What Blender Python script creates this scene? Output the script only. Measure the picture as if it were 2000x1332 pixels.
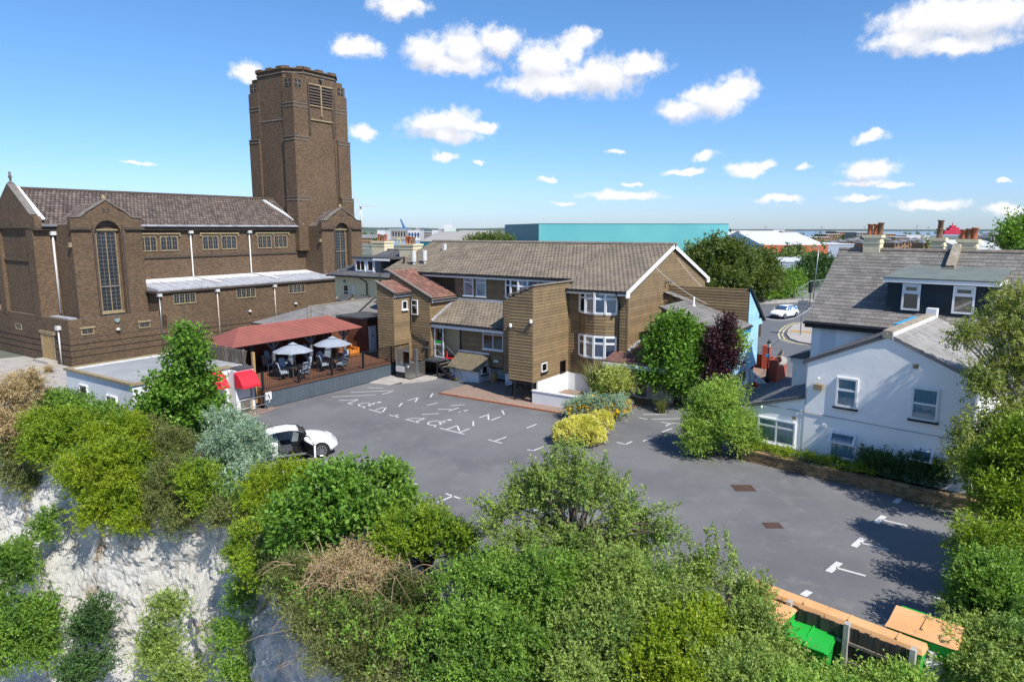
import bpy, math, random
import numpy as np
from mathutils import Matrix, Vector
rnd = random.Random(7)
rng = np.random.default_rng(11)
R = math.radians
SC = bpy.context.scene
for o in list(bpy.data.objects): bpy.data.objects.remove(o)
COL = SC.collection
# ------------------------------------------------------------------ camera
FP = 1333.0; PITCH = math.atan(219 / FP); CH = 10.3
cam_d = bpy.data.cameras.new('camera'); cam = bpy.data.objects.new('camera', cam_d); COL.objects.link(cam)
cam_d.sensor_width = 36; cam_d.lens = 36 * FP / 2000; cam_d.clip_end = 30000; cam_d.clip_start = 0.3
cam.location = (0, 0, CH); cam.rotation_euler = (math.pi / 2 - PITCH, 0, 0)
SC.camera = cam
SC.render.engine = 'CYCLES'
SC.view_settings.view_transform = 'Standard'; SC.view_settings.look = 'None'
SC.view_settings.exposure = 0.9; SC.view_settings.gamma = 1.0; SC.view_settings.use_curve_mapping = False
cpp, spp = math.cos(PITCH), math.sin(PITCH)
def ray(px, py):
    a = (px - 1000) / FP; b = (666 - py) / FP
    return (a, cpp + b * spp, -spp + b * cpp)
def gp(px, py, z=0.0):                    # pixel -> point on the level z
    d = ray(px, py); t = (z - CH) / d[2]
    return Vector((d[0] * t, d[1] * t, z))
def at(px, py, dist):                     # pixel -> point at a known distance ahead
    d = ray(px, py); t = dist / d[1]
    return Vector((d[0] * t, dist, CH + d[2] * t))
def mpp(px, py, dist):                    # metres per pixel at that distance
    p = at(px, py, dist); return (p.y * cpp - (p.z - CH) * spp) / FP
# ------------------------------------------------------------------ sun and sky
SUN_AZ, SUN_EL = R(143), R(49)            # azimuth clockwise from +Y
sd = bpy.data.lights.new('sun', 'SUN'); sd.energy = 3.5; sd.angle = R(0.55); sd.color = (1.0, 0.95, 0.87)
so = bpy.data.objects.new('sun', sd); COL.objects.link(so)
svec = Vector((math.sin(SUN_AZ) * math.cos(SUN_EL), math.cos(SUN_AZ) * math.cos(SUN_EL), math.sin(SUN_EL)))
so.rotation_euler = svec.to_track_quat('Z', 'Y').to_euler(); so.location = svec * 200
wd = bpy.data.worlds.new('World'); SC.world = wd; wd.use_nodes = True
N = wd.node_tree.nodes; L = wd.node_tree.links; N.clear()
def nn(tree, typ, **kw):
    n = tree.nodes.new(typ)
    for k, v in kw.items():
        if k.startswith('i_'):
            key = k[2:]; key = int(key) if key.isdigit() else key
            n.inputs[key].default_value = v
        else: setattr(n, k, v)
    return n
CLOUDS = [(780,12,72,26),(697,93,60,22),(672,98,36,14),(483,140,36,28),(840,108,58,38),(905,98,55,42),(975,82,58,30),(890,128,90,22),
 (1060,128,66,48),(1140,72,34,24),(1115,95,40,30),(1175,150,90,42),(1255,130,60,26),(1070,165,115,26),(1330,218,52,26),(1400,195,62,40),(1440,170,45,36),(1365,190,40,20),
 (845,240,62,26),(895,238,52,30),(870,262,80,16),(945,248,34,14),(708,255,32,17),(868,303,27,10),
 (1830,40,130,50),(1930,35,120,50),(1770,80,90,28),(1870,88,120,24),(1700,330,55,24),(1690,356,62,9),(1455,332,42,16),(1490,322,24,11),(1340,333,44,8),
 (1695,268,36,13),(1380,303,24,11),(1200,296,19,6),(1215,384,86,10),(1068,350,23,8),(1520,388,52,9),(1680,388,50,8),(1815,402,76,12),(1752,362,32,9),
 (1965,412,52,14),(270,318,38,5),(1568,330,15,8),(1952,356,18,7),(1235,358,22,5),(1100,398,30,4),(940,315,14,4),
 (300,-160,120,50),(900,-220,150,60),(1500,-150,110,45),(150,-420,160,60),(1200,-480,190,70),(1850,-300,120,60)]
def cloud_group(nm, lst):
 cg = bpy.data.node_groups.new(nm, 'ShaderNodeTree')
 cg.interface.new_socket('P', in_out='INPUT', socket_type='NodeSocketVector'); cg.interface.new_socket('D', in_out='OUTPUT', socket_type='NodeSocketFloat')
 gi = cg.nodes.new('NodeGroupInput'); go = cg.nodes.new('NodeGroupOutput'); prev = None
 for (px, py, rx, ry) in lst:
     d = Vector(ray(px, py)).normalized(); az = math.atan2(d.x, d.y); el = math.asin(d.z)
     # solid angle of a picture pixel shrinks away from the axis
     k = (d.dot(Vector((0, cpp, -spp)))) ** 1.3 / FP
     sx, sy = 1 / (rx * k * 1.12), 1 / (ry * k * 1.15)
     m = nn(cg, 'ShaderNodeVectorMath', operation='MULTIPLY_ADD'); cg.links.new(gi.outputs[0], m.inputs[0])
     m.inputs[1].default_value = (sx, sy, 0); m.inputs[2].default_value = (-az * sx, -el * sy, 0)
     l = nn(cg, 'ShaderNodeVectorMath', operation='LENGTH'); cg.links.new(m.outputs[0], l.inputs[0])
     if prev is None: prev = l.outputs['Value']
     else:
         q = nn(cg, 'ShaderNodeMath', operation='SMOOTH_MIN'); q.inputs[2].default_value = 0.25
         cg.links.new(prev, q.inputs[0]); cg.links.new(l.outputs['Value'], q.inputs[1]); prev = q.outputs[0]
 cg.links.new(prev, go.inputs[0])
 return cg
cg = cloud_group('cloud_field', CLOUDS); cg_big = cloud_group('cloud_field_large', [c for c in CLOUDS if c[2] >= 50 and c[3] >= 20])
wt = wd.node_tree
tc = nn(wt, 'ShaderNodeTexCoord'); sp_ = nn(wt, 'ShaderNodeSeparateXYZ'); L.new(tc.outputs['Generated'], sp_.inputs[0])
a2 = nn(wt, 'ShaderNodeMath', operation='ARCTAN2'); L.new(sp_.outputs[0], a2.inputs[0]); L.new(sp_.outputs[1], a2.inputs[1])
wr = nn(wt, 'ShaderNodeMath', operation='WRAP'); L.new(a2.outputs[0], wr.inputs[0]); wr.inputs[1].default_value = R(45); wr.inputs[2].default_value = R(-45)
asn = nn(wt, 'ShaderNodeMath', operation='ARCSINE'); L.new(sp_.outputs[2], asn.inputs[0])
cb = nn(wt, 'ShaderNodeCombineXYZ'); L.new(wr.outputs[0], cb.inputs[0]); L.new(asn.outputs[0], cb.inputs[1])
n1 = nn(wt, 'ShaderNodeTexNoise', i_Scale=26.0, i_Detail=5.0, i_Roughness=0.6); L.new(cb.outputs[0], n1.inputs['Vector'])
vs = nn(wt, 'ShaderNodeVectorMath', operation='SUBTRACT'); L.new(n1.outputs['Color'], vs.inputs[0]); vs.inputs[1].default_value = (.5, .5, .5)
vm = nn(wt, 'ShaderNodeVectorMath', operation='MULTIPLY_ADD'); L.new(vs.outputs[0], vm.inputs[0]); vm.inputs[1].default_value = (0.045, 0.03, 0); L.new(cb.outputs[0], vm.inputs[2])
n2 = nn(wt, 'ShaderNodeTexNoise', i_Scale=75.0, i_Detail=6.0, i_Roughness=0.62); L.new(cb.outputs[0], n2.inputs['Vector'])
def dens(off, cgx):
    g = wt.nodes.new('ShaderNodeGroup'); g.node_tree = cgx
    ad = nn(wt, 'ShaderNodeVectorMath', operation='ADD'); L.new(vm.outputs[0], ad.inputs[0]); ad.inputs[1].default_value = off
    L.new(ad.outputs[0], g.inputs[0])
    s = nn(wt, 'ShaderNodeMath', operation='MULTIPLY_ADD'); L.new(n2.outputs['Fac'], s.inputs[0]); s.inputs[1].default_value = 0.95; L.new(g.outputs[0], s.inputs[2])
    mr = nn(wt, 'ShaderNodeMapRange', interpolation_type='SMOOTHSTEP'); L.new(s.outputs[0], mr.inputs[0])
    mr.inputs[1].default_value = 1.52; mr.inputs[2].default_value = 0.86; mr.inputs[3].default_value = 0; mr.inputs[4].default_value = 1
    return mr.outputs[0], s.outputs[0]
dn, raw = dens((0, 0, 0), cg); dn2, raw2 = dens((0.006, 0.016, 0), cg_big)
sky = nn(wt, 'ShaderNodeTexSky', sky_type='NISHITA', sun_disc=False)
sky.sun_elevation = SUN_EL; sky.sun_rotation = SUN_AZ; sky.altitude = 30; sky.air_density = 1.0; sky.dust_density = 0.25; sky.ozone_density = 3.0
hs = nn(wt, 'ShaderNodeHueSaturation', i_Saturation=1.18, i_Value=0.62); L.new(sky.outputs[0], hs.inputs['Color'])
tn = nn(wt, 'ShaderNodeMix', data_type='RGBA', blend_type='MULTIPLY'); tn.inputs[0].default_value = 1; L.new(hs.outputs[0], tn.inputs[6]); tn.inputs[7].default_value = (.73, .83, .95, 1)
# the air near the horizon is pale blue rather than yellow
hz = nn(wt, 'ShaderNodeMapRange', interpolation_type='SMOOTHSTEP'); L.new(sp_.outputs[2], hz.inputs[0]); hz.inputs[1].default_value = 0.30; hz.inputs[2].default_value = -0.02
hm = nn(wt, 'ShaderNodeMix', data_type='RGBA', blend_type='MULTIPLY'); L.new(hz.outputs[0], hm.inputs[0]); L.new(tn.outputs[2], hm.inputs[6]); hm.inputs[7].default_value = (.72, .8, 1.08, 1)
# cloud brightness: tops (less cloud above them) white, bases grey
sb = nn(wt, 'ShaderNodeMath', operation='SUBTRACT'); L.new(raw2, sb.inputs[0]); L.new(raw, sb.inputs[1])
mr = nn(wt, 'ShaderNodeMapRange'); L.new(sb.outputs[0], mr.inputs[0]); mr.inputs[1].default_value = -0.45; mr.inputs[2].default_value = 0.25
cc = nn(wt, 'ShaderNodeMix', data_type='RGBA'); L.new(mr.outputs[0], cc.inputs[0])
cc.inputs[6].default_value = (2.5, 2.65, 3.05, 1); cc.inputs[7].default_value = (3.75, 3.75, 3.8, 1)
mx = nn(wt, 'ShaderNodeMix', data_type='RGBA')
# a low bank of cloud never covers the horizon haze completely
L.new(dn, mx.inputs[0]); L.new(hm.outputs[2], mx.inputs[6]); L.new(cc.outputs[2], mx.inputs[7])
bg = nn(wt, 'ShaderNodeBackground', i_Strength=0.15); L.new(mx.outputs[2], bg.inputs[0])
wo = nn(wt, 'ShaderNodeOutputWorld'); L.new(bg.outputs[0], wo.inputs[0])
wd.cycles.sampling_method = 'MANUAL'; wd.cycles.sample_map_resolution = 512
SC.cycles.max_bounces = 6; SC.cycles.diffuse_bounces = 3; SC.cycles.glossy_bounces = 3; SC.cycles.transmission_bounces = 4; SC.cycles.transparent_max_bounces = 10
SC.cycles.caustics_reflective = False; SC.cycles.caustics_refractive = False
# ================================================================== helpers
MATS = {}
def _new(name):
    m = bpy.data.materials.new(name); m.use_nodes = True; m.node_tree.nodes.clear(); MATS[name] = m
    return m, m.node_tree
def _rand(t):                               # one random number per object and per loose piece
    oi = nn(t, 'ShaderNodeObjectInfo'); ge = nn(t, 'ShaderNodeNewGeometry')
    ad = nn(t, 'ShaderNodeMath', operation='ADD'); t.links.new(oi.outputs['Random'], ad.inputs[0]); t.links.new(ge.outputs['Random Per Island'], ad.inputs[1])
    fr = nn(t, 'ShaderNodeMath', operation='FRACT'); t.links.new(ad.outputs[0], fr.inputs[0])
    return fr.outputs[0]
def _mix(t, f, a, b, mode='MIX'):
    x = nn(t, 'ShaderNodeMix', data_type='RGBA', blend_type=mode)
    for s, v in ((0, f), (6, a), (7, b)):
        if isinstance(v, (int, float)): x.inputs[s].default_value = v
        elif isinstance(v, tuple): x.inputs[s].default_value = (v + (1,))[:4]
        else: t.links.new(v, x.inputs[s])
    return x.outputs[2]
def _ramp(t, f, a, b):
    r = nn(t, 'ShaderNodeMapRange', interpolation_type='SMOOTHSTEP'); t.links.new(f, r.inputs[0])
    r.inputs[1].default_value = a; r.inputs[2].default_value = b; return r.outputs[0]
def _noise(t, vec, scale, det=4, rough=.6):
    n = nn(t, 'ShaderNodeTexNoise', i_Scale=float(scale), i_Detail=float(det), i_Roughness=rough); t.links.new(vec, n.inputs['Vector']); return n.outputs['Fac']
def _out(t, col, rough=.8, bump=None, bs=.3, bd=.02, metal=0., spec=.4, trans=None):
    p = nn(t, 'ShaderNodeBsdfPrincipled'); p.inputs['Roughness'].default_value = rough; p.inputs['Metallic'].default_value = metal
    p.inputs['Specular IOR Level'].default_value = spec
    if isinstance(col, tuple): p.inputs['Base Color'].default_value = (col + (1,))[:4]
    else: t.links.new(col, p.inputs['Base Color'])
    if bump is not None:
        b = nn(t, 'ShaderNodeBump', i_Strength=bs, i_Distance=bd); t.links.new(bump, b.inputs['Height']); t.links.new(b.outputs[0], p.inputs['Normal'])
    o = nn(t, 'ShaderNodeOutputMaterial')
    t.links.new(p.outputs[0], o.inputs[0]); return p, o
def mat(name, c1, c2=None, scale=2.0, rough=.8, rv=0.0, bump=0.0, bscale=None, bd=.02, metal=0., spec=.4, c3=None, t3=(.55, .7), s3=None, stretch=(1, 1, 1)):
    m, t = _new(name); ge = nn(t, 'ShaderNodeNewGeometry')
    mp = nn(t, 'ShaderNodeMapping'); mp.inputs['Scale'].default_value = stretch; t.links.new(ge.outputs['Position'], mp.inputs[0]); pos = mp.outputs[0]
    n = _noise(t, pos, scale, 5)
    col = _mix(t, _ramp(t, n, .3, .7), c1, c2 or tuple(x * .8 for x in c1))
    if c3: col = _mix(t, _ramp(t, _noise(t, pos, s3 or scale * 2.3, 6, .7), *t3), col, c3)
    if rv:
        r = nn(t, 'ShaderNodeMapRange'); t.links.new(_rand(t), r.inputs[0]); r.inputs[3].default_value = 1 - rv; r.inputs[4].default_value = 1 + rv
        hsv = nn(t, 'ShaderNodeHueSaturation'); t.links.new(col, hsv.inputs['Color']); t.links.new(r.outputs[0], hsv.inputs['Value']); col = hsv.outputs[0]
    bm = _noise(t, pos, bscale or scale * 6, 5) if bump else None
    _out(t, col, rough, bm, bump, bd, metal, spec); return m
def brick(name, az, c1, c2, mortar, bw=.225, bh=.075, stain=None, big=.12, ms=.012, flat=False):
    m, t = _new(name); ge = nn(t, 'ShaderNodeNewGeometry')
    vr = nn(t, 'ShaderNodeVectorRotate', rotation_type='Z_AXIS'); vr.inputs['Angle'].default_value = R(az); t.links.new(ge.outputs['Position'], vr.inputs['Vector'])
    s = nn(t, 'ShaderNodeSeparateXYZ'); t.links.new(vr.outputs[0], s.inputs[0])
    ad = nn(t, 'ShaderNodeMath', operation='ADD'); t.links.new(s.outputs[0], ad.inputs[0]); t.links.new(s.outputs[1], ad.inputs[1])
    c = nn(t, 'ShaderNodeCombineXYZ'); t.links.new(s.outputs[0] if flat else ad.outputs[0], c.inputs[0]); t.links.new(s.outputs[1] if flat else s.outputs[2], c.inputs[1])
    b = nn(t, 'ShaderNodeTexBrick', offset=.5); b.inputs['Scale'].default_value = 1; b.inputs['Mortar Size'].default_value = ms
    b.inputs['Brick Width'].default_value = bw; b.inputs['Row Height'].default_value = bh; b.inputs['Bias'].default_value = 0
    b.inputs['Color1'].default_value = c1 + (1,); b.inputs['Color2'].default_value = c2 + (1,); b.inputs['Mortar'].default_value = mortar + (1,)
    t.links.new(c.outputs[0], b.inputs['Vector'])
    pos = ge.outputs['Position']
    wn = _noise(t, c.outputs[0], 1 / bw * .9, 3, .8)
    col = _mix(t, 1.0, b.outputs['Color'], _mix(t, wn, (.55, .55, .55), (1.5, 1.45, 1.4)), 'MULTIPLY')
    col = _mix(t, 1.0, col, _mix(t, _noise(t, pos, big, 5, .65), (.5, .5, .5), (1.4, 1.38, 1.36)), 'MULTIPLY')
    if stain: col = _mix(t, _ramp(t, _noise(t, pos, .45, 6, .7), .58, .75), col, stain)
    _out(t, col, .9, b.outputs['Fac'], -.35, .01, 0, .25); return m
def leafmat(name, c1, c2, c3=None, rough=.5, tr=.35, spec=.35):
    m, t = _new(name); ge = nn(t, 'ShaderNodeNewGeometry')
    col = _mix(t, ge.outputs['Random Per Island'], c1, c2)
    if c3:
        f = _ramp(t, _noise(t, ge.outputs['Position'], .9, 3), .5, .68); col = _mix(t, f, col, c3)
    v = nn(t, 'ShaderNodeMapRange'); t.links.new(_noise(t, ge.outputs['Position'], 2.2, 2), v.inputs[0]); v.inputs[3].default_value = .42; v.inputs[4].default_value = 1.58
    hsv = nn(t, 'ShaderNodeHueSaturation'); t.links.new(col, hsv.inputs['Color']); t.links.new(v.outputs[0], hsv.inputs['Value']); col = hsv.outputs[0]
    p, o = _out(t, col, rough, spec=spec)
    tl = nn(t, 'ShaderNodeBsdfTranslucent'); cl = _mix(t, 1.0, col, (1.15, 1.25, .5), 'MULTIPLY'); t.links.new(cl, tl.inputs[0])
    ms = nn(t, 'ShaderNodeMixShader', i_0=tr); t.links.new(p.outputs[0], ms.inputs[1]); t.links.new(tl.outputs[0], ms.inputs[2]); t.links.new(ms.outputs[0], o.inputs[0])
    return m
def glassmat(name, tint=(.9, .94, .96), f=.06):
    m, t = _new(name)
    tr = nn(t, 'ShaderNodeBsdfTransparent'); tr.inputs[0].default_value = tint + (1,)
    gl = nn(t, 'ShaderNodeBsdfGlossy', i_Roughness=.02); gl.inputs[0].default_value = (1, 1, 1, 1)
    lw = nn(t, 'ShaderNodeFresnel', i_IOR=1.5)
    ad = nn(t, 'ShaderNodeMath', operation='ADD'); ad.inputs[1].default_value = f; t.links.new(lw.outputs[0], ad.inputs[0]); ad.use_clamp = True
    ms = nn(t, 'ShaderNodeMixShader'); t.links.new(ad.outputs[0], ms.inputs[0]); t.links.new(tr.outputs[0], ms.inputs[1]); t.links.new(gl.outputs[0], ms.inputs[2])
    o = nn(t, 'ShaderNodeOutputMaterial'); t.links.new(ms.outputs[0], o.inputs[0]); return m

class MB:                                   # mesh builder, coordinates of the thing's own frame
    def __init__(s): s.v = []; s.f = []
    def add(s, vs, fs):
        n = len(s.v); s.v += [tuple(p) for p in vs]; s.f += [tuple(i + n for i in f) for f in fs]; return s
    def box(s, x0, x1, y0, y1, z0, z1):
        x0, x1 = min(x0, x1), max(x0, x1); y0, y1 = min(y0, y1), max(y0, y1)
        return s.add([(x0, y0, z0), (x1, y0, z0), (x1, y1, z0), (x0, y1, z0), (x0, y0, z1), (x1, y0, z1), (x1, y1, z1), (x0, y1, z1)],
                     [(3, 2, 1, 0), (4, 5, 6, 7), (0, 1, 5, 4), (1, 2, 6, 5), (2, 3, 7, 6), (3, 0, 4, 7)])
    def prism(s, pts, d):                   # polygon (3d) extruded by vector d
        n = len(pts); a = [Vector(p) for p in pts]; b = [p + Vector(d) for p in a]
        return s.add(a + b, [tuple(range(n - 1, -1, -1)), tuple(range(n, 2 * n))] + [(i, (i + 1) % n, n + (i + 1) % n, n + i) for i in range(n)])
    def beam(s, p, q, w, h=None, up=(0, 0, 1)):
        p, q = Vector(p), Vector(q); h = h or w; d = (q - p).normalized(); u = Vector(up)
        if abs(d.dot(u)) > .98: u = Vector((1, 0, 0))
        a = d.cross(u).normalized() * (w / 2); b = a.cross(d).normalized() * (h / 2)
        return s.add([p - a - b, p + a - b, p + a + b, p - a + b, q - a - b, q + a - b, q + a + b, q - a + b],
                     [(0, 1, 2, 3), (7, 6, 5, 4), (0, 4, 5, 1), (1, 5, 6, 2), (2, 6, 7, 3), (3, 7, 4, 0)])
    def tube(s, pts, r, n=6, cap=True):
        pts = [Vector(p) for p in pts]; rs = r if isinstance(r, (list, tuple)) else [r] * len(pts); rings = []
        for i, p in enumerate(pts):
            d = (pts[min(i + 1, len(pts) - 1)] - pts[max(i - 1, 0)]).normalized(); u = Vector((0, 0, 1)) if abs(d.z) < .9 else Vector((1, 0, 0))
            a = d.cross(u).normalized(); b = d.cross(a).normalized()
            rings.append([p + (a * math.cos(2 * math.pi * k / n) + b * math.sin(2 * math.pi * k / n)) * rs[i] for k in range(n)])
        vs = [p for r_ in rings for p in r_]; fs = []
        for i in range(len(pts) - 1):
            for k in range(n): fs.append((i * n + k, i * n + (k + 1) % n, (i + 1) * n + (k + 1) % n, (i + 1) * n + k))
        if cap: fs += [tuple(range(n - 1, -1, -1)), tuple(range((len(pts) - 1) * n, len(pts) * n))]
        return s.add(vs, fs)
    def lathe(s, c, prof, n=12, ax=2):      # profile of (radius, height)
        c = Vector(c); vs = []; fs = []
        for r, h in prof:
            for k in range(n):
                a = 2 * math.pi * k / n; q = (r * math.cos(a), r * math.sin(a), h)
                if ax == 0: q = (q[2], q[0], q[1])
                if ax == 1: q = (q[0], q[2], q[1])
                vs.append(c + Vector(q))
        for i in range(len(prof) - 1):
            for k in range(n): fs.append((i * n + k, i * n + (k + 1) % n, (i + 1) * n + (k + 1) % n, (i + 1) * n + k))
        fs += [tuple(range(n - 1, -1, -1)), tuple(range((len(prof) - 1) * n, len(prof) * n))]
        return s.add(vs, fs)
def tag(o, label, cat=None, group=None, kind=None):
    o['label'] = label
    if cat: o['category'] = cat
    if group: o['group'] = group
    if kind: o['kind'] = kind
    return o
def mk(name, verts, faces, m, parent=None, smooth=False):
    me = bpy.data.meshes.new(name); me.from_pydata([tuple(v) for v in verts], [], faces); me.update()
    if m: me.materials.append(MATS[m])
    if smooth: me.polygons.foreach_set('use_smooth', [True] * len(me.polygons))
    o = bpy.data.objects.new(name, me); COL.objects.link(o); o.parent = parent; return o
class T:                                    # a thing: Empty at its base, frame turned by az, x = across, y = away
    def __init__(s, name, label, cat, x0=0, y0=0, az=0, z0=0, group=None, kind=None):
        a = R(az); s.off = Vector((x0, y0, z0)); s.az = az
        s.root = bpy.data.objects.new(name, None); COL.objects.link(s.root); s.root.empty_display_size = .3
        s.root.location = (x0 * math.cos(a) + y0 * math.sin(a), -x0 * math.sin(a) + y0 * math.cos(a), z0); s.root.rotation_euler = (0, 0, -a)
        if kind: s.root['kind'] = kind
        if label: tag(s.root, label, cat, group)
    def mesh(s, name, mb, m, parent=None, smooth=False, kind=None):
        o = mk(name, [Vector(v) - s.off for v in mb.v], mb.f, m, parent or s.root, smooth)
        if kind: o['kind'] = kind
        return o
    def box(s, name, x0, x1, y0, y1, z0, z1, m, parent=None): return s.mesh(name, MB().box(x0, x1, y0, y1, z0, z1), m, parent)
    def pieces(s, name, me, mats, m, parent=None, limit=300, sizef=None):
        """many alike pieces: the ones that show largest are objects sharing one mesh, the rest one joined part"""
        par = parent or s.root
        if not me.materials: me.materials.append(MATS[m])
        a = R(s.az); cx = CH
        def key(M):
            p = M.to_translation(); x = p.x * math.cos(a) + p.y * math.sin(a); y = -p.x * math.sin(a) + p.y * math.cos(a)
            return x * x + y * y + (p.z - cx) ** 2
        ms = sorted(mats, key=key)
        for M in ms[:limit]:
            o = bpy.data.objects.new(name, me); COL.objects.link(o); o.parent = par
            M2 = M.copy(); M2.translation = M.translation - s.off; o.matrix_basis = M2
        rest = ms[limit:]
        if rest:
            bv = np.array([v.co[:] for v in me.vertices]); bf = [tuple(p.vertices) for p in me.polygons]; vs = []; fs = []
            for M in rest:
                A = np.array(M); q = bv @ A[:3, :3].T + A[:3, 3] - np.array(s.off); n = len(vs) * len(bv)
                vs.append(q); fs += [tuple(i + n for i in f) for f in bf]
            o = mk(name, np.concatenate(vs), fs, None, par); o.data.materials.append(me.materials[0]); o['kind'] = 'stuff'
def cols(x, y, z, t):
    return Matrix(((x[0], y[0], z[0], t[0]), (x[1], y[1], z[1], t[1]), (x[2], y[2], z[2], t[2]), (0, 0, 0, 1)))
class Fc:                                   # a wall face: 'u' looks to -y at y=c, 'v' looks to +x at x=c
    def __init__(s, kind, c): s.k = kind; s.c = c
    def p(s, a, o, z): return (a, s.c - o, z) if s.k == 'u' else (s.c + o, a, z)
    def box(s, mb, a0, a1, o0, o1, z0, z1):
        p, q = s.p(a0, o0, z0), s.p(a1, o1, z1); return mb.box(p[0], q[0], p[1], q[1], z0, z1)
    def mat(s, a0, a1, z0, h, t, o=0):
        if s.k == 'u': return cols((a0 - a1, 0, 0), (0, -t, 0), (0, 0, h), s.p(a1, o, z0))
        return cols((0, a0 - a1, 0), (t, 0, 0), (0, 0, h), s.p(a1, o, z0))
def umesh(name, v, f, m):
    me = bpy.data.meshes.new(name); me.from_pydata(v, [], f); me.materials.append(MATS[m]); return me
def board_mesh(m):                          # lapped board, thick lower edge
    return umesh('board', [(0, 0, 0), (1, 0, 0), (1, 1, 0), (0, 1, 0), (0, 0, 1), (1, 0, 1), (1, .12, 1), (0, .12, 1)],
                 [(3, 2, 1, 0), (4, 5, 6, 7), (0, 1, 5, 4), (1, 2, 6, 5), (2, 3, 7, 6), (3, 0, 4, 7)], m)
def clad(fc, a0, a1, z0, z1, step=.187, t=.03, top=None, holes=(), bot=None):
    """courses of boards on a face; top(a) limits height, holes = (a0,a1,z0,z1)"""
    out = []; z = z0
    while z < z1 - .03:
        h = min(step, z1 - z); segs = [(a0, a1)]
        if top:
            k = 60; ok = [a0 + (a1 - a0) * (i + .5) / k for i in range(k) if top(a0 + (a1 - a0) * (i + .5) / k) >= z + h]
            segs = [(min(ok) - (a1 - a0) / k / 2, max(ok) + (a1 - a0) / k / 2)] if ok else []
        for (b0, b1, y0, y1) in holes:
            if z + h * .5 > y0 and z + h * .5 < y1:
                ns = []
                for (p, q) in segs:
                    if b1 <= p or b0 >= q: ns.append((p, q)); continue
                    if b0 > p: ns.append((p, b0))
                    if b1 < q: ns.append((b1, q))
                segs = ns
        for (p, q) in segs:
            if q - p > .05: out.append(fc.mat(p, q, z, h * 1.04, t))
        z += step
    return out
def tilerows(p0, ax, w, up, slen, tw, th, thick, keep=None):
    """tile matrices on a slope: p0 corner at the eave, ax unit vector along it, up unit vector up the slope"""
    ax = Vector(ax); up = Vector(up); nrm = ax.cross(up).normalized(); out = []; p0 = Vector(p0)
    if nrm.z < 0: nrm = -nrm; flip = True
    else: flip = False
    n = max(1, round(w / tw)); tw = w / n; rws = max(1, round(slen / th)); th = slen / rws
    for r in range(rws):
        for c in range(n + (r % 2)):
            a = (c - .5 * (r % 2)) * tw; b = min(a + tw, w); a = max(a, 0)
            if b - a < .03: continue
            if keep and not keep((a + b) / 2, (r + .5) * th): continue
            q = p0 + ax * a + up * (r * th) + nrm * rnd.uniform(0, .006)
            x = ax * (b - a - .014); y = up * th * 1.06; z = nrm * thick
            if flip: q = q + ax * (b - a - .014); x = -x
            out.append(cols(x, y, z, q))
    return out
def slate_mesh(m): return umesh('slate', [(0, 0, 0), (1, 0, 0), (1, 1, 0), (0, 1, 0), (0, 0, 1), (1, 0, 1), (1, 1, .25), (0, 1, .25)],
                 [(4, 5, 6, 7), (0, 1, 5, 4), (1, 2, 6, 5), (3, 0, 4, 7)], m)
def pantile_mesh(m):                        # rolled tile: trough and roll across the width
    xs = [0, .18, .36, .5, .64, .82, 1]; hs = [.35, .2, .3, .75, 1, .85, .35]; v = []; f = []
    for y, k in ((0, 1.0), (1, .45)):
        for x, h in zip(xs, hs): v.append((x, y, h * k))
    for x in xs: v.append((x, 0, 0))
    n = len(xs)
    for i in range(n - 1): f += [(i, i + 1, n + i + 1, n + i), (2 * n + i, 2 * n + i + 1, i + 1, i)]
    return umesh('roof_tile', v, f, m)
def window(t, fc, a0, a1, z0, z1, o=.0, cols_=1, transom=None, fr='upvc', dark=False, curtain='curtain_blue', sill='upvc', name='window', fw=.06, open_top=False, label=None, dep=.09):
    f = MB(); fc.box(f, a0, a0 + fw, o, o + dep, z0, z1); fc.box(f, a1 - fw, a1, o, o + dep, z0, z1)
    fc.box(f, a0 + fw, a1 - fw, o, o + dep, z0, z0 + fw); fc.box(f, a0 + fw, a1 - fw, o, o + dep, z1 - fw, z1)
    xs = [a0 + fw + (a1 - a0 - 2 * fw) * i / cols_ for i in range(cols_ + 1)]
    for x in xs[1:-1]: fc.box(f, x - fw * .45, x + fw * .45, o, o + dep - .008, z0 + fw, z1 - fw)
    zt = None
    if transom is not None:
        zt = z0 + (z1 - z0) * transom
        for i in range(cols_): fc.box(f, xs[i] + (fw * .45 if i else 0), xs[i + 1] - (fw * .45 if i < cols_ - 1 else 0), o, o + dep - .012, zt - fw * .5, zt + fw * .5)
    w = t.mesh(name, f, fr)
    if label: w['label'] = label
    m = MB(); fc.box(m, a0 + .01, a1 - .01, o + .002, o + .012, z0 + .01, z1 - .01); t.mesh('interior', m, 'dark_room', w)
    if not dark:
        c = MB(); k = max(6, int((a1 - a0) / .07)); q = []
        for i in range(k + 1):
            a = a0 + fw + (a1 - a0 - 2 * fw) * i / k; q.append((a, o + .025 + .012 * math.sin(i * 2.1) + .006 * rnd.random()))
        vs = [fc.p(a, oo, z0 + fw) for a, oo in q] + [fc.p(a, oo, z1 - fw) for a, oo in q]
        c.add(vs, [(i, i + 1, k + 2 + i, k + 1 + i) for i in range(k)]); t.mesh('curtain', c, curtain, w)
    for i in range(cols_):
        for (b0, b1) in ([(z0, zt), (zt, z1)] if zt else [(z0, z1)]):
            g = MB(); fc.box(g, xs[i], xs[i + 1], o + .052, o + .058, b0 + .02, b1 - .02); t.mesh('pane', g, 'glass', w)
    if sill:
        s_ = MB(); fc.box(s_, a0 - .06, a1 + .06, o, o + .16, z0 - .075, z0 - .002); t.mesh('sill', s_, sill, w)
    return w
def pipe(t, pts, r, m, name='downpipe', parent=None): return t.mesh(name, MB().tube(pts, r, 8), m, parent, True)
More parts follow.
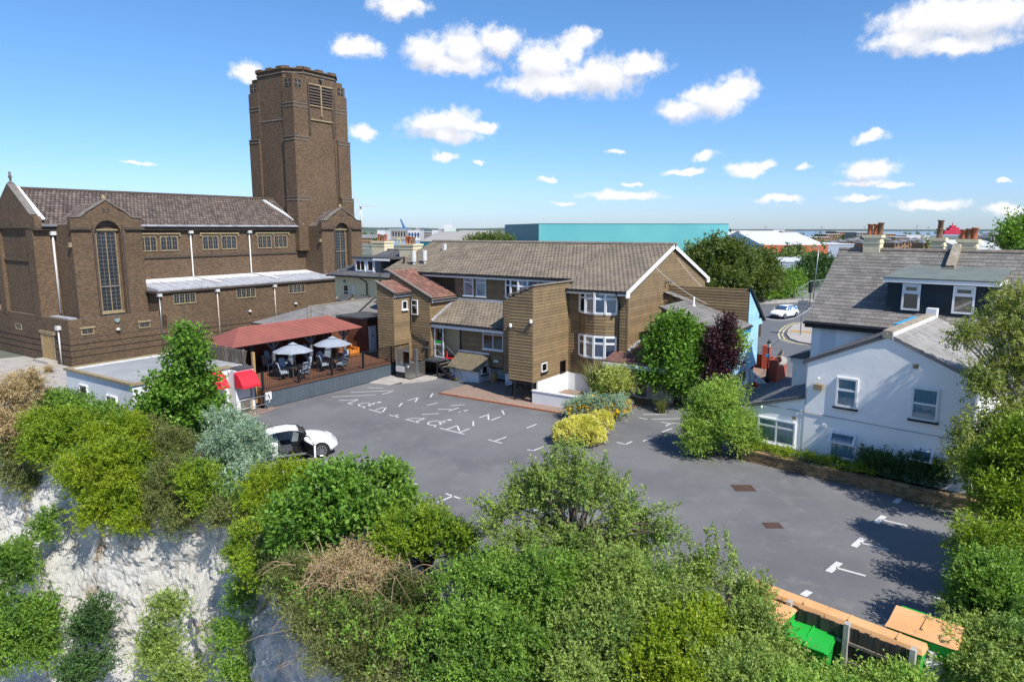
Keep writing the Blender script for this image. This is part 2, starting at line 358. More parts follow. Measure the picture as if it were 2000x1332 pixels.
# ------------------------------------------------------------------ foliage
def leafverts(P, D, size, n, spread=.5, asp=.5, droop=0., sl=None):
    """P sprig roots (k,3), D sprig directions; n leaves each, every leaf a folded diamond"""
    k = len(P); sl = sl or size * 3
    tt = rng.random((k, n)) ** .8; p = P[:, None, :] + D[:, None, :] * (tt * sl)[..., None] + rng.normal(0, size * .35, (k, n, 3))
    d = D[:, None, :] * .6 + rng.normal(0, spread, (k, n, 3)); d[..., 2] -= droop; d /= np.linalg.norm(d, axis=2, keepdims=True) + 1e-9
    up = np.array([0, 0, 1.]) + rng.normal(0, .55, (k, n, 3)); s = np.cross(d, up); s /= np.linalg.norm(s, axis=2, keepdims=True) + 1e-9
    nr = np.cross(s, d); z = size * (.65 + .7 * rng.random((k, n)))[..., None]
    a = p; b = p + d * z * .5 + s * z * asp * .5 + nr * z * .10; c = p + d * z; e = p + d * z * .5 - s * z * asp * .5 + nr * z * .10
    return np.stack([a, b, c, e], axis=2).reshape(-1, 3)
def leafobj(name, m, parent, v, off=(0, 0, 0)):
    v = v - np.array(off); cnt = len(v) // 4
    me = bpy.data.meshes.new(name); me.vertices.add(cnt * 4); me.vertices.foreach_set('co', v.astype(np.float32).ravel())
    me.loops.add(cnt * 4); me.loops.foreach_set('vertex_index', np.arange(cnt * 4, dtype=np.int32))
    me.polygons.add(cnt); me.polygons.foreach_set('loop_start', np.arange(0, cnt * 4, 4, dtype=np.int32)); me.polygons.foreach_set('loop_total', np.full(cnt, 4, np.int32))
    me.update(); me.materials.append(MATS[m])
    o = bpy.data.objects.new(name, me); COL.objects.link(o); o.parent = parent; return o
def leaves(name, m, parent, P, D, size, n, spread=.5, asp=.5, droop=0., sl=None, off=(0, 0, 0)):
    return leafobj(name, m, parent, leafverts(P, D, size, n, spread, asp, droop, sl), off)
def shell(blobs, k, up=.35, inner=.35, lump=.22, out=1.0, jit=.45, clump=1.0):
    """sprig roots spread through ellipsoids, denser towards the outside, with a lumpy surface"""
    w = np.array([(b[3] * b[4] + b[3] * b[5] + b[4] * b[5]) for b in blobs]); w = w / w.sum(); Ps = []; Ds = []
    for b, f in zip(blobs, w):
        n = max(8, int(k * f)); d = rng.normal(0, 1, (n, 3)); d /= np.linalg.norm(d, axis=1, keepdims=True)
        d[:, 2] = np.where(d[:, 2] < -.55, -d[:, 2], d[:, 2])
        ph = rng.random(6) * 6.28
        lm = np.sin(d[:, 0] * 5.3 + ph[0]) * np.sin(d[:, 1] * 4.7 + ph[1]) + .7 * np.sin(d[:, 2] * 6.1 + ph[2]) * np.sin(d[:, 0] * 8.9 + ph[3]) + .5 * np.sin(d[:, 1] * 11.7 + ph[4] + d[:, 2] * 7)
        r = (1 + lump * lm) * (1 - inner * rng.random(n) ** 1.6)
        pp = np.array(b[:3]) + d * np.array(b[3:6]) * r[:, None]
        if n > 24 and clump:                 # sprigs gather in bunches with gaps between
            nc = max(4, n // 9); ix = rng.integers(0, nc, n); sg = min(.2, max(.05, .16 * float(np.mean(b[3:6])))) * clump
            pp = np.where((rng.random(n) < .85)[:, None], pp[ix] + rng.normal(0, sg, (n, 3)), pp)
        Ps.append(pp); q = d * out + rng.normal(0, jit, (n, 3)); q[:, 2] += up
        Ds.append(q / np.linalg.norm(q, axis=1, keepdims=True))
    return np.concatenate(Ps), np.concatenate(Ds)
def plant(name, label, cat, base, blobs, m, k, n, size, bark='bark', trunk_r=.08, group=None, asp=.5, spread=.5, droop=0., up=.35, inner=.35, lump=.22, jit=.45, sl=None, limbs=True, crown='crown', trunk='trunk', extra=None, shoots=0, sh_len=.45, wands=None, clump=1.0):
    """base = world point; blobs = world ellipsoids"""
    base = Vector(base); t = T(name, label, cat, base.x, base.y, 0, base.z, group)
    P, D = shell(blobs, k, up, inner, lump, 1.0, jit, clump)
    lv = [leafverts(P, D, size, n, spread, asp, droop, sl)]
    if shoots:
        P, D = shell(blobs, shoots, .55, .03, lump, .7, .35); lv.append(leafverts(P, D, size * .95, 12, .55, asp, droop * .5, sh_len))
    wm = MB()
    for w in (wands or ()):                  # long leafy shoots: (root, tip)
        a, b = Vector(w[0]), Vector(w[1]); c = a.lerp(b, .5) + Vector((rnd.uniform(-.1, .1), rnd.uniform(-.1, .1), .05)); pts = [a.lerp(c, i / 6).lerp(c.lerp(b, i / 6), i / 6) for i in range(7)]
        wm.tube(pts, [.012 * (1 - .8 * i / 6) for i in range(7)], 4, False); L_ = (b - a).length; q = max(6, int(L_ / .035))
        P = np.array([tuple(pts[min(5, int(6 * j / q))].lerp(pts[min(5, int(6 * j / q)) + 1], 6 * j / q - int(6 * j / q))) for j in range(q)]); D = rng.normal(0, .8, P.shape); D[:, 2] += .5; D /= np.linalg.norm(D, axis=1, keepdims=True)
        lv.append(leafverts(P, D, size * 1.15, 5, .5, asp, 0, size * 1.3))
    if wm.v: t.mesh('shoot_stems', wm, bark)
    leafobj(crown, m, t.root, np.concatenate(lv), tuple(base))
    if extra:
        for (m2, k2, n2, s2) in extra:
            P, D = shell(blobs, k2, up, .06, lump, 1.0, jit); leaves('blossom', m2, t.root, P, D, s2, n2, .6, .8, 0, s2, tuple(base))
    mb = MB(); r2 = random.Random(hash(name) % 1000 + len(blobs))
    if limbs:
        cz = max(b[2] for b in blobs); top = Vector(sorted(blobs, key=lambda b: -b[2])[0][:3]); mid = base.lerp(top, .55) + Vector((r2.uniform(-.1, .1), r2.uniform(-.1, .1), 0))
        mb.tube([base - Vector((0, 0, .1)), base.lerp(mid, .5) + Vector((.05, .03, 0)), mid, top], [trunk_r * 1.3, trunk_r, trunk_r * .75, trunk_r * .25], 7)
        for b in blobs:
            c = Vector(b[:3]); st = base.lerp(top, .25 + .35 * r2.random())
            for q in range(3 if len(blobs) < 12 else 1):
                e = c + Vector((r2.uniform(-.6, .6) * b[3], r2.uniform(-.6, .6) * b[4], r2.uniform(0, .75) * b[5])); md = st.lerp(e, .5) + Vector((r2.uniform(-.15, .15), r2.uniform(-.15, .15), .1))
                mb.tube([st, md, e], [trunk_r * .55, trunk_r * .35, trunk_r * .1], 5, False)
        t.mesh(trunk, mb, bark, None, True)
    return t
# ================================================================== materials
GA, WA = 34.0, 42.5                        # bearings of the two street grids
mat('asphalt', (.17, .168, .17), (.115, .115, .12), .16, .88, bump=.6, bscale=45, bd=.012, c3=(.182, .178, .172), t3=(.5, .75), s3=1.1)
mat('road_asphalt', (.125, .13, .138), (.11, .115, .122), .3, .85, bump=.3, bscale=50)
mat('paint_white', (.62, .62, .6), (.5, .5, .49), 6, .7)
mat('paint_yellow', (.62, .55, .3), (.5, .43, .25), 6, .7)
mat('concrete', (.42, .39, .34), (.33, .3, .27), 2.5, .9, bump=.2)
mat('concrete_path', (.4, .37, .33), (.3, .28, .26), 1.2, .9)
brick('block_paving', GA, (.34, .235, .185), (.26, .19, .155), (.24, .19, .16), .2, .1, flat=True)
brick('church_brick', GA, (.17, .108, .062), (.075, .052, .036), (.13, .1, .072), .235, .082, big=.16)
mat('church_dark', (.085, .062, .048), (.06, .046, .038), 1.5, .9)
mat('stone', (.33, .255, .145), (.22, .175, .11), 3, .9, c3=(.45, .33, .06), t3=(.6, .75))
mat('stone_grey', (.2, .18, .16), (.14, .125, .11), 3, .9)
mat('church_tile', (.13, .1, .085), (.09, .072, .062), 1.2, .85, rv=.35, c3=(.3, .12, .07), t3=(.66, .72), s3=.55)
mat('lead', (.42, .43, .46), (.3, .31, .34), 1.0, .55, c3=(.17, .16, .17), t3=(.55, .7), s3=1.5)
mat('lead_white', (.72, .72, .73), (.55, .56, .58), 2, .6)
mat('felt_roof', (.075, .078, .083), (.05, .052, .056), 1.5, .9)
mat('flat_roof', (.33, .34, .34), (.25, .26, .265), .6, .9, c3=(.2, .2, .2), t3=(.6, .8), stretch=(1, 1, 1))
mat('leaded_glass', (.03, .036, .042), (.02, .025, .03), 3, .25, spec=.6)
mat('cladding', (.24, .165, .085), (.185, .13, .07), 1.6, .8, rv=.14, bump=.2, bscale=14, c3=(.24, .165, .085), t3=(.6, .8))
mat('cladding_back', (.07, .045, .025), (.05, .035, .02), 2, .9)
mat('tile_brown', (.22, .18, .13), (.15, .125, .095), .8, .85, rv=.15, bump=.3, bscale=20, c3=(.33, .28, .21), t3=(.6, .78), s3=3.5)
mat('tile_red', (.24, .115, .08), (.16, .088, .068), 1.5, .85, rv=.3)
mat('tile_rose', (.2, .1, .08), (.15, .08, .07), 1.2, .8, rv=.15)
mat('slate_grey', (.2, .185, .165), (.15, .14, .128), .9, .75, rv=.2, bump=.15, bscale=20, c3=(.29, .27, .24), t3=(.62, .8), s3=3)
mat('slate_dark', (.12, .12, .125), (.085, .086, .09), 1.2, .7, rv=.2, c3=(.2, .195, .19), t3=(.6, .75), s3=1.6)
mat('slate_pale', (.3, .29, .27), (.23, .22, .21), 1, .75, rv=.12, c3=(.1, .09, .07), t3=(.62, .7), s3=2.5)
mat('mortar_ridge', (.24, .21, .17), (.16, .14, .12), 4, .9, c3=(.5, .3, .06), t3=(.66, .74))
mat('upvc', (.78, .79, .8), (.73, .74, .75), 2, .35)
mat('black_metal', (.016, .017, .019), (.012, .012, .014), 3, .45)
mat('grey_metal', (.33, .34, .35), (.25, .26, .27), 3, .4, metal=.7)
mat('steel', (.45, .43, .4), (.36, .34, .31), 2, .3, metal=.85, stretch=(1, 1, 6))
mat('pipe_white', (.62, .62, .6), (.48, .47, .45), 3, .6)
mat('pipe_rust', (.55, .5, .45), (.38, .3, .24), 1.5, .7, c3=(.3, .17, .1), t3=(.6, .7), s3=5)
mat('dark_room', (.03, .03, .034), (.02, .02, .022), 1, .9)
mat('curtain_blue', (.5, .62, .78), (.4, .52, .68), 5, .9)
mat('curtain_teal', (.55, .82, .92), (.42, .7, .82), 5, .9)
mat('curtain_dim', (.16, .2, .25), (.12, .15, .2), 5, .9)
glassmat('glass'); glassmat('car_glass', (.25, .3, .32), .1)
mat('render_white', (.72, .73, .74), (.66, .675, .69), .7, .85, bump=.25, bscale=1.6, bd=.03, c3=(.6, .61, .62), t3=(.6, .8))
mat('render_house', (.9, .89, .86), (.84, .835, .82), .5, .85, bump=.3, bscale=1.3, bd=.05, c3=(.78, .78, .77), t3=(.58, .78), s3=.9)
mat('wall_yellow', (.76, .66, .4), (.7, .6, .36), .8, .85)
mat('chimney_cream', (.74, .65, .44), (.64, .55, .36), 1.5, .85, c3=(.5, .34, .1), t3=(.66, .76), s3=2)
mat('terracotta', (.38, .12, .05), (.28, .09, .04), 5, .8)
mat('clay_dark', (.2, .11, .07), (.14, .08, .05), 5, .85)
mat('blue_board', (.34, .6, .74), (.3, .55, .7), .8, .6, rv=.07)
mat('blue_trim', (.05, .36, .62), (.045, .32, .56), 2, .5)
mat('navy', (.011, .022, .03), (.009, .018, .025), 3, .6, rv=.15)
mat('felt_green', (.13, .16, .145), (.1, .12, .11), 1.5, .8)
mat('deck_wood', (.2, .092, .05), (.15, .07, .04), 1.5, .7, rv=.15, stretch=(1, 1, 1))
mat('deck_trim', (.12, .055, .035), (.09, .045, .03), 2, .7)
mat('fascia_grey', (.085, .108, .13), (.072, .093, .113), 1.5, .6, rv=.05)
mat('gazebo_red', (.3, .1, .078), (.24, .083, .068), .8, .75, bump=.2, bscale=30)
mat('timber_grey', (.14, .155, .17), (.1, .11, .125), 3, .8)
mat('timber_fence', (.2, .165, .13), (.13, .11, .09), 2.5, .9, rv=.25, stretch=(3, 3, .4))
mat('timber_dark', (.075, .062, .05), (.045, .04, .034), 2.5, .9, rv=.3, stretch=(3, 3, .4), c3=(.1, .09, .06), t3=(.55, .7))
mat('timber_new', (.42, .28, .12), (.33, .21, .09), 2.5, .8)
mat('timber_red', (.17, .065, .035), (.12, .045, .025), 1.5, .8)
mat('awning_red', (.62, .02, .04), (.55, .016, .035), 2, .7)
mat('canvas', (.3, .33, .38), (.25, .28, .33), 2, .85)
mat('cushion', (.42, .5, .6), (.36, .43, .53), 3, .9)
mat('chair_grey', (.07, .075, .085), (.05, .055, .06), 4, .6)
mat('rattan', (.045, .043, .042), (.03, .03, .03), 8, .7)
mat('orange_cloth', (.6, .22, .03), (.5, .17, .025), 3, .8)
mat('orange_wall', (.45, .09, .05), (.38, .075, .045), 1.2, .85)
mat('bin_orange', (.68, .38, .17), (.6, .32, .13), 1.2, .6, c3=(.3, .17, .08), t3=(.6, .8), s3=2)
mat('bin_green', (.02, .42, .05), (.018, .36, .045), 2, .45)
mat('car_white', (.8, .8, .8), (.78, .78, .78), 1, .2, spec=.6)
mat('black_plastic', (.012, .012, .013), (.01, .01, .01), 3, .5)
mat('tyre', (.012, .012, .012), (.018, .018, .018), 6, .85)
mat('alloy', (.55, .55, .56), (.45, .45, .46), 4, .25, metal=.9)
mat('red_plastic', (.7, .03, .02), (.6, .025, .02), 3, .4)
mat('green_plastic', (.02, .35, .05), (.02, .3, .04), 3, .5)
mat('lamp_glass', (.6, .6, .55), (.5, .5, .45), 3, .2)
mat('bark', (.12, .095, .07), (.07, .056, .042), 6, .95, bump=.4)
mat('birch_bark', (.5, .47, .42), (.3, .27, .24), 6, .9)
mat('dry_twig', (.38, .27, .16), (.26, .18, .11), 5, .95)
mat('soil', (.09, .065, .045), (.06, .045, .03), 2, 1)
mat('dry_grass', (.42, .33, .16), (.3, .24, .11), 2, 1, rv=.3)
mat('rust', (.1, .055, .04), (.06, .04, .03), 6, .9)
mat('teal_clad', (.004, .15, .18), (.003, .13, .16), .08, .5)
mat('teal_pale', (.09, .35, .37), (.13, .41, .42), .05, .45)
mat('sheet_white', (.62, .63, .64), (.55, .56, .57), .05, .6)
mat('sheet_blue', (.33, .38, .45), (.28, .33, .4), .05, .6)
mat('sheet_red', (.5, .13, .06), (.45, .11, .05), .1, .6)
mat('sheet_green', (.25, .31, .29), (.2, .26, .25), .1, .6)
mat('far_grey', (.33, .31, .29), (.25, .24, .23), .05, .9)
mat('far_brick', (.33, .2, .11), (.26, .155, .09), .1, .9)
mat('far_slate', (.2, .2, .21), (.14, .14, .15), .2, .9)
mat('crane_blue', (.02, .12, .3), (.02, .1, .26), 1, .6)
mat('ship_red', (.5, .02, .06), (.45, .02, .05), .2, .6)
mat('yellow_paint', (.7, .55, .03), (.6, .48, .03), 1, .6)
mat('hill_green', (.045, .08, .05), (.035, .06, .045), .004, 1, c3=(.16, .16, .07), t3=(.55, .62), s3=.006)
mat('town_ground', (.13, .13, .11), (.07, .1, .05), .02, 1, c3=(.22, .21, .2), t3=(.5, .6), s3=.03)
# chalk: white, ochre stains below the turf, vertical weathering
def chalk():
    m, t = _new('chalk'); ge = nn(t, 'ShaderNodeNewGeometry'); pos = ge.outputs['Position']
    mp = nn(t, 'ShaderNodeMapping'); mp.inputs['Scale'].default_value = (1.2, 1.2, .35); t.links.new(pos, mp.inputs[0])
    col = _mix(t, _ramp(t, _noise(t, mp.outputs[0], 1.3, 6, .7), .35, .7), (.88, .86, .8), (.72, .695, .63))
    mp2 = nn(t, 'ShaderNodeMapping'); mp2.inputs['Scale'].default_value = (1, 1, .22); t.links.new(pos, mp2.inputs[0])
    col = _mix(t, _ramp(t, _noise(t, mp2.outputs[0], .75, 6, .75), .54, .68), col, (.42, .3, .16))
    col = _mix(t, _ramp(t, _noise(t, pos, 5, 8, .85), .55, .7), col, (.4, .385, .35))
    col = _mix(t, _ramp(t, _noise(t, mp2.outputs[0], 3.2, 6, .8), .6, .7), col, (.3, .27, .2))
    _out(t, col, 1.0, _noise(t, mp.outputs[0], 5, 10, .85), 1.0, .25, 0, .0)
chalk()
def water():
    m, t = _new('water'); ge = nn(t, 'ShaderNodeNewGeometry')
    _out(t, (.2, .235, .27), .25, _noise(t, ge.outputs['Position'], .3, 4), .2, .3, 0, .5)
water()
leafmat('leaf_bright', (0.210, 0.300, 0.018), (0.330, 0.405, 0.027), (0.150, 0.255, 0.018), tr=.4)
leafmat('leaf_ivy', (0.150, 0.255, 0.018), (0.285, 0.375, 0.027), (0.105, 0.195, 0.018), tr=.3)
leafmat('leaf_mid', (0.135, 0.259, 0.037), (0.244, 0.383, 0.056), (0.098, 0.192, 0.034))
leafmat('leaf_apple', (0.208, 0.305, 0.066), (0.342, 0.427, 0.104), (0.146, 0.238, 0.056))
leafmat('leaf_dark', (0.053, 0.112, 0.034), (0.094, 0.179, 0.048), (0.037, 0.085, 0.026), tr=.25)
leafmat('leaf_syc', (0.094, 0.216, 0.027), (0.206, 0.356, 0.048), (0.066, 0.150, 0.022))
leafmat('leaf_silver', (0.244, 0.356, 0.244), (0.375, 0.488, 0.356), (0.169, 0.281, 0.188), tr=.25)
leafmat('leaf_olive', (.15, .19, .055), (.24, .25, .09), (.11, .14, .04))
leafmat('leaf_light', (0.244, 0.383, 0.066), (0.390, 0.517, 0.104), (0.182, 0.316, 0.056))
leafmat('leaf_yellow', (.6, .56, .06), (.8, .75, .28), (.5, .48, .06), tr=.3)
leafmat('leaf_varieg', (0.330, 0.405, 0.075), (0.500, 0.500, 0.180), (0.150, 0.240, 0.045))
leafmat('leaf_purple', (.05, .018, .028), (.085, .03, .042), (.035, .015, .02), tr=.2)
leafmat('leaf_birch', (0.206, 0.263, 0.056), (0.319, 0.356, 0.085), (0.131, 0.188, 0.048))
leafmat('leaf_dry', (0.450, 0.300, 0.150), (0.500, 0.420, 0.225), (0.330, 0.240, 0.120), tr=.15, rough=.9)
leafmat('leaf_blade', (0.135, 0.180, 0.045), (0.240, 0.255, 0.075), None, tr=.2)
leafmat('petal_yellow', (.75, .48, .02), (.85, .6, .03), None, tr=.2)
leafmat('petal_pink', (.55, .3, .5), (.45, .2, .45), None, tr=.2)
leafmat('leaf_far', (.1, .15, .035), (.18, .22, .05), (.07, .115, .028), tr=.35)

mat('moss_roof', (.17, .14, .09), (.12, .1, .065), 3, .95, bump=.5, c3=(.22, .19, .11), t3=(.55, .7))# ================================================================== ground, cliff, roads
def sheet(name, pts, z, m, parent=None, label=None):
    o = mk(name, [(p[0], p[1], z) for p in pts], [tuple(range(len(pts)))], m, parent)
    if parent is None: o['kind'] = 'structure'
    return o
def gw(u, v, az=GA):
    a = R(az); return (u * math.sin(a) + v * math.cos(a), u * math.cos(a) - v * math.sin(a))
edge_px = [(-900, 900), (-420, 905), (-150, 880), (20, 888), (75, 905), (150, 935), (240, 955), (330, 962), (420, 978), (470, 1005), (520, 1050), (552, 1110), (566, 1175), (610, 1235), (700, 1300), (840, 1370), (1050, 1430), (1400, 1455), (1900, 1450), (2700, 1430)]
EDGE = [gp(x, y, 0) for x, y in edge_px]
gpts = [(p.x, p.y) for p in EDGE] + [(400, 12), (7000, 200), (7000, 7100), (-7000, 7100), (-7000, 200), (-200, 22)]
sheet('ground', gpts, -0.03, 'town_ground')
# cliff: dense strip below the edge, pushed in and out by noise
from mathutils import noise as mnoise
def resample(pts, n):
    d = [0]
    for a, b in zip(pts, pts[1:]): d.append(d[-1] + (b - a).length)
    out = []
    for i in range(n):
        s = d[-1] * i / (n - 1); j = max(k for k in range(len(d)) if d[k] <= s + 1e-9); j = min(j, len(pts) - 2)
        out.append(pts[j].lerp(pts[j + 1], (s - d[j]) / (d[j + 1] - d[j])))
    return out
ER = resample(EDGE[1:18], 640); rows = 130; cv = []; cf = []
for i, p in enumerate(ER):
    q0, q1 = ER[max(i - 3, 0)], ER[min(i + 3, len(ER) - 1)]; tdir = (q1 - q0).normalized(); nr = Vector((tdir.y, -tdir.x, 0))
    for j in range(rows):
        z = -16 * (j / (rows - 1)); w = Vector((p.x, p.y, z))
        o = .26 * -z + (.5 * mnoise.fractal(w * .35 * Vector((1, 1, .45)).x + Vector((0, 0, z * .2)), .9, 2.1, 5) + .15 * mnoise.ridged_multi_fractal(Vector((w.x * .8, w.y * .8, w.z * .3)), .9, 2.2, 5, 1, 2) - .12 + .09 * mnoise.fractal(w * 4.2, .7, 2.2, 4)) * min(1, -z / 1.2 + .05) - .15
        cv.append((p.x + nr.x * o, p.y + nr.y * o, z - .03))
for i in range(len(ER) - 1):
    for j in range(rows - 1):
        a = i * rows + j; cf.append((a, a + 1, a + rows + 1, a + rows))
o = mk('cliff', cv, cf, 'chalk', None, False); o['kind'] = 'structure'
fl = sheet('quarry_floor', [(-120, -60), (120, -60), (120, 90), (-120, 90)], -16.0, 'chalk')
# car park
er_ = resample(EDGE[5:19], 60); inset = []
for i in range(1, 59):
    td = (er_[i + 1] - er_[i - 1]).normalized(); q = er_[i] + Vector((-td.y, td.x, 0)) * 1.3; inset.append((q.x, q.y))
carpark = sheet('car_park', [gw(u, v) for u, v in ((24.0, -33.3), (37.5, -33.3), (37.5, -17), (44, -17), (47.5, -11.6), (55, -11.2), (55, -8.5), (43, -9.5), (33, -7), (27, 1.5))] + [(21, 21), (18, 12.5)] + inset[::-1] + [gw(17.5, -34)], 0.0, 'asphalt')
def tr(pts): return [gw(u, v) for u, v in pts]
pav = T('brick_paving', None, None, -22, 34, GA, 0, kind='structure')
pav.mesh('paving_slab', MB().prism([(-27.4, 32.4, .01), (-15.9, 32.6, .01), (-15.4, 40.2, .01), (-17.2, 40.2, .01), (-17.2, 38, .01), (-25.5, 37.2, .01), (-27.4, 36.6, .01)], (0, 0, .05)), 'block_paving')
kb = umesh('edging_brick', *[(m.v, m.f) for m in [MB().box(0, 1, 0, 1, 0, 1)]][0], 'terracotta')
pav.pieces('edging_brick', kb, [cols((.215, 0, 0), (0, .1, 0), (0, 0, .075), (-27.4 + i * .225, 32.29 + .2 * i / 51, .003)) for i in range(51)], 'terracotta')
pad = T('concrete_ramp', None, None, -32, 33.5, GA, 0, kind='structure')
pad.mesh('ramp_slab', MB().add([(-33.3, 32.0, .01), (-31.6, 32.3, .01), (-30.6, 34.4, .14), (-30.4, 35.6, .15), (-33.3, 35.6, .15), (-33.3, 33.4, .13), (-31.3, 33.2, .1)], [(0, 1, 6, 5), (6, 2, 3, 4, 5)]), 'concrete_path')
pad.mesh('ramp_kerb', MB().prism([(-31.3, 33.1, 0), (-30.5, 34.35, 0), (-30.28, 35.6, 0), (-30.42, 35.6, 0), (-30.64, 34.4, 0), (-31.4, 33.2, 0)], (0, 0, .16)), 'concrete')
# entry drive paving and pavement by the red wall
sheet('forecourt', tr([(45.5, -11.7), (47.6, -10.55), (50.2, -10.35), (54.5, -11.3), (54.5, -13.5), (47.4, -13.5)]), 0.006, 'block_paving')
sheet('gravel_bed', tr([(43.2, -11.75), (43.2, -11.2), (45.6, -10.95), (46.2, -11.7)]), 0.012, 'dry_grass')
# street
road = sheet('road', tr([(53.2, -9.0), (53.4, -12), (57, -16.5), (62, -40), (102, -42), (97, -24.4), (104.2, -19.2), (118, -6), (112, 20), (66, 12), (62, -6)]), 0.008, 'road_asphalt')
pv = sheet('far_pavement', tr([(97.0, -24.4), (104.2, -19.2), (118, -6), (119.5, -7.5), (106, -21), (98.5, -27), (104, -44), (102, -42)]), 0.12, 'concrete_path')
kbm = MB()
fk = [(102, -42), (97, -24.4), (104.2, -19.2), (118, -6)]
for a, b in zip(fk, fk[1:]): kbm.beam(gw(*a) + (.06,), gw(*b) + (.06,), .15, .14)
o = mk('far_kerb', kbm.v, kbm.f, 'concrete'); o['kind'] = 'structure'
# traffic island / pavement corner with kerb and double yellow lines
isl = [(65.2, -11.2), (65.9, -12.6), (67.3, -13.7), (70, -14.6), (73, -15.1), (76.5, -15.4), (79.5, -15.2), (81, -13.5), (80, -9), (66, -7)]
o = mk('pavement', *[(m.v, m.f) for m in [MB().prism([gw(*p) + (.0,) for p in isl], (0, 0, .11))]][0], 'soil'); o['kind'] = 'structure'; o.data.materials.clear(); o.data.materials.append(MATS['concrete_path'])
t_ = T('pavement_tactile', None, None, 0, 0, 0, 0, kind='structure')
t_.mesh('tactile_slab', MB().prism([gw(*p) + (.112,) for p in ((71.5, -14.9), (73.2, -15.0), (73.4, -11.5), (72, -11.5))], (0, 0, .006)), 'timber_new')
k2 = MB()
for a, b in zip(isl[:8], isl[1:8]): k2.beam(gw(*a) + (.06,), gw(*b) + (.06,), .16, .13)
o = mk('pavement_kerb', k2.v, k2.f, 'concrete'); o['kind'] = 'structure'
for q in (.5, .85):
    ym = MB(); pts = [(p[0] - (q * .5 if i < 3 else (0 if i < 6 else -q * .6)), p[1] - q) for i, p in enumerate(isl[:8])]
    for a, b in zip(pts, pts[1:]):
        A, B = Vector(gw(*a) + (.013,)), Vector(gw(*b) + (.013,)); n = (B - A).cross(Vector((0, 0, 1))).normalized() * .07; ym.add([A - n, A + n, B + n, B - n], [(0, 1, 2, 3)])
    mk('yellow_line', ym.v, ym.f, 'paint_yellow', road)
# painted bay markings
def Z(ox, oy, s): return lambda x, y: (ox + x / s, oy + y / s)
P1 = Z(640, 700, 5.5556); P2 = Z(960, 740, 5.0); P3 = Z(500, 820, 5.0); B4 = Z(1300, 880, 2.857)
def stripe(z, x0, y0, x1, y1, w=.09):
    A, B = gp(*z(x0, y0), .008), gp(*z(x1, y1), .008); d = (B - A).normalized(); n = Vector((d.y, -d.x, 0)) * w / 2; A -= d * w * .2; B += d * w * .2
    mk('bay_marking', [A - n, A + n, B + n, B - n], [(0, 1, 2, 3)], 'paint_white', carpark)
for s in [(48, 417, 520, 395), (250, 368, 720, 347), (440, 318, 600, 320), (592, 388, 700, 360), (122, 455, 340, 445), (338, 445, 218, 488), (218, 488, 270, 498), (450, 553, 585, 588), (520, 556, 612, 530), (598, 578, 632, 535),
          (668, 612, 772, 638), (718, 628, 765, 612), (847, 660, 990, 698), (870, 653, 1062, 648), (1062, 648, 940, 690), (1218, 755, 1482, 820), (1290, 768, 1405, 728), (1410, 735, 1428, 785), (1430, 803, 1540, 760),
          (775, 520, 810, 482), (868, 455, 980, 425), (978, 428, 950, 470), (1115, 420, 1140, 380), (1082, 507, 1192, 482), (1025, 606, 1205, 596), (1200, 552, 1340, 550), (1312, 570, 1418, 537), (1335, 512, 1490, 503), (1425, 584, 1443, 578), (1478, 572, 1520, 557),
          (1892, 563, 1915, 605), (1648, 642, 1752, 605), (1742, 615, 1745, 665), (1775, 670, 1872, 632), (1580, 682, 1580, 730), (1745, 882, 1890, 918), (1820, 893, 1938, 850)]: stripe(P1, *s)
for s in [(345, 478, 438, 442), (405, 700, 515, 658), (352, 690, 405, 700), (998, 570, 1062, 583), (1225, 618, 1310, 638), (1310, 638, 1370, 610), (1482, 607, 1585, 565), (1662, 520, 1758, 483), (1440, 378, 1518, 392), (1568, 392, 1850, 387), (1480, 347, 1698, 345), (1662, 422, 1750, 436), (1750, 436, 1702, 457), (1750, 434, 1860, 430), (1835, 445, 1890, 422)]: stripe(P2, *s)
for s in [(630, 425, 775, 378), (735, 360, 842, 392), (975, 540, 1120, 490), (1070, 470, 1185, 503), (1385, 650, 1500, 608), (1440, 590, 1570, 625), (1775, 803, 1925, 740), (1855, 718, 1990, 765)]: stripe(P3, *s)
for s in [(1212, 385, 1345, 417), (1090, 513, 1240, 550), (955, 653, 1112, 696), (1500, 815, 1640, 858)]: stripe(B4, *s, .1)
for s in [(1217, 365, 1175, 402), (1100, 490, 1052, 532), (968, 625, 912, 672), (1305, 268, 1280, 290), (800, 785, 770, 805)]: stripe(B4, *s, .2)
stripe(Z(0, 0, 1), 1335, 1112, 1400, 1122); stripe(Z(0, 0, 1), 1040, 995, 1072, 1003)
def wheelchair(cx, cy, rot):                # symbol lying on the tarmac, about 1.1 m
    c = gp(*P1(cx, cy), .009); q = R(rot); m = MB()
    def w(x, y): return (c.x + x * math.cos(q) - y * math.sin(q), c.y + x * math.sin(q) + y * math.cos(q), .009)
    def seg(pts, wd):
        for a, b in zip(pts, pts[1:]):
            A, B = Vector(w(*a)), Vector(w(*b)); d = (B - A).normalized(); n = Vector((d.y, -d.x, 0)) * wd / 2; m.add([A - n, A + n, B + n, B - n], [(0, 1, 2, 3)])
    seg([(.42 * math.cos(a), .42 * math.sin(a) - .1) for a in [R(130 + 14 * i) for i in range(19)]], .09)
    seg([(-.12, .62), (-.08, .12), (.3, .1), (.5, -.45), (.68, -.4)], .1)
    seg([(-.1, .34), (.24, .32)], .09)
    m.add([w(-.14 + .13 * math.cos(R(30 * i)), .8 + .13 * math.sin(R(30 * i))) for i in range(12)], [tuple(range(12))])
    mk('wheelchair_symbol', m.v, m.f, 'paint_white', carpark)
wheelchair(430, 500, -58); wheelchair(1190, 697, -58)
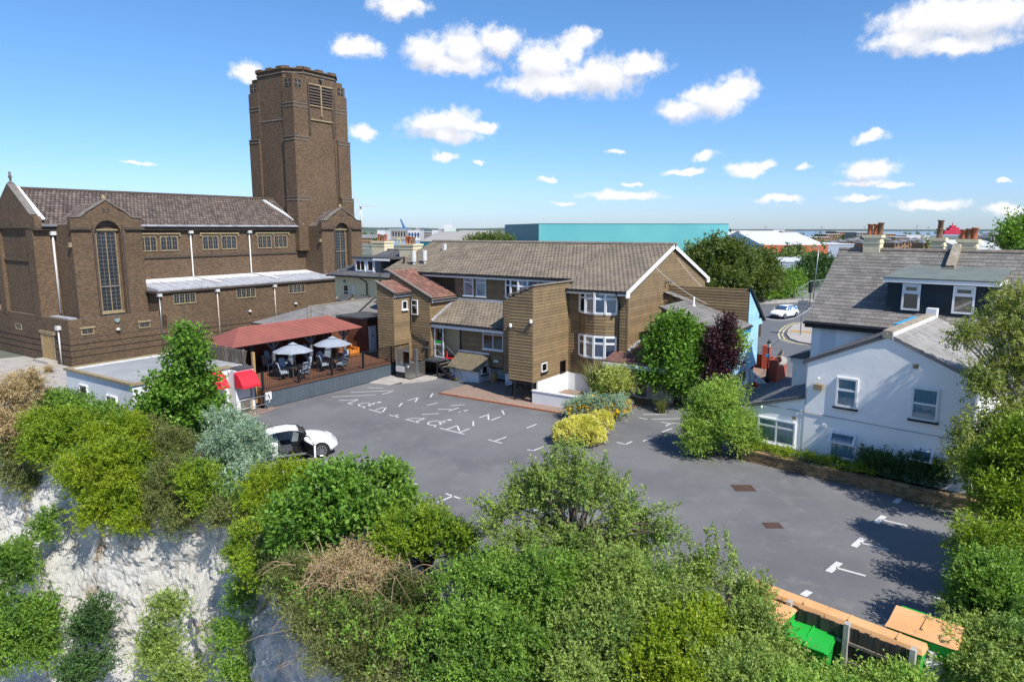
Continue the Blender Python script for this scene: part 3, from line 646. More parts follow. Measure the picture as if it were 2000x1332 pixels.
# iron covers in the tarmac
for (px, py, rx, ry) in ((1452, 953, .42, .34), (1509, 1026, .3, .24)):
    c = gp(px, py, 0); t_ = MB().box(c.x - rx, c.x + rx, c.y - ry, c.y + ry, .001, .012)
    for i in range(7): t_.box(c.x - rx + .04, c.x + rx - .04, c.y - ry + .04 + i * (2 * ry - .1) / 7, c.y - ry + .08 + i * (2 * ry - .1) / 7, .012, .02)
    mk('drain_cover', t_.v, t_.f, 'rust', carpark)
# rough ground by the church door
sheet('church_path', tr([(17.2, -43), (22.5, -43), (23.3, -56), (23.3, -64), (14, -66), (12, -50)]), 0.0, 'concrete_path')
# ================================================================== church (x = v, y = u in the street grid)
ch = T('church', 'long brown brick church with tall square tower and tiled roof', 'church', -62, 38, GA)
CB = 'church_brick'; VN = -60.3; VA = -55.97; VC = -64.07
# nave: walls with gable at the near end
ZE, ZRD = 10.6, 13.3
nv = MB().prism([(VN, 23.7, 0), (VN, 23.7, ZE), (VC, 23.7, ZRD), (2 * VC - VN, 23.7, ZE), (2 * VC - VN, 23.7, 0)], (0, 33, 0)); ch.mesh('nave_wall', nv, CB)
# gable parapet, stepped shoulders, cross
g = MB().prism([(VN + .35, 23.5, 10.35), (VN + .35, 23.5, 11.2), (VN - .35, 23.5, 11.3), (VC, 23.5, 13.75), (2 * VC - VN + .35, 23.5, 11.3), (2 * VC - VN - .35, 23.5, 11.2), (2 * VC - VN - .35, 23.5, 10.35)], (0, .5, 0)); gp_ = ch.mesh('gable_parapet', g, CB)
ch.mesh('coping', MB().beam((VN - .3, 23.76, 11.36), (VC, 23.76, 13.82), .55, .09).beam((2 * VC - VN + .3, 23.76, 11.36), (VC, 23.76, 13.82), .55, .09), 'stone_grey', gp_)
ch.mesh('gable_flashing', MB().beam((VN + .3, 24.15, 11.0), (VC, 24.15, 13.6), .3, .14), 'lead_white', gp_)
ch.mesh('cross', MB().box(VC - .07, VC + .07, 23.7, 23.84, 13.8, 14.75).box(VC - .22, VC + .22, 23.7, 23.84, 14.3, 14.44).box(VC - .16, VC + .16, 23.6, 23.92, 13.75, 13.95), 'stone_grey', gp_)
ch.mesh('slit_recess', MB().box(VC - .12, VC + .12, 23.44, 23.52, 10.7, 12.3), 'church_dark', gp_)
ch.mesh('end_panel', MB().box(VC - 3.2, VC + 3.2, 23.6, 23.7, 7.75, 7.9).box(VC + 2.6, VN, 23.42, 23.7, 3.3, 10.2).box(2 * VC - VN, VC - 2.6, 23.42, 23.7, 3.3, 10.2), CB, gp_)
for x0, x1 in ((VN - .6, VN + .4), (2 * VC - VN - .4, 2 * VC - VN + .6)): ch.box('cornice', x0, x1, 23.4, 25, 10.2, 10.36, 'church_dark', gp_)
# roof
sl = math.hypot(VC - VN - .45, ZRD - ZE + .2); upv = Vector((VC - VN - .45, 0, ZRD - ZE + .2)).normalized()
rf = ch.mesh('roof', MB().prism([(VN + .45, 24, ZE - .06), (VC, 24, ZRD + .14), (2 * VC - VN - .45, 24, ZE - .06), (2 * VC - VN - .45, 24, ZE - .2), (VC, 24, ZRD - .02), (VN + .45, 24, ZE - .2)], (0, 24.5, 0)), 'church_tile')
pm = pantile_mesh('church_tile')
ch.pieces('roof_tile', pm, tilerows((VN + .45, 24.2, ZE - .05), (0, 1, 0), 24.2, upv, sl, .32, .36, .1), 'church_tile', rf)
ch.mesh('ridge_tiles', MB().tube([(VC, 24.1, ZRD + .17), (VC, 48.4, ZRD + .17)], .16, 8), 'church_dark', rf)
# gutter and cornice along the nave
ch.box('cornice', VN, VN + .35, 30.4, 49.3, 10.2, 10.45, 'church_dark'); ch.mesh('gutter', MB().tube([(VN + .5, 30.4, 10.55), (VN + .5, 49.2, 10.55)], .075, 8), 'lead'); ch.mesh('gutter', MB().tube([(VN + .5, 23.9, 10.52), (VN + .5, 25.6, 10.52)], .1, 8), 'grey_metal')
ch.box('string_course', VN, VN + .12, 30.4, 49.2, 7.72, 7.86, 'church_dark')
# clerestory windows: pairs of three lights with stone hoods
def lights(fc, a0, a1, z0, z1, nl, arch=True, name='leaded_window'):
    w = MB(); fc.box(w, a0 - .06, a1 + .06, -.02, .07, z0 - .1, z0); fc.box(w, a0 - .06, a0, -.02, .05, z0, z1 + .06); fc.box(w, a1, a1 + .06, -.02, .05, z0, z1 + .06); fc.box(w, a0, a1, -.02, .05, z1, z1 + .06)
    lw = (a1 - a0) / nl
    for i in range(1, nl): fc.box(w, a0 + lw * i - .03, a0 + lw * i + .03, -.02, .045, z0, z1)
    if arch:
        for i in range(nl):
            c = a0 + lw * (i + .5)
            for s in (-1, 1):
                p = [fc.p(c + s * lw * .5, .045, z1), fc.p(c + s * lw * .5, .045, z1 - .22), fc.p(c + s * lw * .38, .045, z1 - .08), fc.p(c, .045, z1)]
                w.add(p, [(0, 1, 2, 3)])
    o = ch.mesh(name, w, 'stone')
    for i in range(nl):
        q = MB(); fc.box(q, a0 + lw * i + .04, a0 + lw * (i + 1) - .04, .005, .02, z0, z1); pn = ch.mesh('pane', q, 'leaded_glass', o)
        b = MB(); k = max(3, int((z1 - z0) / .3)); 
        for j in range(1, k): fc.box(b, a0 + lw * i + .04, a0 + lw * (i + 1) - .04, .02, .032, z0 + (z1 - z0) * j / k - .012, z0 + (z1 - z0) * j / k + .012)
        fc.box(b, a0 + lw * (i + .5) - .012, a0 + lw * (i + .5) + .012, .02, .034, z0, z1); ch.mesh('glazing_bars', b, 'stone_grey', o)
    return o
fn = Fc('v', VN)
for c in (33.2, 39.2, 45.2):
    for d in (-.98, .98): lights(fn, c + d - .76, c + d + .76, 8.42, 9.62, 3)
    h = MB(); fn.box(h, c - 2.05, c + 2.05, 0, .16, 9.8, 9.93); fn.box(h, c - 2.05, c - 1.92, 0, .14, 9.6, 9.8); fn.box(h, c + 1.92, c + 2.05, 0, .14, 9.6, 9.8); fn.box(h, c - .07, c + .07, 0, .12, 9.66, 9.8); ch.mesh('hood_mould', h, 'stone')
for u in (36.2, 42.4): 
    d = pipe(ch, [(VN + .12, u, 9.9), (VN + .12, u, 5.95), (VN + 1.6, u + .2, 5.75), (VN + 3.6, u + .6, 5.5)], .07, 'pipe_white'); ch.box('rainwater_head', VN + .02, VN + .34, u - .2, u + .2, 9.88, 10.12, 'pipe_white', d)
# aisle with lead roof
ch.box('aisle_wall', VN + .002, VA, 30.45, 50.5, 0, 5.0, CB)
ch.box('cornice', VN + .01, VA + .22, 30.2, 50.3, 5.0, 5.16, 'church_dark')
ch.mesh('lead_roof', MB().prism([(VA + .15, 30.4, 5.17), (VA + .15, 30.4, 5.3), (VN, 30.4, 5.86), (VN, 30.4, 5.17)], (0, 19.2, 0)), 'lead')
ch.mesh('roof_flashing', MB().prism([(VN + 2.4, 30.45, 5.53), (VN + .02, 30.45, 5.9), (VN + .02, 30.45, 5.86), (VN + 2.4, 30.45, 5.49)], (0, 19.0, 0)), 'lead_white')
mb = MB()
for i in range(25): mb.tube([(VA + .1, 30.9 + i * .78, 5.32), (VN + .1, 30.9 + i * .78, 5.9)], .025, 5)
ch.mesh('lead_roll', mb, 'lead_white')
fa = Fc('v', VA)
for u in (32.7, 38.7, 44.5): lights(fa, u - .95, u + .95, 4.05, 4.78, 4, False)
for i, (u, zb, mm) in enumerate(((30.46, 0, 'grey_metal'), (35.72, .3, 'pipe_rust'), (41.78, 1, 'pipe_rust'))):
    d = pipe(ch, [(VA + .12, u, 4.85), (VA + .12, u, zb)], .06 if i else .05, mm); ch.box('rainwater_head', VA + .02, VA + .3, u - .17, u + .17, 4.75, 4.98, 'pipe_white', d)
# low vestry with banded walls
ch.box('vestry_wall', -70, VA, 23.44, 31.0, 0, 3.18, CB); ch.box('vestry_roof', -70, VA - .25, 23.7, 30.4, 3.18, 3.4, 'felt_roof')
ch.mesh('parapet', MB().box(VA - .25, VA, 23.44, 30.4, 3.18, 3.52).box(-70, VA - .25, 23.44, 23.7, 3.18, 3.52), CB)
ch.mesh('roof_flashing', MB().box(-60.4, -57.2, 23.95, 24.6, 3.4, 3.5), 'lead')
bm = MB()
for z in (.62, 1.1, 1.56, 2.04):            # recessed joints read as dark bands between proud courses
    bm.box(VA, VA + .012, 23.44, 50.4, z, z + .07); bm.box(-70, VA + .012, 23.43, 23.44, z, z + .07)
ch.mesh('band_joint', bm, 'church_dark')
bm = MB()
for z0, z1 in ((.0, .6), (.71, 1.08), (1.19, 1.54), (1.65, 2.02)):
    bm.box(VA, VA + .05, 23.4, 50.4, z0, z1)
    for a, b in ((-70, -60.75), (-58.5, VA)): bm.box(a, b, 23.39, 23.44, z0, z1)
ch.mesh('plinth_band', bm, CB)
for u in (24.72, 29.1):
    lights(fa, u - .4, u + .4, 2.38, 2.72, 1, False); h = MB(); fa.box(h, u - .55, u + .55, 0, .1, 2.76, 2.9); ch.mesh('lintel', h, 'stone')
fd = Fc('u', 23.44); lights(fd, -65.3, -64.3, 2.2, 2.55, 1, False)
d = MB(); fd.box(d, -60.75, -60.5, 0, .08, 0, 2.2); fd.box(d, -58.75, -58.5, 0, .08, 0, 2.2); fd.box(d, -60.9, -58.35, 0, .12, 2.2, 2.42); ch.mesh('door_frame', d, 'stone')
dr = MB()
for i in range(5): fd.box(dr, -60.5 + i * .35, -60.5 + i * .35 + .335, 0, .05, .2, 2.2)
ch.mesh('door', dr, 'timber_new'); ch.box('door_step', -60.9, -58.3, 22.7, 23.44, 0, .2, 'concrete')
pipe(ch, [(-57.4, 23.3, 2.9), (-57.4, 23.3, 0)], .06, 'pipe_white'); ch.box('rainwater_head', -57.6, -57.2, 23.15, 23.43, 2.7, 3.0, 'pipe_white')
ch.mesh('alarm_box', MB().prism([(VA + .02, 26.75, 3.3), (VA + .02, 27.15, 3.3), (VA + .02, 27.15, 3.1), (VA + .02, 26.95, 2.95), (VA + .02, 26.75, 3.1)], (.1, 0, 0)), 'sheet_green')
for u, z in ((26.95, 2.4), (38.95, 2.65), (44.2, 2.9)): ch.mesh('wall_lamp', MB().lathe((VA + .12, u, z), [(.06, .16), (.14, .08), (.16, 0), (.08, -.08)], 10), 'lamp_glass')
# transepts: face, arched niche, tall window, stepped gable
def transept(u0, u1, vf, zb, wz):
    uc = (u0 + u1) / 2; f = Fc('v', vf)
    prof = [(u0, zb), (u0, 11.15), (u0 + .75, 11.2), (u0 + 1.15, 11.55), (uc - .35, 12.3), (uc, 12.55), (uc + .35, 12.3), (u1 - 1.15, 11.55), (u1 - .75, 11.2), (u1, 11.15), (u1, zb)]
    # front wall with a deep opening: built from pieces round the niche
    hw = 1.0; zt = 10.2
    b = MB(); D = .45
    b.prism([(vf, u0, zb), (vf, u0, 11.15), (vf, u0 + .75, 11.2), (vf, u0 + 1.15, 11.5), (vf, uc - hw, 11.75), (vf, uc - hw, zb)], (-D, 0, 0))
    b.prism([(vf, u1, zb), (vf, uc + hw, zb), (vf, uc + hw, 11.75), (vf, u1 - 1.15, 11.5), (vf, u1 - .75, 11.2), (vf, u1, 11.15)], (-D, 0, 0))
    arc = [(uc + hw * math.cos(R(a)), zt - .25 + hw * 1.0 * math.sin(R(a))) for a in range(0, 181, 15)]
    b.prism([(vf, uc + hw, 11.75), (vf, uc + .35, 12.3), (vf, uc, 12.55), (vf, uc - .35, 12.3), (vf, uc - hw, 11.75)] + [(vf, a, z) for a, z in arc[::-1]], (-D, 0, 0))
    t = ch.mesh('transept_wall', b, CB)
    ch.box('transept_body', 2 * VC - VN, vf - D, u0 + .02, u1 - .02, zb, 10.6, CB, t)
    mb = MB()
    for s in (-1, 1): f.box(mb, uc + s * (hw + .12) - .06, uc + s * (hw + .12) + .06, 0, .1, zb + .2, 10.6)
    ch.mesh('pilaster', mb, 'church_dark', t)
    # window in the niche
    fw = Fc('v', vf - D); w = lights(fw, uc - .72, uc + .72, wz, zt - .15, 2, True, 'tall_leaded_window')
    h = MB(); fw.box(h, uc - .98, uc + .98, .0, .2, zt - .05, zt + .08); fw.box(h, uc - .9, uc + .9, 0, .2, wz - .25, wz - .1); ch.mesh('window_stone', h, 'stone', t)
    h = MB(); fw.box(h, uc - .72, uc + .72, .02, .1, wz + 1.9, wz + 2.02); ch.mesh('transom', h, 'stone_grey', t)
    for s in (u0, u1): ch.box('cornice', vf, vf + .2, (u0 - .15 if s == u0 else uc + hw + .3), (uc - hw - .3 if s == u0 else u1 + .15), 10.22, 10.42, 'church_dark', t)
    cp = MB()
    for a, bq in zip(prof[1:-1], prof[2:-1]): cp.beam((vf - .2, a[0], a[1] + .04), (vf - .2, bq[0], bq[1] + .04), .55, .08)
    ch.mesh('coping', cp, 'stone_grey', t); ch.mesh('finial', MB().lathe((vf - .2, uc, 12.55), [(.16, 0), (.2, .15), (.1, .3), (.05, .4)], 8), 'stone', t)
    for s in (-.18, .18): ch.box('vent_slit', vf - .01, vf + .012, uc + s - .1, uc + s + .1, 11.55, 11.9, 'church_dark', t)
    # tiled roof running back into the nave
    rr = MB().prism([(vf - .4, u0 + .1, 10.55), (vf - .4, uc, 12.3), (vf - .4, u1 - .1, 10.55)], (VC - vf, 0, 0)); r_ = ch.mesh('transept_roof', rr, 'church_tile', t)
    slp = math.hypot(uc - u0 - .1, 1.75); ml = tilerows((vf - .4, u0 + .1, 10.56), (-1, 0, 0), 3.2, Vector((0, uc - u0 - .1, 1.75)).normalized(), slp, .32, .36, .08)
    ch.pieces('transept_tile', pm, ml, 'church_tile', r_, 0)
    return t
transept(24.95, 30.35, -57.5, 3.3, 3.75); transept(49.3, 55.0, -57.5, 0, 5.9)
d = pipe(ch, [(VN + .15, 24.75, 9.9), (VN + .15, 24.75, 3.6)], .08, 'pipe_white'); ch.box('rainwater_head', VN + .02, VN + .36, 24.55, 24.95, 9.8, 10.1, 'pipe_white', d)
for u, v in ((24.9, -57.7), (49.25, -57.7)): ch.box('corbel_lamp', v - .1, v + .15, u - .15, u + .05, 8.9, 9.25, 'stone')
# lead valley between nave roof and tower
ch.mesh('lead_valley', MB().beam((VC + .3, 47.0, 13.3), (VN + .45, 48.6, 10.75), .5, .12).beam((VN + .45, 48.6, 10.75), (VN - .6, 51.2, 12.3), .5, .12), 'lead_white')
# tower
tu, tv, th = 52.05, -63.6, 3.62
tw = ch.box('tower', tv - th + .25, tv + th - .25, tu - th + .25, tu + th - .25, 8, 26.2, CB)
m = MB()
for (za, zb_, e) in ((8, 13.7, .34), (13.7, 19.9, .2), (19.9, 24.7, .06), (24.7, 25.75, -.06)):   # clasping corner buttresses with set-offs
    for sx in (-1, 1):
        for sy in (-1, 1):
            x1 = tv + sx * (th + e); y1 = tu + sy * (th + e); m.box(x1 - sx * 1.75, x1, y1 - sy * 1.75, y1, za, zb_)
ch.mesh('corner_buttress', m, CB, tw)
m = MB()
for z, e in ((13.62, .38), (19.82, .25), (23.2, .1)):
    for sx in (-1, 1):
        for sy in (-1, 1):
            x1 = tv + sx * (th + e); y1 = tu + sy * (th + e); m.box(x1 - sx * 1.8, x1, y1 - sy * 1.8, y1, z, z + .08); m.box(x1 - sx * 1.8, x1, y1 - sy * 1.8, y1, z - .35, z - .27)
m.box(tv - 2.1, tv + 2.1, tu - th - .02, tu - th + .3, 21.6, 21.75)
ch.mesh('set_off', m, 'stone_grey', tw)
oc = []                                      # octagonal crown
for sx, sy in ((1, -1), (1, 1), (-1, 1), (-1, -1)):
    q = 1.5; pA = (tv + sx * (th - q), tu + sy * (th - .02)); pB = (tv + sx * (th - .02), tu + sy * (th - q)); oc += [pA, pB] if sx * sy < 0 else [pB, pA]
ch.mesh('tower_crown', MB().prism([(x, y, 8) for x, y in oc], (0, 0, 18.7)), CB, tw)
m = MB(); m2 = MB()
for i in range(8):
    A, B = Vector(oc[i] + (0,)), Vector(oc[(i + 1) % 8] + (0,)); d = B - A; n = max(2, round(d.length / .95)); n += (n + 1) % 2
    m2.beam(A + Vector((0, 0, 26.35)), B + Vector((0, 0, 26.35)), .2, .09)
    for k in range(n):
        a, b = A + d * (k / n), A + d * ((k + 1) / n); top = 27.0 if k % 2 == 0 else 26.83
        m.beam((a.lerp(b, .5) + Vector((0, 0, (26.7 + top) / 2))) - d.normalized() * d.length / n / 2, (a.lerp(b, .5) + Vector((0, 0, (26.7 + top) / 2))) + d.normalized() * d.length / n / 2, .35, top - 26.7)
ch.mesh('battlement', m, CB, tw); ch.mesh('string_course', m2, 'stone_grey', tw)
# buttress-head openings
m = MB(); m3 = MB()
for sx in (-1, 1):
    for sy in (-1, 1):
        x1, y1 = tv + sx * (th - .06), tu + sy * (th - .06)
        m.box(x1 - sx * 1.05, x1 - sx * .3, y1, y1 + sy * .012, 24.85, 25.6); m.box(x1, x1 + sx * .012, y1 - sy * 1.05, y1 - sy * .3, 24.85, 25.6)
        m3.box(x1 - sx * .7, x1 - sx * .62, y1, y1 + sy * .04, 24.85, 25.6); m3.box(x1, x1 + sx * .04, y1 - sy * .7, y1 - sy * .62, 24.85, 25.6); m3.box(x1 - sx * 1.05, x1 - sx * .3, y1, y1 + sy * .036, 25.2, 25.27); m3.box(x1, x1 + sx * .036, y1 - sy * 1.05, y1 - sy * .3, 25.2, 25.27)
ch.mesh('head_opening', m, 'dark_room', tw); ch.mesh('stone_tracery', m3, 'stone_grey', tw)
# louvred belfry opening
ft = Fc('v', tv + th)
lo = MB(); ft.box(lo, tu - 1.5, tu - .08, -.02, .03, 23.3, 25.3); ft.box(lo, tu + .08, tu + 1.5, -.02, .03, 23.3, 25.3); bo = ch.mesh('belfry_opening', lo, 'dark_room', tw)
for s in (-1, 1):
    for i in range(6):
        l = MB(); a0, a1 = (tu + .1, tu + 1.48) if s > 0 else (tu - 1.48, tu - .1); z = 23.45 + i * .3
        l.add([ft.p(a0, .03, z + .2), ft.p(a1, .03, z + .2), ft.p(a1, .16, z), ft.p(a0, .16, z), ft.p(a0, .03, z + .16), ft.p(a1, .03, z + .16), ft.p(a1, .16, z - .04), ft.p(a0, .16, z - .04)], [(0, 1, 2, 3), (7, 6, 5, 4), (3, 2, 6, 7)]); ch.mesh('louvre', l, 'church_dark', bo)
st = MB(); ft.box(st, tu - 1.62, tu + 1.62, 0, .14, 25.3, 25.46); ft.box(st, tu - .08, tu + .08, 0, .16, 22.2, 25.3); ft.box(st, tu - 1.5, tu + 1.5, 0, .12, 21.7, 21.84); ft.box(st, tu - 1.5, tu + 1.5, 0, .1, 23.15, 23.28)
ch.mesh('belfry_stone', st, 'stone', tw)
st = MB()
for s in (-1.62, 1.62): ft.box(st, tu + s - .1, tu + s + .1, 0, .1, 20.2, 25.5)
ch.mesh('belfry_rib', st, 'church_dark', tw)
ch.mesh('floodlight', MB().box(tv + th + .05, tv + th + .45, tu - .2, tu + .2, 25.9, 26.05).tube([(tv + th, tu - .1, 25.9), (tv + th + .1, tu - .1, 25.0)], .03, 5), 'grey_metal', tw)
pipe(ch, [(tv + th + .05, tu + 1.7, 20.0), (tv + th + .36, tu + 1.7, 12.6)], .03, 'church_dark', 'lightning_rod', tw)
# ================================================================== hotel with brown boarded walls
ht = T('hotel', 'brown boarded two-storey hotel with tiled roof and bowed white windows', 'hotel', -27, 44, GA)
CK = 'cladding_back'; bd = board_mesh('cladding'); BO = []
KS = (9.2 - 6.6) / (45.1 - 37.7)
zr_ = lambda u: 6.6 + (u - 37.7) * KS if u < 45.1 else 9.2 - (u - 45.1) * KS
wl = MB()
wl.prism([(-21.4, 38, 0), (-21.4, 38, zr_(38) - .1), (-21.4, 45.1, 9.1), (-21.4, 52.2, zr_(52.2) - .1), (-21.4, 52.2, 0)], (4.2, 0, 0))
wl.prism([(-38.3, 39.5, 0), (-38.3, 39.5, zr_(39.5) - .1), (-38.3, 45.1, 9.1), (-38.3, 52.2, zr_(52.2) - .1), (-38.3, 52.2, 0)], (16.9, 0, 0))
ht.mesh('main_wall', wl, CK)
fg, ff, fu = Fc('v', -17.2), Fc('u', 38), Fc('u', 39.5)
BO += clad(fg, 38, 52.2, 2.2, 9.1, top=lambda a: zr_(a) - .08)
# --- bowed bays
def bow(c0, c1, plane, dep, nf=4):
    cx = (c0 + c1) / 2; hw = (c1 - c0) / 2; r = (hw * hw + dep * dep) / (2 * dep); a = math.asin(hw / r)
    return [(cx + r * math.sin(-a + 2 * a * i / nf), plane - (r * math.cos(-a + 2 * a * i / nf) - (r - dep))) for i in range(nf + 1)]
def bowmat(p, q, z, h, t):
    P, Q = Vector(p + (0,)), Vector(q + (0,)); x = P - Q; nr = Vector((-(Q - P).y, (Q - P).x, 0)).normalized()
    if nr.y > 0: nr = -nr
    return cols(tuple(x), tuple(nr * t), (0, 0, h), (Q.x, Q.y, z))
def bay(c0, c1, plane, z0, z1, apron=None, label=None, dep=.5, open_=False):
    pts = bow(c0, c1, plane, dep); w = MB()
    body = [(c0, plane + .02, z0)] + [(x, y, z0) for x, y in pts] + [(c1, plane + .02, z0)]
    w.prism([(x, y + .0, z0 - .06) for x, y, _ in body], (0, 0, .06)); w.prism([(x, y, z1) for x, y, _ in body], (0, 0, .05))
    zt = z0 + (z1 - z0) * .68
    for (x, y) in pts: w.beam((x, y + .03, z0), (x, y + .03, z1), .15, .13)
    for (p, q) in zip(pts, pts[1:]):
        for z, h in ((z0 + .05, .1), (zt, .12), (z1 - .05, .1)): w.beam((p[0], p[1] + .03, z), (q[0], q[1] + .03, z), .09, h)
    o = ht.mesh('bow_window', w, 'upvc')
    if label: o['label'] = label
    inn = MB().prism([(x, y + .12, z0) for x, y, _ in body[1:-1]] + [(c1, plane + .05, z0), (c0, plane + .05, z0)], (0, 0, z1 - z0)); ht.mesh('interior', inn, 'dark_room', o)
    for (p, q) in zip(pts, pts[1:]):
        for a, b in ((z0 + .1, zt - .04), (zt + .04, z1 - .1)):
            P, Q = Vector(p + (0,)), Vector(q + (0,)); P, Q = P.lerp(Q, .1), P.lerp(Q, .9); g = MB(); g.beam((P.x, P.y + .03, (a + b) / 2), (Q.x, Q.y + .03, (a + b) / 2), .01, b - a); ht.mesh('pane', g, 'glass', o)
        fr = MB(); s = []
        k = 12
        for i in range(k + 1):
            t = i / k; x = p[0] + (q[0] - p[0]) * t; y = p[1] + (q[1] - p[1]) * t + .08 + .012 * math.sin(i * 2.2); s.append((x, y))
        fr.add([(x, y, z0) for x, y in s] + [(x, y, z1) for x, y in s], [(i, i + 1, k + 2 + i, k + 1 + i) for i in range(k)]); ht.mesh('curtain', fr, 'curtain_blue', o)
    if apron:
        ht.mesh('bay_wall', MB().prism([(x, y + .04, apron) for x, y, _ in body[1:-1]] + [(c1, plane + .05, apron), (c0, plane + .05, apron)], (0, 0, z0 - .06 - apron)), CK)
        z = apron
        while z < z0 - .1:
            h = min(.19, z0 - .06 - z)
            for p, q in zip(pts, pts[1:]): BO.append(bowmat((p[0], p[1] + .04), (q[0], q[1] + .04), z, h * 1.04, .03))
            z += .19
    return o
bay(-20.45, -17.9, 38, 5.12, 6.5, 3.82, 'upper bowed window beside the gable corner')
bay(-20.45, -17.9, 38, 2.35, 3.72, 1.15, 'lower bowed window beside the gable corner')
bay(-27.15, -24.5, 39.5, 5.5, 6.85, None, 'bowed window under the eaves behind the tall boarded tower', .45)
BO += clad(ff, -21.3, -17.2, 1.15, 6.5, holes=[(-20.45, -17.9, 1.1, 6.5)])
ht.mesh('white_base', MB().box(-21.3, -17.25, 37.93, 38, 0, 1.14), 'render_white')
ht.box('corner_trim', -17.2, -17.1, 37.96, 38.06, 2.0, 6.5, 'cladding')
BO += clad(fu, -31.7, -21.4, 5.1, 7.1, holes=[(-30.85, -29.98, 5.5, 6.9), (-29.7, -28.85, 5.5, 6.9), (-27.15, -24.5, 5.4, 6.9)])
window(ht, fu, -30.85, -29.98, 5.5, 6.85, .0, 1, .72, label='left of the two upper windows over the low roof'); window(ht, fu, -29.7, -28.85, 5.5, 6.85, .0, 1, .72)
# --- boarded stair towers (sloping tops)
t1 = lambda a: 6.58 - (a + 35.05) * .375
t2 = lambda a: 7.05 - (a + 35.07) * .435
t3 = lambda a: 6.36 + (a + 22.95) * .385
tb = MB()
tb.prism([(-35.05, 34.8, .3), (-33.5, 34.8, .3), (-33.5, 34.8, t1(-33.5) - .2), (-35.05, 34.8, t1(-35.05) - .2)], (0, 4.8, 0))
tb.prism([(-35.4, 36.6, .3), (-31.72, 36.6, .3), (-31.72, 36.6, t2(-31.72) - .2), (-35.4, 36.6, t2(-35.4) - .2)], (0, 4.5, 0))
ht.mesh('stair_tower', tb, CK)
f1u, f1v, f2u, f2v = Fc('u', 34.8), Fc('v', -33.5), Fc('u', 36.6), Fc('v', -31.72)
BO += clad(f1u, -35.05, -33.46, .6, 6.6, top=lambda a: t1(a) - .02); BO += clad(f1v, 34.8, 36.6, .6, 5.72, holes=[(35.62, 36.14, 4.62, 5.25)])
BO += clad(f2u, -33.5, -31.68, .9, 7.1, top=lambda a: t2(a) - .02, holes=[(-33.42, -32.8, 4.2, 5.28)]); BO += clad(Fc('u', 36.59), -35.4, -33.5, 5.6, 7.1, top=lambda a: t2(a) - .02); BO += clad(f2v, 36.6, 39.5, 1.3, 5.38)
window(ht, f1v, 35.62, 36.14, 4.62, 5.25, 0, 1, None, label='small square window high on the leftmost tower'); window(ht, f2u, -33.42, -32.8, 4.2, 5.28, 0, 1, .62, dark=True, sill='black_metal', label='sash window on the second tower')
tp = pantile_mesh('tile_red')
def mono(x0, x1, z0, z1, y0, y1, m, nm, tw=.3, th=.3, mesh=None, lim=60):   # monopitch roof falling to +x
    s = math.hypot(x0 - x1, z0 - z1); up = Vector((x0 - x1, 0, z0 - z1)) / s
    r = ht.mesh(nm, MB().prism([(x1, y0, z1), (x0, y0, z0), (x0, y0, z0 - .12), (x1, y0, z1 - .12)], (0, y1 - y0, 0)), CK)
    ht.pieces('roof_tile', mesh or tp, tilerows((x1, y0 + .12, z1 + .005), (0, 1, 0), y1 - y0 - .12, up, s, tw, th, .09), m, r, lim)
    ht.mesh('verge', MB().beam((x0 - .05, y0 + .02, z0 + .07), (x1 + .06, y0 + .02, z1 + .07), .2, .1), 'mortar_ridge', r)
    return r
r1 = mono(-35.1, -33.35, t1(-35.1) - .02, t1(-33.35) - .1, 34.75, 36.6, 'tile_red', 'tower_roof')
r2 = mono(-35.6, -31.5, t2(-35.6) - .02, t2(-31.5) - .06, 36.55, 39.9, 'tile_red', 'tower_roof', lim=120)
for x, y0, y1, z in ((-33.3, 34.8, 36.55, t1(-33.35) - .22), (-31.42, 36.6, 39.5, t2(-31.5) - .2)): ht.mesh('gutter', MB().tube([(x, y0, z), (x, y1, z)], .06, 8), 'black_metal'); ht.box('fascia', x - .08, x - .05, y0, y1, z - .16, z + .06, 'upvc')
pipe(ht, [(-33.36, 36.45, 5.5), (-33.36, 36.45, 3.2), (-32.2, 36.5, 2.5), (-31.9, 36.5, 2.3), (-31.9, 36.5, .3)], .045, 'black_metal'); ht.mesh('rainwater_head', MB().lathe((-31.9, 36.47, 2.25), [(.06, -.15), (.13, .05), (.14, .15)], 8), 'black_metal')
pipe(ht, [(-34.9, 35.0, 6.2), (-34.9, 35.0, 7.25)], .04, 'black_metal', 'vent_pipe')
# tall tower on the right of the recess
f3u, f3v = Fc('u', 33.68), Fc('v', -21.25)
ht.mesh('stair_tower', MB().prism([(-22.95, 33.7, 1.2), (-21.27, 33.7, 1.2), (-21.27, 33.7, t3(-21.27) - .06), (-22.95, 33.7, t3(-22.95) - .06)], (0, 5.9, 0)), CK)
BO += clad(f3u, -22.95, -21.22, 1.27, 7.05, top=lambda a: t3(a) - .02); BO += clad(f3v, 33.68, 38, 1.2, 6.98, holes=[(34.62, 35.25, 1.66, 2.25), (36.9, 37.55, 1.2, 2.02)])
window(ht, f3v, 34.62, 35.25, 1.7, 2.25, 0, 1, None, dark=True, sill='black_metal', fr='upvc', label='small tilted window low on the tall tower'); window(ht, f3v, 36.9, 37.55, 1.22, 2.02, 0, 1, None, dark=True, fr='black_metal', sill=None)
ht.mesh('coping', MB().beam((-21.25, 33.66, 7.03), (-21.25, 38.6, 7.03), .2, .08).beam((-22.98, 33.7, t3(-22.98) + .02), (-21.2, 33.7, t3(-21.2) + .02), .2, .08), 'mortar_ridge')
ht.box('recess_wall', -25.2, -22.96, 36.32, 39.5, .9, 5.7, CK); fs = Fc('u', 36.32); BO += clad(fs, -25.15, -22.95, .95, 5.7)
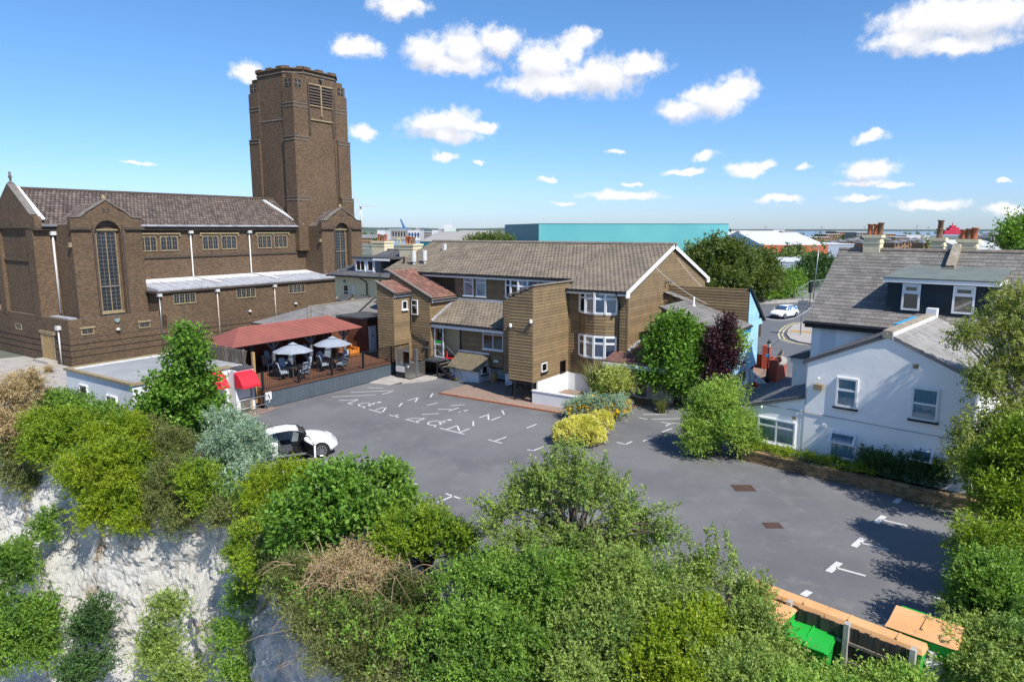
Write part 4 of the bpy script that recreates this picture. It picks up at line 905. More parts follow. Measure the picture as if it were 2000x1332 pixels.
for a, z, o_ in ((-22.75, 4.6, .05), (-21.3, 4.95, .05)):
    cm = ht.mesh('camera', MB().lathe((a, 33.68 - .12, z), [(.03, .1), (.09, .04), (.09, -.1), (.04, -.16)], 10), 'upvc')
ht.mesh('cable', MB().tube([(-22.7, 33.62, 4.5), (-21.5, 33.62, 4.25), (-21.35, 33.62, 4.9)], .015, 5), 'black_metal')
# --- low wing with tiled lean-to roof
pe, pt_ = 36.7, 39.5; fp = Fc('u', 37.2)
ht.mesh('low_wall', MB().box(-29.35, -25.1, 37.2, 39.5, .9, 3.72), CK); BO += clad(fp, -29.35, -25.1, 1.0, 3.65, holes=[(-27.45, -25.75, 2.2, 3.6)])
window(ht, fp, -27.45, -25.75, 2.2, 3.58, 0, 2, .74, dark=True, label='wide four-light window under the low roof')
s = math.hypot(pt_ - pe, 1.4); upp = Vector((0, pt_ - pe, 1.4)) / s
lr = ht.mesh('low_roof', MB().prism([(-31.7, pe, 3.75), (-31.7, pt_, 5.15), (-31.7, pt_, 5.02), (-31.7, pe, 3.62)], (6.75, 0, 0)), CK)
tm = pantile_mesh('tile_brown'); ht.pieces('roof_tile', tm, tilerows((-31.68, pe, 3.76), (1, 0, 0), 6.7, upp, s, .3, .31, .05), 'tile_brown', lr, 150)
ht.mesh('verge', MB().beam((-31.66, pe, 3.85), (-31.66, pt_, 5.25), .12, .12), 'lead', lr); ht.mesh('flashing', MB().box(-31.6, -25, 39.38, 39.5, 5.12, 5.3), 'lead', lr)
ht.box('fascia', -31.7, -24.95, pe - .05, pe - .02, 3.42, 3.66, 'upvc'); ht.mesh('gutter', MB().tube([(-31.7, pe - .1, 3.68), (-24.95, pe - .1, 3.68)], .06, 8), 'black_metal')
# entrance recess with glazed door
ht.box('recess_panel', -31.7, -29.35, 38.2, 38.3, 1.2, 3.7, 'wall_yellow'); ht.box('recess_soffit', -31.7, -29.35, 36.8, 38.2, 3.6, 3.65, 'upvc')
fd = Fc('u', 36.95)
def glazed_door(t, fc, a0, a1, z0, z1, fr='upvc', label=None):
    m = MB(); w = .09
    fc.box(m, a0, a0 + w, 0, .06, z0, z1); fc.box(m, a1 - w, a1, 0, .06, z0, z1)
    for z in (z0, z0 + (z1 - z0) * .42, z1 - w): fc.box(m, a0 + w, a1 - w, 0, .06, z, z + w)
    d = t.mesh('door', m, fr); g = MB(); fc.box(g, a0 + w, a1 - w, .02, .03, z0 + w, z1 - w); t.mesh('pane', g, 'glass', d); h = MB(); fc.box(h, a1 - .14, a1 - .1, .06, .12, z0 + .95, z0 + 1.1); t.mesh('handle', h, 'black_metal', d)
    if label: d['label'] = label
    return d
d1 = glazed_door(ht, fd, -31.62, -30.75, 1.22, 3.4, label='white glazed door standing open'); sg = MB(); fd.box(sg, -31.5, -30.95, .065, .07, 2.25, 2.45); ht.mesh('green_sign', sg, 'green_plastic', d1)
ht.box('interior', -30.2, -29.42, 38.1, 38.19, 1.25, 3.4, 'dark_room'); glazed_door(ht, Fc('u', 38.1), -30.2, -29.42, 1.22, 3.42, 'black_metal')
# undercroft: white walls, recess and side store
ht.mesh('undercroft_wall', MB().box(-26.9, -25.0, 38.0, 38.1, 0, 1.2).box(-25.1, -24.4, 36.4, 38.1, 0, .95).box(-27.0, -26.9, 37.2, 38.1, 0, 1.2), 'render_white')
ht.box('undercroft_door', -26.1, -25.4, 37.95, 38, 0, 1.95, 'sheet_blue'); ht.box('soffit', -22.95, -21.3, 33.72, 38, 1.15, 1.19, CK)
so_ = MB().prism([(-29.5, 36.0, 0), (-29.5, 36.0, .98), (-29.5, 37.18, 1.72), (-29.5, 37.18, 0)], (2.5, 0, 0)); sw = ht.mesh('store_wall', so_, 'render_white')
ht.mesh('store_roof', MB().prism([(-29.6, 35.75, .92), (-29.6, 37.19, 1.8), (-29.6, 37.19, 1.72), (-29.6, 35.75, .84)], (2.75, 0, 0)), 'moss_roof', sw); ht.box('lead_flashing', -29.6, -26.9, 37.1, 37.19, 1.8, 1.92, 'lead_white', sw)
window(ht, Fc('v', -27.0), 36.3, 36.95, .55, 1.15, 0, 1, None, dark=True, sill='black_metal')
ht.mesh('barrel', MB().lathe((-26.4, 36.9, 0), [(.2, 0), (.26, .25), (.26, .45), (.2, .65)], 12), 'timber_new')
ht.box('vent_plate', -26.6, -26.2, 37.16, 37.19, 1.35, 1.5, 'upvc')
# lower wall of the tall tower: white wall behind the gate
ht.mesh('undercroft_wall', MB().box(-21.3, -21.2, 34.2, 37.93, 0, 1.2), 'render_white'); ht.box('tower_foot', -21.35, -21.24, 33.72, 33.9, 0, 1.3, 'black_metal')
glazed_door(ht, Fc('u', 37.92), -18.6, -17.8, .05, 2.1)
# --- main roof
upm = Vector((0, 1, KS)).normalized()
mr = ht.mesh('roof', MB().prism([(-21.6, 37.6, 6.56), (-21.6, 45.1, 9.2), (-21.6, 52.6, 6.56), (-21.6, 52.6, 6.42), (-21.6, 45.1, 9.04), (-21.6, 37.6, 6.42)], (4.55, 0, 0)).prism([(-38.6, 39.1, zr_(39.1) - .005), (-38.6, 45.1, 9.195), (-38.6, 52.6, 6.555), (-38.6, 52.6, 6.42), (-38.6, 45.1, 9.04), (-38.6, 39.1, zr_(39.1) - .14)], (17.0, 0, 0)), CK)
A = tilerows((-21.6, 37.55, 6.57), (1, 0, 0), 4.55, upm, 7.5 / upm.y, .3, .3, .05)
s0 = 1.5 / upm.y
A += tilerows((-38.6, 39.05, zr_(39.05)), (1, 0, 0), 17.0, upm, 6.0 / upm.y, .3, .3, .05)
ht.pieces('roof_tile', tm, A, 'tile_brown', mr, 150)
for i in range(48): ht.mesh('ridge_tile', MB().tube([(-38.6 + i * .452, 45.1, 9.24), (-38.6 + (i + 1) * .452 - .012, 45.1, 9.25)], .13, 8), 'mortar_ridge', mr)
bg_ = MB().beam((-17.03, 37.45, 6.42), (-17.03, 45.1, 9.12), .05, .26).beam((-17.03, 52.75, 6.42), (-17.03, 45.1, 9.12), .05, .26).box(-17.06, -17.0, 37.4, 37.9, 6.2, 6.42).box(-17.06, -17.0, 52.2, 52.8, 6.2, 6.42)
ht.mesh('bargeboard', bg_, 'upvc', mr)
for x0, x1, y, z in ((-21.6, -17.1, 37.5, 6.5), (-38.5, -21.7, 39.0, zr_(39.0) - .08)): ht.mesh('gutter', MB().tube([(x0, y, z), (x1, y, z)], .065, 8), 'black_metal', mr); ht.box('fascia', x0, x1, y + .08, y + .11, z - .2, z + .02, 'upvc', mr)
pipe(ht, [(-17.75, 37.5, 6.45), (-17.75, 37.85, 6.1), (-17.7, 37.9, 5.8), (-17.7, 37.9, 2.3)], .05, 'black_metal')
for (x, y) in ((-35.6, 40.6), (-36.5, 40.35)): ht.mesh('flue', MB().lathe((x, y, zr_(y)), [(.1, 0), (.1, .2), (.19, .22), (.19, 1.0), (.12, 1.02)], 12), 'pipe_white', mr)
ht.mesh('vent_pipe', MB().tube([(-37.6, 40.4, 7.4), (-37.6, 40.4, 8.1)], .07, 8).tube([(-37.6, 40.4, 7.55), (-38.4, 40.4, 7.5)], .03, 6), 'black_metal', mr); ht.box('vent_cowl', -36.0, -35.75, 43.2, 43.5, zr_(43.2), zr_(43.2) + .55, 'pipe_white', mr)
for u in (43.9, 44.6): ht.mesh('vent_outlet', MB().lathe((-17.17, u, 6.75), [(.08, 0), (.08, .18), (.1, .19), (.1, .28)], 10, 0), 'grey_metal')
# --- red tiled porch beside the gable
po = ht.mesh('porch_wall', MB().box(-17.2, -14.2, 38.3, 43.0, 0, 2.5), 'render_white')
s = math.hypot(5.6, 1.15); upq = Vector((0, 5.6, 1.15)) / s
pr = ht.mesh('porch_roof', MB().prism([(-17.95, 36.4, 2.5), (-17.95, 42.0, 3.65), (-17.95, 42.0, 3.5), (-17.95, 36.4, 2.36)], (3.95, 0, 0)), CK, po); sm = slate_mesh('tile_rose')
ht.pieces('roof_tile', sm, tilerows((-17.95, 36.36, 2.51), (1, 0, 0), 3.95, upq, s, .26, .24, .03), 'tile_rose', pr, 60); ht.box('fascia', -17.95, -14.0, 36.33, 36.37, 2.2, 2.46, 'upvc', pr)
ht.mesh('flashing', MB().beam((-17.12, 38.0, 2.92), (-17.12, 42.0, 3.72), .2, .1), 'lead', pr); ht.box('soffit', -17.95, -14.0, 36.4, 38.2, 2.3, 2.36, 'upvc', pr)
glazed_door(ht, Fc('u', 38.28), -16.65, -15.75, .05, 2.1, label='white half-glazed porch door')
# --- grey-roofed side wing and blue boarded end
lz = lambda v: 6.12 - (v + 17.2) * .335
wg = MB().prism([(-15.6, 39.4, 1.22), (-11.75, 39.4, 1.22), (-11.75, 39.4, lz(-11.75) - .1), (-15.6, 39.4, lz(-15.6) - .1)], (0, 4.4, 0)).prism([(-17.2, 43.8, 1.22), (-11.75, 43.8, 1.22), (-11.75, 43.8, lz(-11.75) - .1), (-17.2, 43.8, lz(-17.2) - .1)], (0, 3.0, 0)).prism([(-17.2, 44.6, 3), (-17.2, 44.6, 6.5), (-17.2, 48.2, 4.15), (-17.2, 48.2, 3)], (5.4, 0, 0)).box(-17.2, -11.82, 44, 47.2, 1.225, 3.5)
ht.mesh('side_wing_wall', wg, CK)
BO += clad(Fc('u', 39.4), -15.6, -11.75, 2.2, 5.6, top=lambda a: lz(a) - .05); BO += clad(Fc('u', 43.8), -17.2, -15.6, 3.4, 6.1, top=lambda a: lz(a) - .05); BO += clad(Fc('u', 44.6), -17.2, -11.8, 4.0, 6.5)
sd_ = slate_mesh('slate_dark'); s = math.hypot(5.6, 5.6 * .335); upl = Vector((-1, 0, .335)).normalized()
r5 = ht.mesh('wing_roof', MB().prism([(-11.5, 39.3, lz(-11.5)), (-15.7, 39.3, lz(-15.7)), (-15.7, 39.3, lz(-15.7) - .1), (-11.5, 39.3, lz(-11.5) - .1)], (0, 4.5, 0)).prism([(-11.5, 43.7, lz(-11.5) - .002), (-17.2, 43.7, lz(-17.2) - .002), (-17.2, 43.7, lz(-17.2) - .1), (-11.5, 43.7, lz(-11.5) - .1)], (0, .9, 0)), CK)
ml = tilerows((-11.48, 39.3, lz(-11.48) + .01), (0, 1, 0), 5.3, upl, s, .42, .3, .03, keep=lambda a, b: not (b > 4.4 and a < 4.3))
mat('slate_wing', (.21, .2, .19), (.15, .145, .14), 1.0, .8, rv=.15, c3=(.3, .285, .26), t3=(.58, .75), s3=2.5); sdw = slate_mesh('slate_wing')
ht.pieces('roof_slate', sdw, ml, 'slate_wing', r5, 120)
ht.mesh('vent_pipe', MB().lathe((-14.9, 43.2, lz(-14.9)), [(.16, 0), (.09, .06), (.07, .1), (.07, .6)], 10), 'upvc', r5); ht.mesh('gutter', MB().tube([(-11.42, 39.3, lz(-11.48) - .05), (-11.42, 44.5, lz(-11.48) - .05)], .055, 8), 'black_metal', r5)
bb = board_mesh('blue_board'); fb = Fc('v', -11.75)
gz = lambda u: 6.45 - (u - 44.6) * .65 if u > 44.6 else lz(-11.75) - .2
ml = clad(fb, 39.4, 44.6, 1.35, 4.2, .17, .03, top=lambda a: lz(-11.75) - .18) + clad(fb, 44.6, 47.2, 1.25, 6.5, .17, .03, top=gz) + clad(fb, 47.2, 48.15, 3.9, 4.3, .17, .03, top=gz)
ht.pieces('blue_board', bb, ml, 'blue_board', None, 200)
ht.box('blue_fascia', -11.72, -11.5, 39.4, 44.5, lz(-11.5) - .42, lz(-11.5) - .12, 'blue_trim'); ht.mesh('verge', MB().beam((-11.7, 44.55, 6.55), (-11.7, 48.4, 4.08), .25, .1), 'black_metal')
ht.box('jetty_soffit', -12.3, -11.73, 39.4, 47.2, 1.2, 1.26, 'upvc'); ht.box('ground_floor_wall', -15.6, -11.95, 39.5, 47.3, 0, 1.215, 'render_white'); window(ht, Fc('v', -11.95), 42.6, 45.2, .38, 1.18, 0, 3, None, sill='upvc', curtain='curtain_dim'); ht.box('wall_lantern', -11.94, -11.8, 46.6, 46.75, .95, 1.2, 'black_metal')
# cables swagged across the side wing
for a, b, sag in (((-17.1, 41.5, 8.0), (-11.9, 47.6, 4.6), .9), ((-17.1, 45.8, 8.3), (-11.9, 44.8, 4.5), .5), ((-11.9, 47.5, 4.5), (-11.6, 70, 4.2), 1.2)):
    P_, Q_ = Vector(a), Vector(b); ht.mesh('cable', MB().tube([P_.lerp(Q_, t / 10) - Vector((0, 0, sag * 4 * t / 10 * (1 - t / 10))) for t in range(11)], .018, 5), 'pipe_white')
BO.sort(key=lambda M: 0)
ht.pieces('cladding_board', bd, BO, 'cladding', None, 300)
# --- low white wall with gate and chairs in front of the tower
gwl = T('garden_wall', 'low white rendered wall beside the metal gate under the boarded tower', 'wall', -19.7, 33.6, GA); gwl.mesh('wall_body', MB().box(-21.15, -18.1, 33.5, 33.7, 0, .78), 'render_white'); gwl.mesh('coping', MB().box(-21.18, -18.05, 33.46, 33.74, .78, .84), 'render_white')
gt = T('metal_gate', 'black metal barred gate beside the low white wall', 'gate', -21.8, 33.6, GA)
for x in (-22.45, -21.25): gt.box('post', x - .05, x + .05, 33.55, 33.65, 0, 1.25, 'black_metal')
for z in (.15, 1.1): gt.box('rail', -22.4, -21.3, 33.58, 33.62, z, z + .05, 'black_metal')
for i in range(8): gt.box('bar', -22.3 + i * .13, -22.28 + i * .13, 33.59, 33.61, .2, 1.1, 'black_metal')
# ================================================================== deck, gazebo, annex, lift, steps
def dup(root, loc, rz, label=None, group=None, scale=None):
    r = root.copy(); COL.objects.link(r); r.location = loc; r.rotation_euler = (0, 0, rz)
    if scale: r.scale = (scale,) * 3
    if label: r['label'] = label
    if group: r['group'] = group
    for c0 in root.children:
        c = c0.copy(); COL.objects.link(c); c.parent = r
        for g0 in c0.children:
            g = g0.copy(); COL.objects.link(g); g.parent = c
    return r
def G3(v, u, z=0): x, y = gw(u, v); return (x, y, z)
dk = T('terrace_deck', 'raised brown timber deck with dark blue-grey boarded front', 'deck', -36.5, 30, GA)
ub = umesh('deck_board', *[(m.v, m.f) for m in [MB().box(0, 1, 0, 1, 0, 1)]][0], 'deck_wood')
dk.box('deck_frame', -41.8, -33.42, 23.85, 37.2, .2, .99, 'deck_trim')
dk.pieces('deck_board', ub, [cols((.14, 0, 0), (0, 13.3, 0), (0, 0, .03), (-41.8 + i * .1465, 23.85, 1.0)) for i in range(57)], 'deck_wood')
fbm = umesh('fascia_board', [(0, 0, 0), (.96, 0, 0), (.96, 1, 0), (0, 1, 0), (0, 0, 1), (.96, 0, 1), (.96, 1, 1), (0, 1, 1)], [(0, 1, 5, 4), (1, 2, 6, 5), (4, 5, 6, 7), (3, 0, 4, 7)], 'fascia_grey')
dk.pieces('fascia_board', umesh('fascia_board', *[(m.v, m.f) for m in [MB().box(0, 1, 0, 1, 0, 1)]][0], 'fascia_grey'), [cols((.03, 0, 0), (0, .143, 0), (0, 0, .93), (-33.4 - .006 * (i % 2), 23.85 + i * .15, .01)) for i in range(78)], 'fascia_grey')
dk.box('fascia_backing', -33.5, -33.41, 23.85, 35.55, 0, .95, 'black_metal'); dk.box('edge_trim', -33.5, -33.32, 23.8, 35.6, .96, 1.04, 'deck_trim')
rl = T('deck_railing', 'black metal railing with thin upright bars along the deck edge', 'railing', -33.45, 29.5, GA, 1.0)
ps = [23.85, 26.4, 29.0, 31.7, 34.4]
for u in ps: rl.box('post', -33.5, -33.4, u - .05, u + .05, 1.03, 2.2, 'black_metal')
ps.append(36.3); bars = []
bm_ = umesh('baluster', *[(m.v, m.f) for m in [MB().box(0, 1, 0, 1, 0, 1)]][0], 'black_metal')
for a, b in zip(ps, ps[1:]):
    for z in (1.12, 2.12): rl.box('rail', -33.47, -33.43, a + .05, b - .05, z, z + .04, 'black_metal')
    n = int((b - a - .1) / .112); bars += [cols((.018, 0, 0), (0, .018, 0), (0, 0, .96), (-33.46, a + .05 + (i + .5) * (b - a - .1) / n, 1.16)) for i in range(n)]
rl.pieces('baluster', bm_, bars, 'black_metal')
gz_ = T('gazebo', 'timber gazebo with hipped red shingle roof over the deck', 'gazebo', -37.8, 29.2, GA, 1.03)
x0, x1, y0, y1, ze, zr = -39.45, -36.15, 23.85, 34.3, 3.35, 4.22; xc = (x0 + x1) / 2; h = 1.65
gz_.mesh('roof', MB().add([(x0, y0, ze), (x1, y0, ze), (x1, y1, ze), (x0, y1, ze), (xc, y0 + h, zr), (xc, y1 - h, zr), (x0, y0, ze - .06), (x1, y0, ze - .06), (x1, y1, ze - .06), (x0, y1, ze - .06)], [(0, 1, 4), (1, 2, 5, 4), (2, 3, 5), (3, 0, 4, 5), (0, 6, 7, 1), (1, 7, 8, 2), (2, 8, 9, 3), (3, 9, 6, 0), (9, 8, 7, 6)]), 'gazebo_red')
sh = MB(); 
for k in range(1, 12):                        # shingle courses stand slightly proud
    t = k / 12; z = ze + (zr - ze) * t + .004; a = x1 - (x1 - xc) * t
    sh.beam((a + .01, y0 + h * t, z), (a + .01, y1 - h * t, z), .05, .012); sh.beam((x0 + (xc - x0) * t, y0 + h * t - .01, z), (a, y0 + h * t - .01, z), .05, .012)
gz_.mesh('shingle_course', sh, 'gazebo_red')
for (x, u) in [(-36.85, a) for a in (24.5, 27.2, 30.2, 33.2)] + [(-39.1, a) for a in (24.5, 27.2, 30.2, 33.2)]:
    p = gz_.box('post', x - .08, x + .08, u - .08, u + .08, 1.03, 3.28, 'timber_grey')
    b = MB()
    for s in (-1, 1): b.beam((x, u, 2.65), (x, u + s * .55, 3.22), .09, .1)
    gz_.mesh('brace', b, 'timber_grey', p)
for x in (-36.85, -39.1): gz_.box('beam', x - .07, x + .07, 24.0, 34.1, 3.15, 3.29, 'timber_grey')
for u in (24.5, 27.2, 30.2, 33.2): gz_.box('tie_beam', -39.1, -36.85, u - .06, u + .06, 3.02, 3.14, 'timber_grey')
sc = T('timber_screen', 'reddish timber boarded wall at the back of the deck', 'wall', -39.7, 29.5, GA, 1.0)
for i in range(16): sc.box('board', -39.75, -39.68, 23.9 + i * .78, 24.66 + i * .78, 1.03, 3.1, 'timber_red')
sc.box('side_panel', -39.7, -38.0, 36.5, 36.6, 1.03, 3.3, 'timber_red')
br = T('bar_hut', 'small timber hut with white panelled door beside the boarded tower', 'hut', -38, 37, GA, 1.0)
br.box('hut_wall', -40.5, -37.4, 36.0, 38.6, 1.03, 3.6, 'timber_red')
fdr = Fc('v', -37.38); dd = MB(); fdr.box(dd, 36.1, 36.85, 0, .06, 1.05, 3.05); door = br.mesh('door', dd, 'upvc'); dd = MB()
for z0, z1 in ((1.2, 1.9), (2.05, 2.9)):
    for a in (36.18, 36.52): fdr.box(dd, a, a + .27, .06, .075, z0, z1)
br.mesh('door_panel', dd, 'upvc', door); dd = MB(); fdr.box(dd, 36.35, 36.6, .06, .08, 2.25, 2.35); br.mesh('door_plate', dd, 'sheet_green', door)
br.box('hut_roof', -40.6, -37.1, 35.8, 38.8, 3.6, 3.72, 'felt_roof')
# fence between annex roof and gazebo
fe = T('slatted_fence', 'weathered fence of slanting slats between annex roof and deck', 'fence', -37, 23.6, GA)
for x in (-40.6, -38.6, -36.6, -34.9): fe.box('post', x - .06, x + .06, 23.66, 23.78, 0, 3.35, 'timber_fence')
fe.mesh('rail', MB().box(-41.6, -34.6, 23.69, 23.75, 3.25, 3.31).box(-41.6, -34.6, 23.69, 23.75, 2.45, 2.51), 'timber_fence')
for i in range(46):
    x = -41.6 + i * .152; fe.mesh('slat', MB().beam((x, 23.65, 2.5), (x + .22, 23.65, 3.26), .07, .015, (0, 1, 0)), 'timber_fence')
fe.mesh('corner_post', MB().box(-34.05, -33.9, 23.62, 23.77, .3, 3.3), 'timber_new')
# white annex
an = T('annex', 'white flat-roofed annex with red awnings beside the cliff shrubs', 'annex', -38, 20, GA)
an.mesh('wall', MB().box(-41.7, -34.6, 17.1, 23.55, -.2, 2.5), 'render_white'); an.mesh('wall_end', MB().box(-34.6, -33.9, 22.4, 23.6, 0, 2.42), 'render_white')
an.box('flat_roof', -41.5, -34.8, 17.3, 23.4, 2.5, 2.54, 'flat_roof')
an.mesh('parapet_coping', MB().box(-41.8, -34.5, 17.0, 17.28, 2.5, 2.62).box(-34.82, -34.5, 17.28, 22.6, 2.5, 2.62).box(-41.8, -41.5, 17.28, 23.5, 2.5, 2.62), 'stone')
an.mesh('roof_flashing', MB().box(-41.5, -41.2, 17.4, 23.4, 2.545, 2.575), 'lead_white'); an.box('roof_edge', -34.75, -33.85, 22.5, 23.62, 2.42, 2.5, 'felt_roof')
window(an, Fc('u', 17.1), -37.3, -36.2, .9, 1.7, 0, 2, None, dark=True); window(an, Fc('u', 17.1), -40.2, -39.3, 1.1, 1.9, 0, 1, None, dark=True)
an.box('wall_box', -34.6, -34.48, 17.9, 18.3, 1.8, 2.25, 'upvc'); an.box('small_sign', -34.6, -34.57, 22.1, 22.38, 1.75, 2.2, 'upvc')
mm = MB()
for z in (1.85, 1.95, 2.05): mm.box(-34.57, -34.565, 22.14, 22.34, z, z + .04)
an.mesh('sign_lettering', mm, 'black_plastic')
def awning(u0, u1, v, z1):
    m = MB(); pr = [(v, z1), (v + .35, z1 - .18), (v + .75, z1 - .75), (v + .75, z1 - .88)]
    vs = [(x, u0, z) for x, z in pr] + [(x, u1, z) for x, z in pr]; m.add(vs, [(i, i + 1, 5 + i, 4 + i) for i in range(3)])
    for u in (u0, u1): m.add([(v, u, z1), (v + .35, u, z1 - .18), (v + .75, u, z1 - .75), (v + .75, u, z1 - .88), (v, u, z1 - .86)], [(0, 1, 2, 3, 4)])
    an.mesh('awning', m, 'awning_red')
awning(22.35, 23.5, -33.88, 2.35); awning(21.0, 22.0, -34.58, 2.42)
an.box('door', -33.9, -33.86, 22.6, 23.3, 0, 1.6, 'upvc'); an.box('door_kick_plate', -33.86, -33.85, 22.62, 23.28, 0, .8, 'steel'); an.box('door_frame', -33.9, -33.84, 23.3, 23.4, 0, 1.75, 'timber_new'); an.box('red_door', -34.6, -34.55, 21.1, 21.6, 0, 1.6, 'awning_red')
an.mesh('camera', MB().lathe((-34.4, 22.4, 2.3), [(.05, .1), (.08, 0), (.03, -.08)], 8), 'upvc')
hr = T('hand_rail', 'galvanised handrail in front of the annex door', 'railing', -33.3, 23.2, GA)
hr.mesh('rail', MB().tube([(-32.9, 20.6, .95), (-32.75, 23.6, .95), (-32.75, 23.75, .85), (-32.75, 23.75, .55), (-32.75, 23.6, .45), (-32.9, 20.6, .45)], .028, 8), 'grey_metal', smooth=True)
for u in (20.8, 22.9): hr.mesh('post', MB().tube([(-32.85, u, -.05), (-32.85, u, .95)], .028, 8), 'grey_metal')
st_ = sheet('annex_step', tr([(20, -34.0), (24.3, -33.35), (24.6, -32.9), (22.5, -32.5), (19.5, -32.8)]), .02, 'block_paving')
ws = T('warning_sign', 'white square sign with walking figure on the deck front', 'sign', -33.3, 24.05, GA)
ws.box('plate', -33.36, -33.33, 23.92, 24.32, .5, .98, 'upvc')
ws.mesh('walking_figure', MB().box(-33.33, -33.325, 24.1, 24.15, .82, .88).prism([(-33.329, 24.12, .8), (-33.329, 24.0, .58), (-33.329, 24.04, .58), (-33.329, 24.12, .7), (-33.329, 24.2, .58), (-33.329, 24.24, .58), (-33.329, 24.15, .8)], (.004, 0, 0)), 'black_plastic')
# platform lift
lf = T('platform_lift', 'stainless steel platform lift with glass gate beside the deck', 'lift', -32, 34.7, GA, .14)
lf.box('base', -32.65, -31.3, 33.95, 35.6, .14, .2, 'black_metal'); lf.box('shaft_panel', -31.75, -31.3, 33.95, 34.0, .2, 1.2, 'steel'); lf.box('side_panel', -31.34, -31.3, 34.0, 35.5, .2, 1.2, 'steel'); lf.box('column', -31.45, -31.25, 34.55, 34.75, .2, 2.15, 'grey_metal')
lf.box('bellows', -32.6, -31.78, 33.98, 34.05, .2, .55, 'black_metal'); lf.box('platform', -32.62, -31.36, 34.0, 35.5, .95, 1.02, 'grey_metal'); lf.box('louvre_panel', -32.62, -31.8, 33.96, 34.0, .55, .95, 'pipe_white')
lf.box('back_panel', -32.66, -32.62, 34.0, 35.4, 1.0, 2.0, 'steel')
gt_ = lf.mesh('gate_frame', MB().tube([(-31.95, 34.0, 1.0), (-31.95, 34.0, 2.05), (-31.35, 34.0, 2.05), (-31.35, 34.0, 1.0)], .03, 8).tube([(-32.62, 34.0, 1.0), (-32.62, 34.0, 2.05), (-32.62, 35.4, 2.05)], .025, 8), 'grey_metal'); lf.box('glass', -31.92, -31.38, 33.99, 34.01, 1.05, 2.0, 'glass', gt_); lf.mesh('button', MB().lathe((-31.45, 33.95, 1.0), [(.06, 0), (.06, -.05)], 8, 1), 'upvc')
# steps and landing
sp_t = T('entrance_steps', 'black metal steps with curved railings up to the entrance landing', 'steps', -30, 36.3, GA)
sp_t.box('landing', -31.7, -30.4, 35.7, 38.1, 1.12, 1.2, 'chair_grey'); sp_t.box('door_mat', -30.95, -29.4, 36.9, 38.1, 1.2, 1.215, 'awning_red'); sp_t.box('landing', -30.4, -29.4, 36.85, 38.1, 1.12, 1.2, 'chair_grey')
for i in range(6):
    z = 1.0 - i * .17; v = -30.35 + i * .25; tr_ = sp_t.box('tread', v, v + .28, 35.75, 36.8, z - .04, z, 'timber_fence'); sp_t.box('nosing', v + .25, v + .285, 35.75, 36.8, z - .045, z + .004, 'yellow_paint' if i == 5 else 'black_metal', tr_)
for u in (35.72, 36.83): sp_t.mesh('stringer', MB().beam((-30.45, u, 1.05), (-28.85, u, -.0), .04, .2), 'black_metal')
for x, u in ((-31.6, 35.75), (-30.4, 35.75), (-30.4, 37.8), (-31.5, 37.8)): sp_t.box('leg', x - .05, x + .05, u - .05, u + .05, 0, 1.12, 'black_metal')
for u in (35.72, 36.83):
    sp_t.mesh('hand_rail', MB().tube([(-31.65, u, 2.1), (-30.45, u, 2.1), (-28.95, u, 1.05), (-28.85, u, .95)], .022, 6), 'grey_metal')
    for i in range(11): x = -30.45 + i * .15; zz = 1.02 - i * .105; sp_t.mesh('baluster', MB().tube([(x, u, zz), (x, u, zz + 1.05)], .009, 5), 'black_metal')
    a = [(-28.85 + .75 * math.sin(R(t)), u, .95 * math.cos(R(t)) + .0) for t in range(0, 91, 10)]; sp_t.mesh('curved_rail', MB().tube(a, .016, 5).tube([(-28.85 + .6 * math.sin(R(t)), u, .75 * math.cos(R(t))) for t in range(0, 91, 15)], .012, 5).tube([(-28.85, u, 0), (-28.85, u, 1.1)], .02, 5), 'black_metal')
    for t in range(10, 90, 13): sp_t.mesh('spoke', MB().tube([(-28.85, u, .0), (-28.85 + .75 * math.sin(R(t)), u, .95 * math.cos(R(t)))], .007, 4), 'black_metal')
for i in range(9): x = -31.65 + i * .15; sp_t.mesh('baluster', MB().tube([(x, 35.72, 1.2), (x, 35.72, 2.1)], .009, 5), 'black_metal')
fx = T('fire_extinguisher', 'red fire extinguisher standing by the entrance door', 'extinguisher', -30.65, 37.1, GA, 1.215); fx.mesh('cylinder', MB().lathe((-30.65, 37.1, 1.215), [(.07, 0), (.08, .03), (.08, .42), (.04, .5), (.02, .55)], 12), 'red_plastic', smooth=True); fx.mesh('nozzle', MB().tube([(-30.65, 37.1, 1.76), (-30.57, 37.02, 1.78), (-30.55, 37.0, 1.4)], .015, 6), 'black_plastic')
# --------------------------------------------------------- furniture
def chair_proto(name, label, cat, fm, cm, group):
    t = T(name, label, cat, 0, 0, 0, 0, group)
    for sx in (-1, 1):
        t.mesh('leg', MB().tube([(sx * .25, -.24, 0), (sx * .26, -.26, .62)], .018, 6), fm); t.mesh('leg', MB().tube([(sx * .22, .27, 0), (sx * .23, .25, .42)], .018, 6), fm)
        t.mesh('arm', MB().tube([(sx * .27, .25, .66), (sx * .29, 0, .68), (sx * .27, -.28, .63)], .02, 6), fm)
    t.mesh('seat_frame', MB().box(-.26, .26, -.27, .26, .4, .44), fm); t.mesh('seat_cushion', MB().prism([(-.25, -.26, .44), (.25, -.26, .44), (.24, .24, .44), (-.24, .24, .44)], (0, 0, .09)), cm)
    bk = MB()
    for i in range(7): x = -.24 + i * .08; bk.beam((x, .25, .45), (x * 1.02, .42, 1.08 - .35 * (x * x)), .022, .015)
    bk.beam((-.24, .42, 1.05), (.24, .42, 1.05), .04, .04); t.mesh('back_frame', bk, fm)
    t.mesh('back_cushion', MB().prism([(-.23, .2, .53), (.23, .2, .53), (.2, .35, 1.08), (.1, .37, 1.13), (-.1, .37, 1.13), (-.2, .35, 1.08)], (0, .06, .01)), cm)
    return t
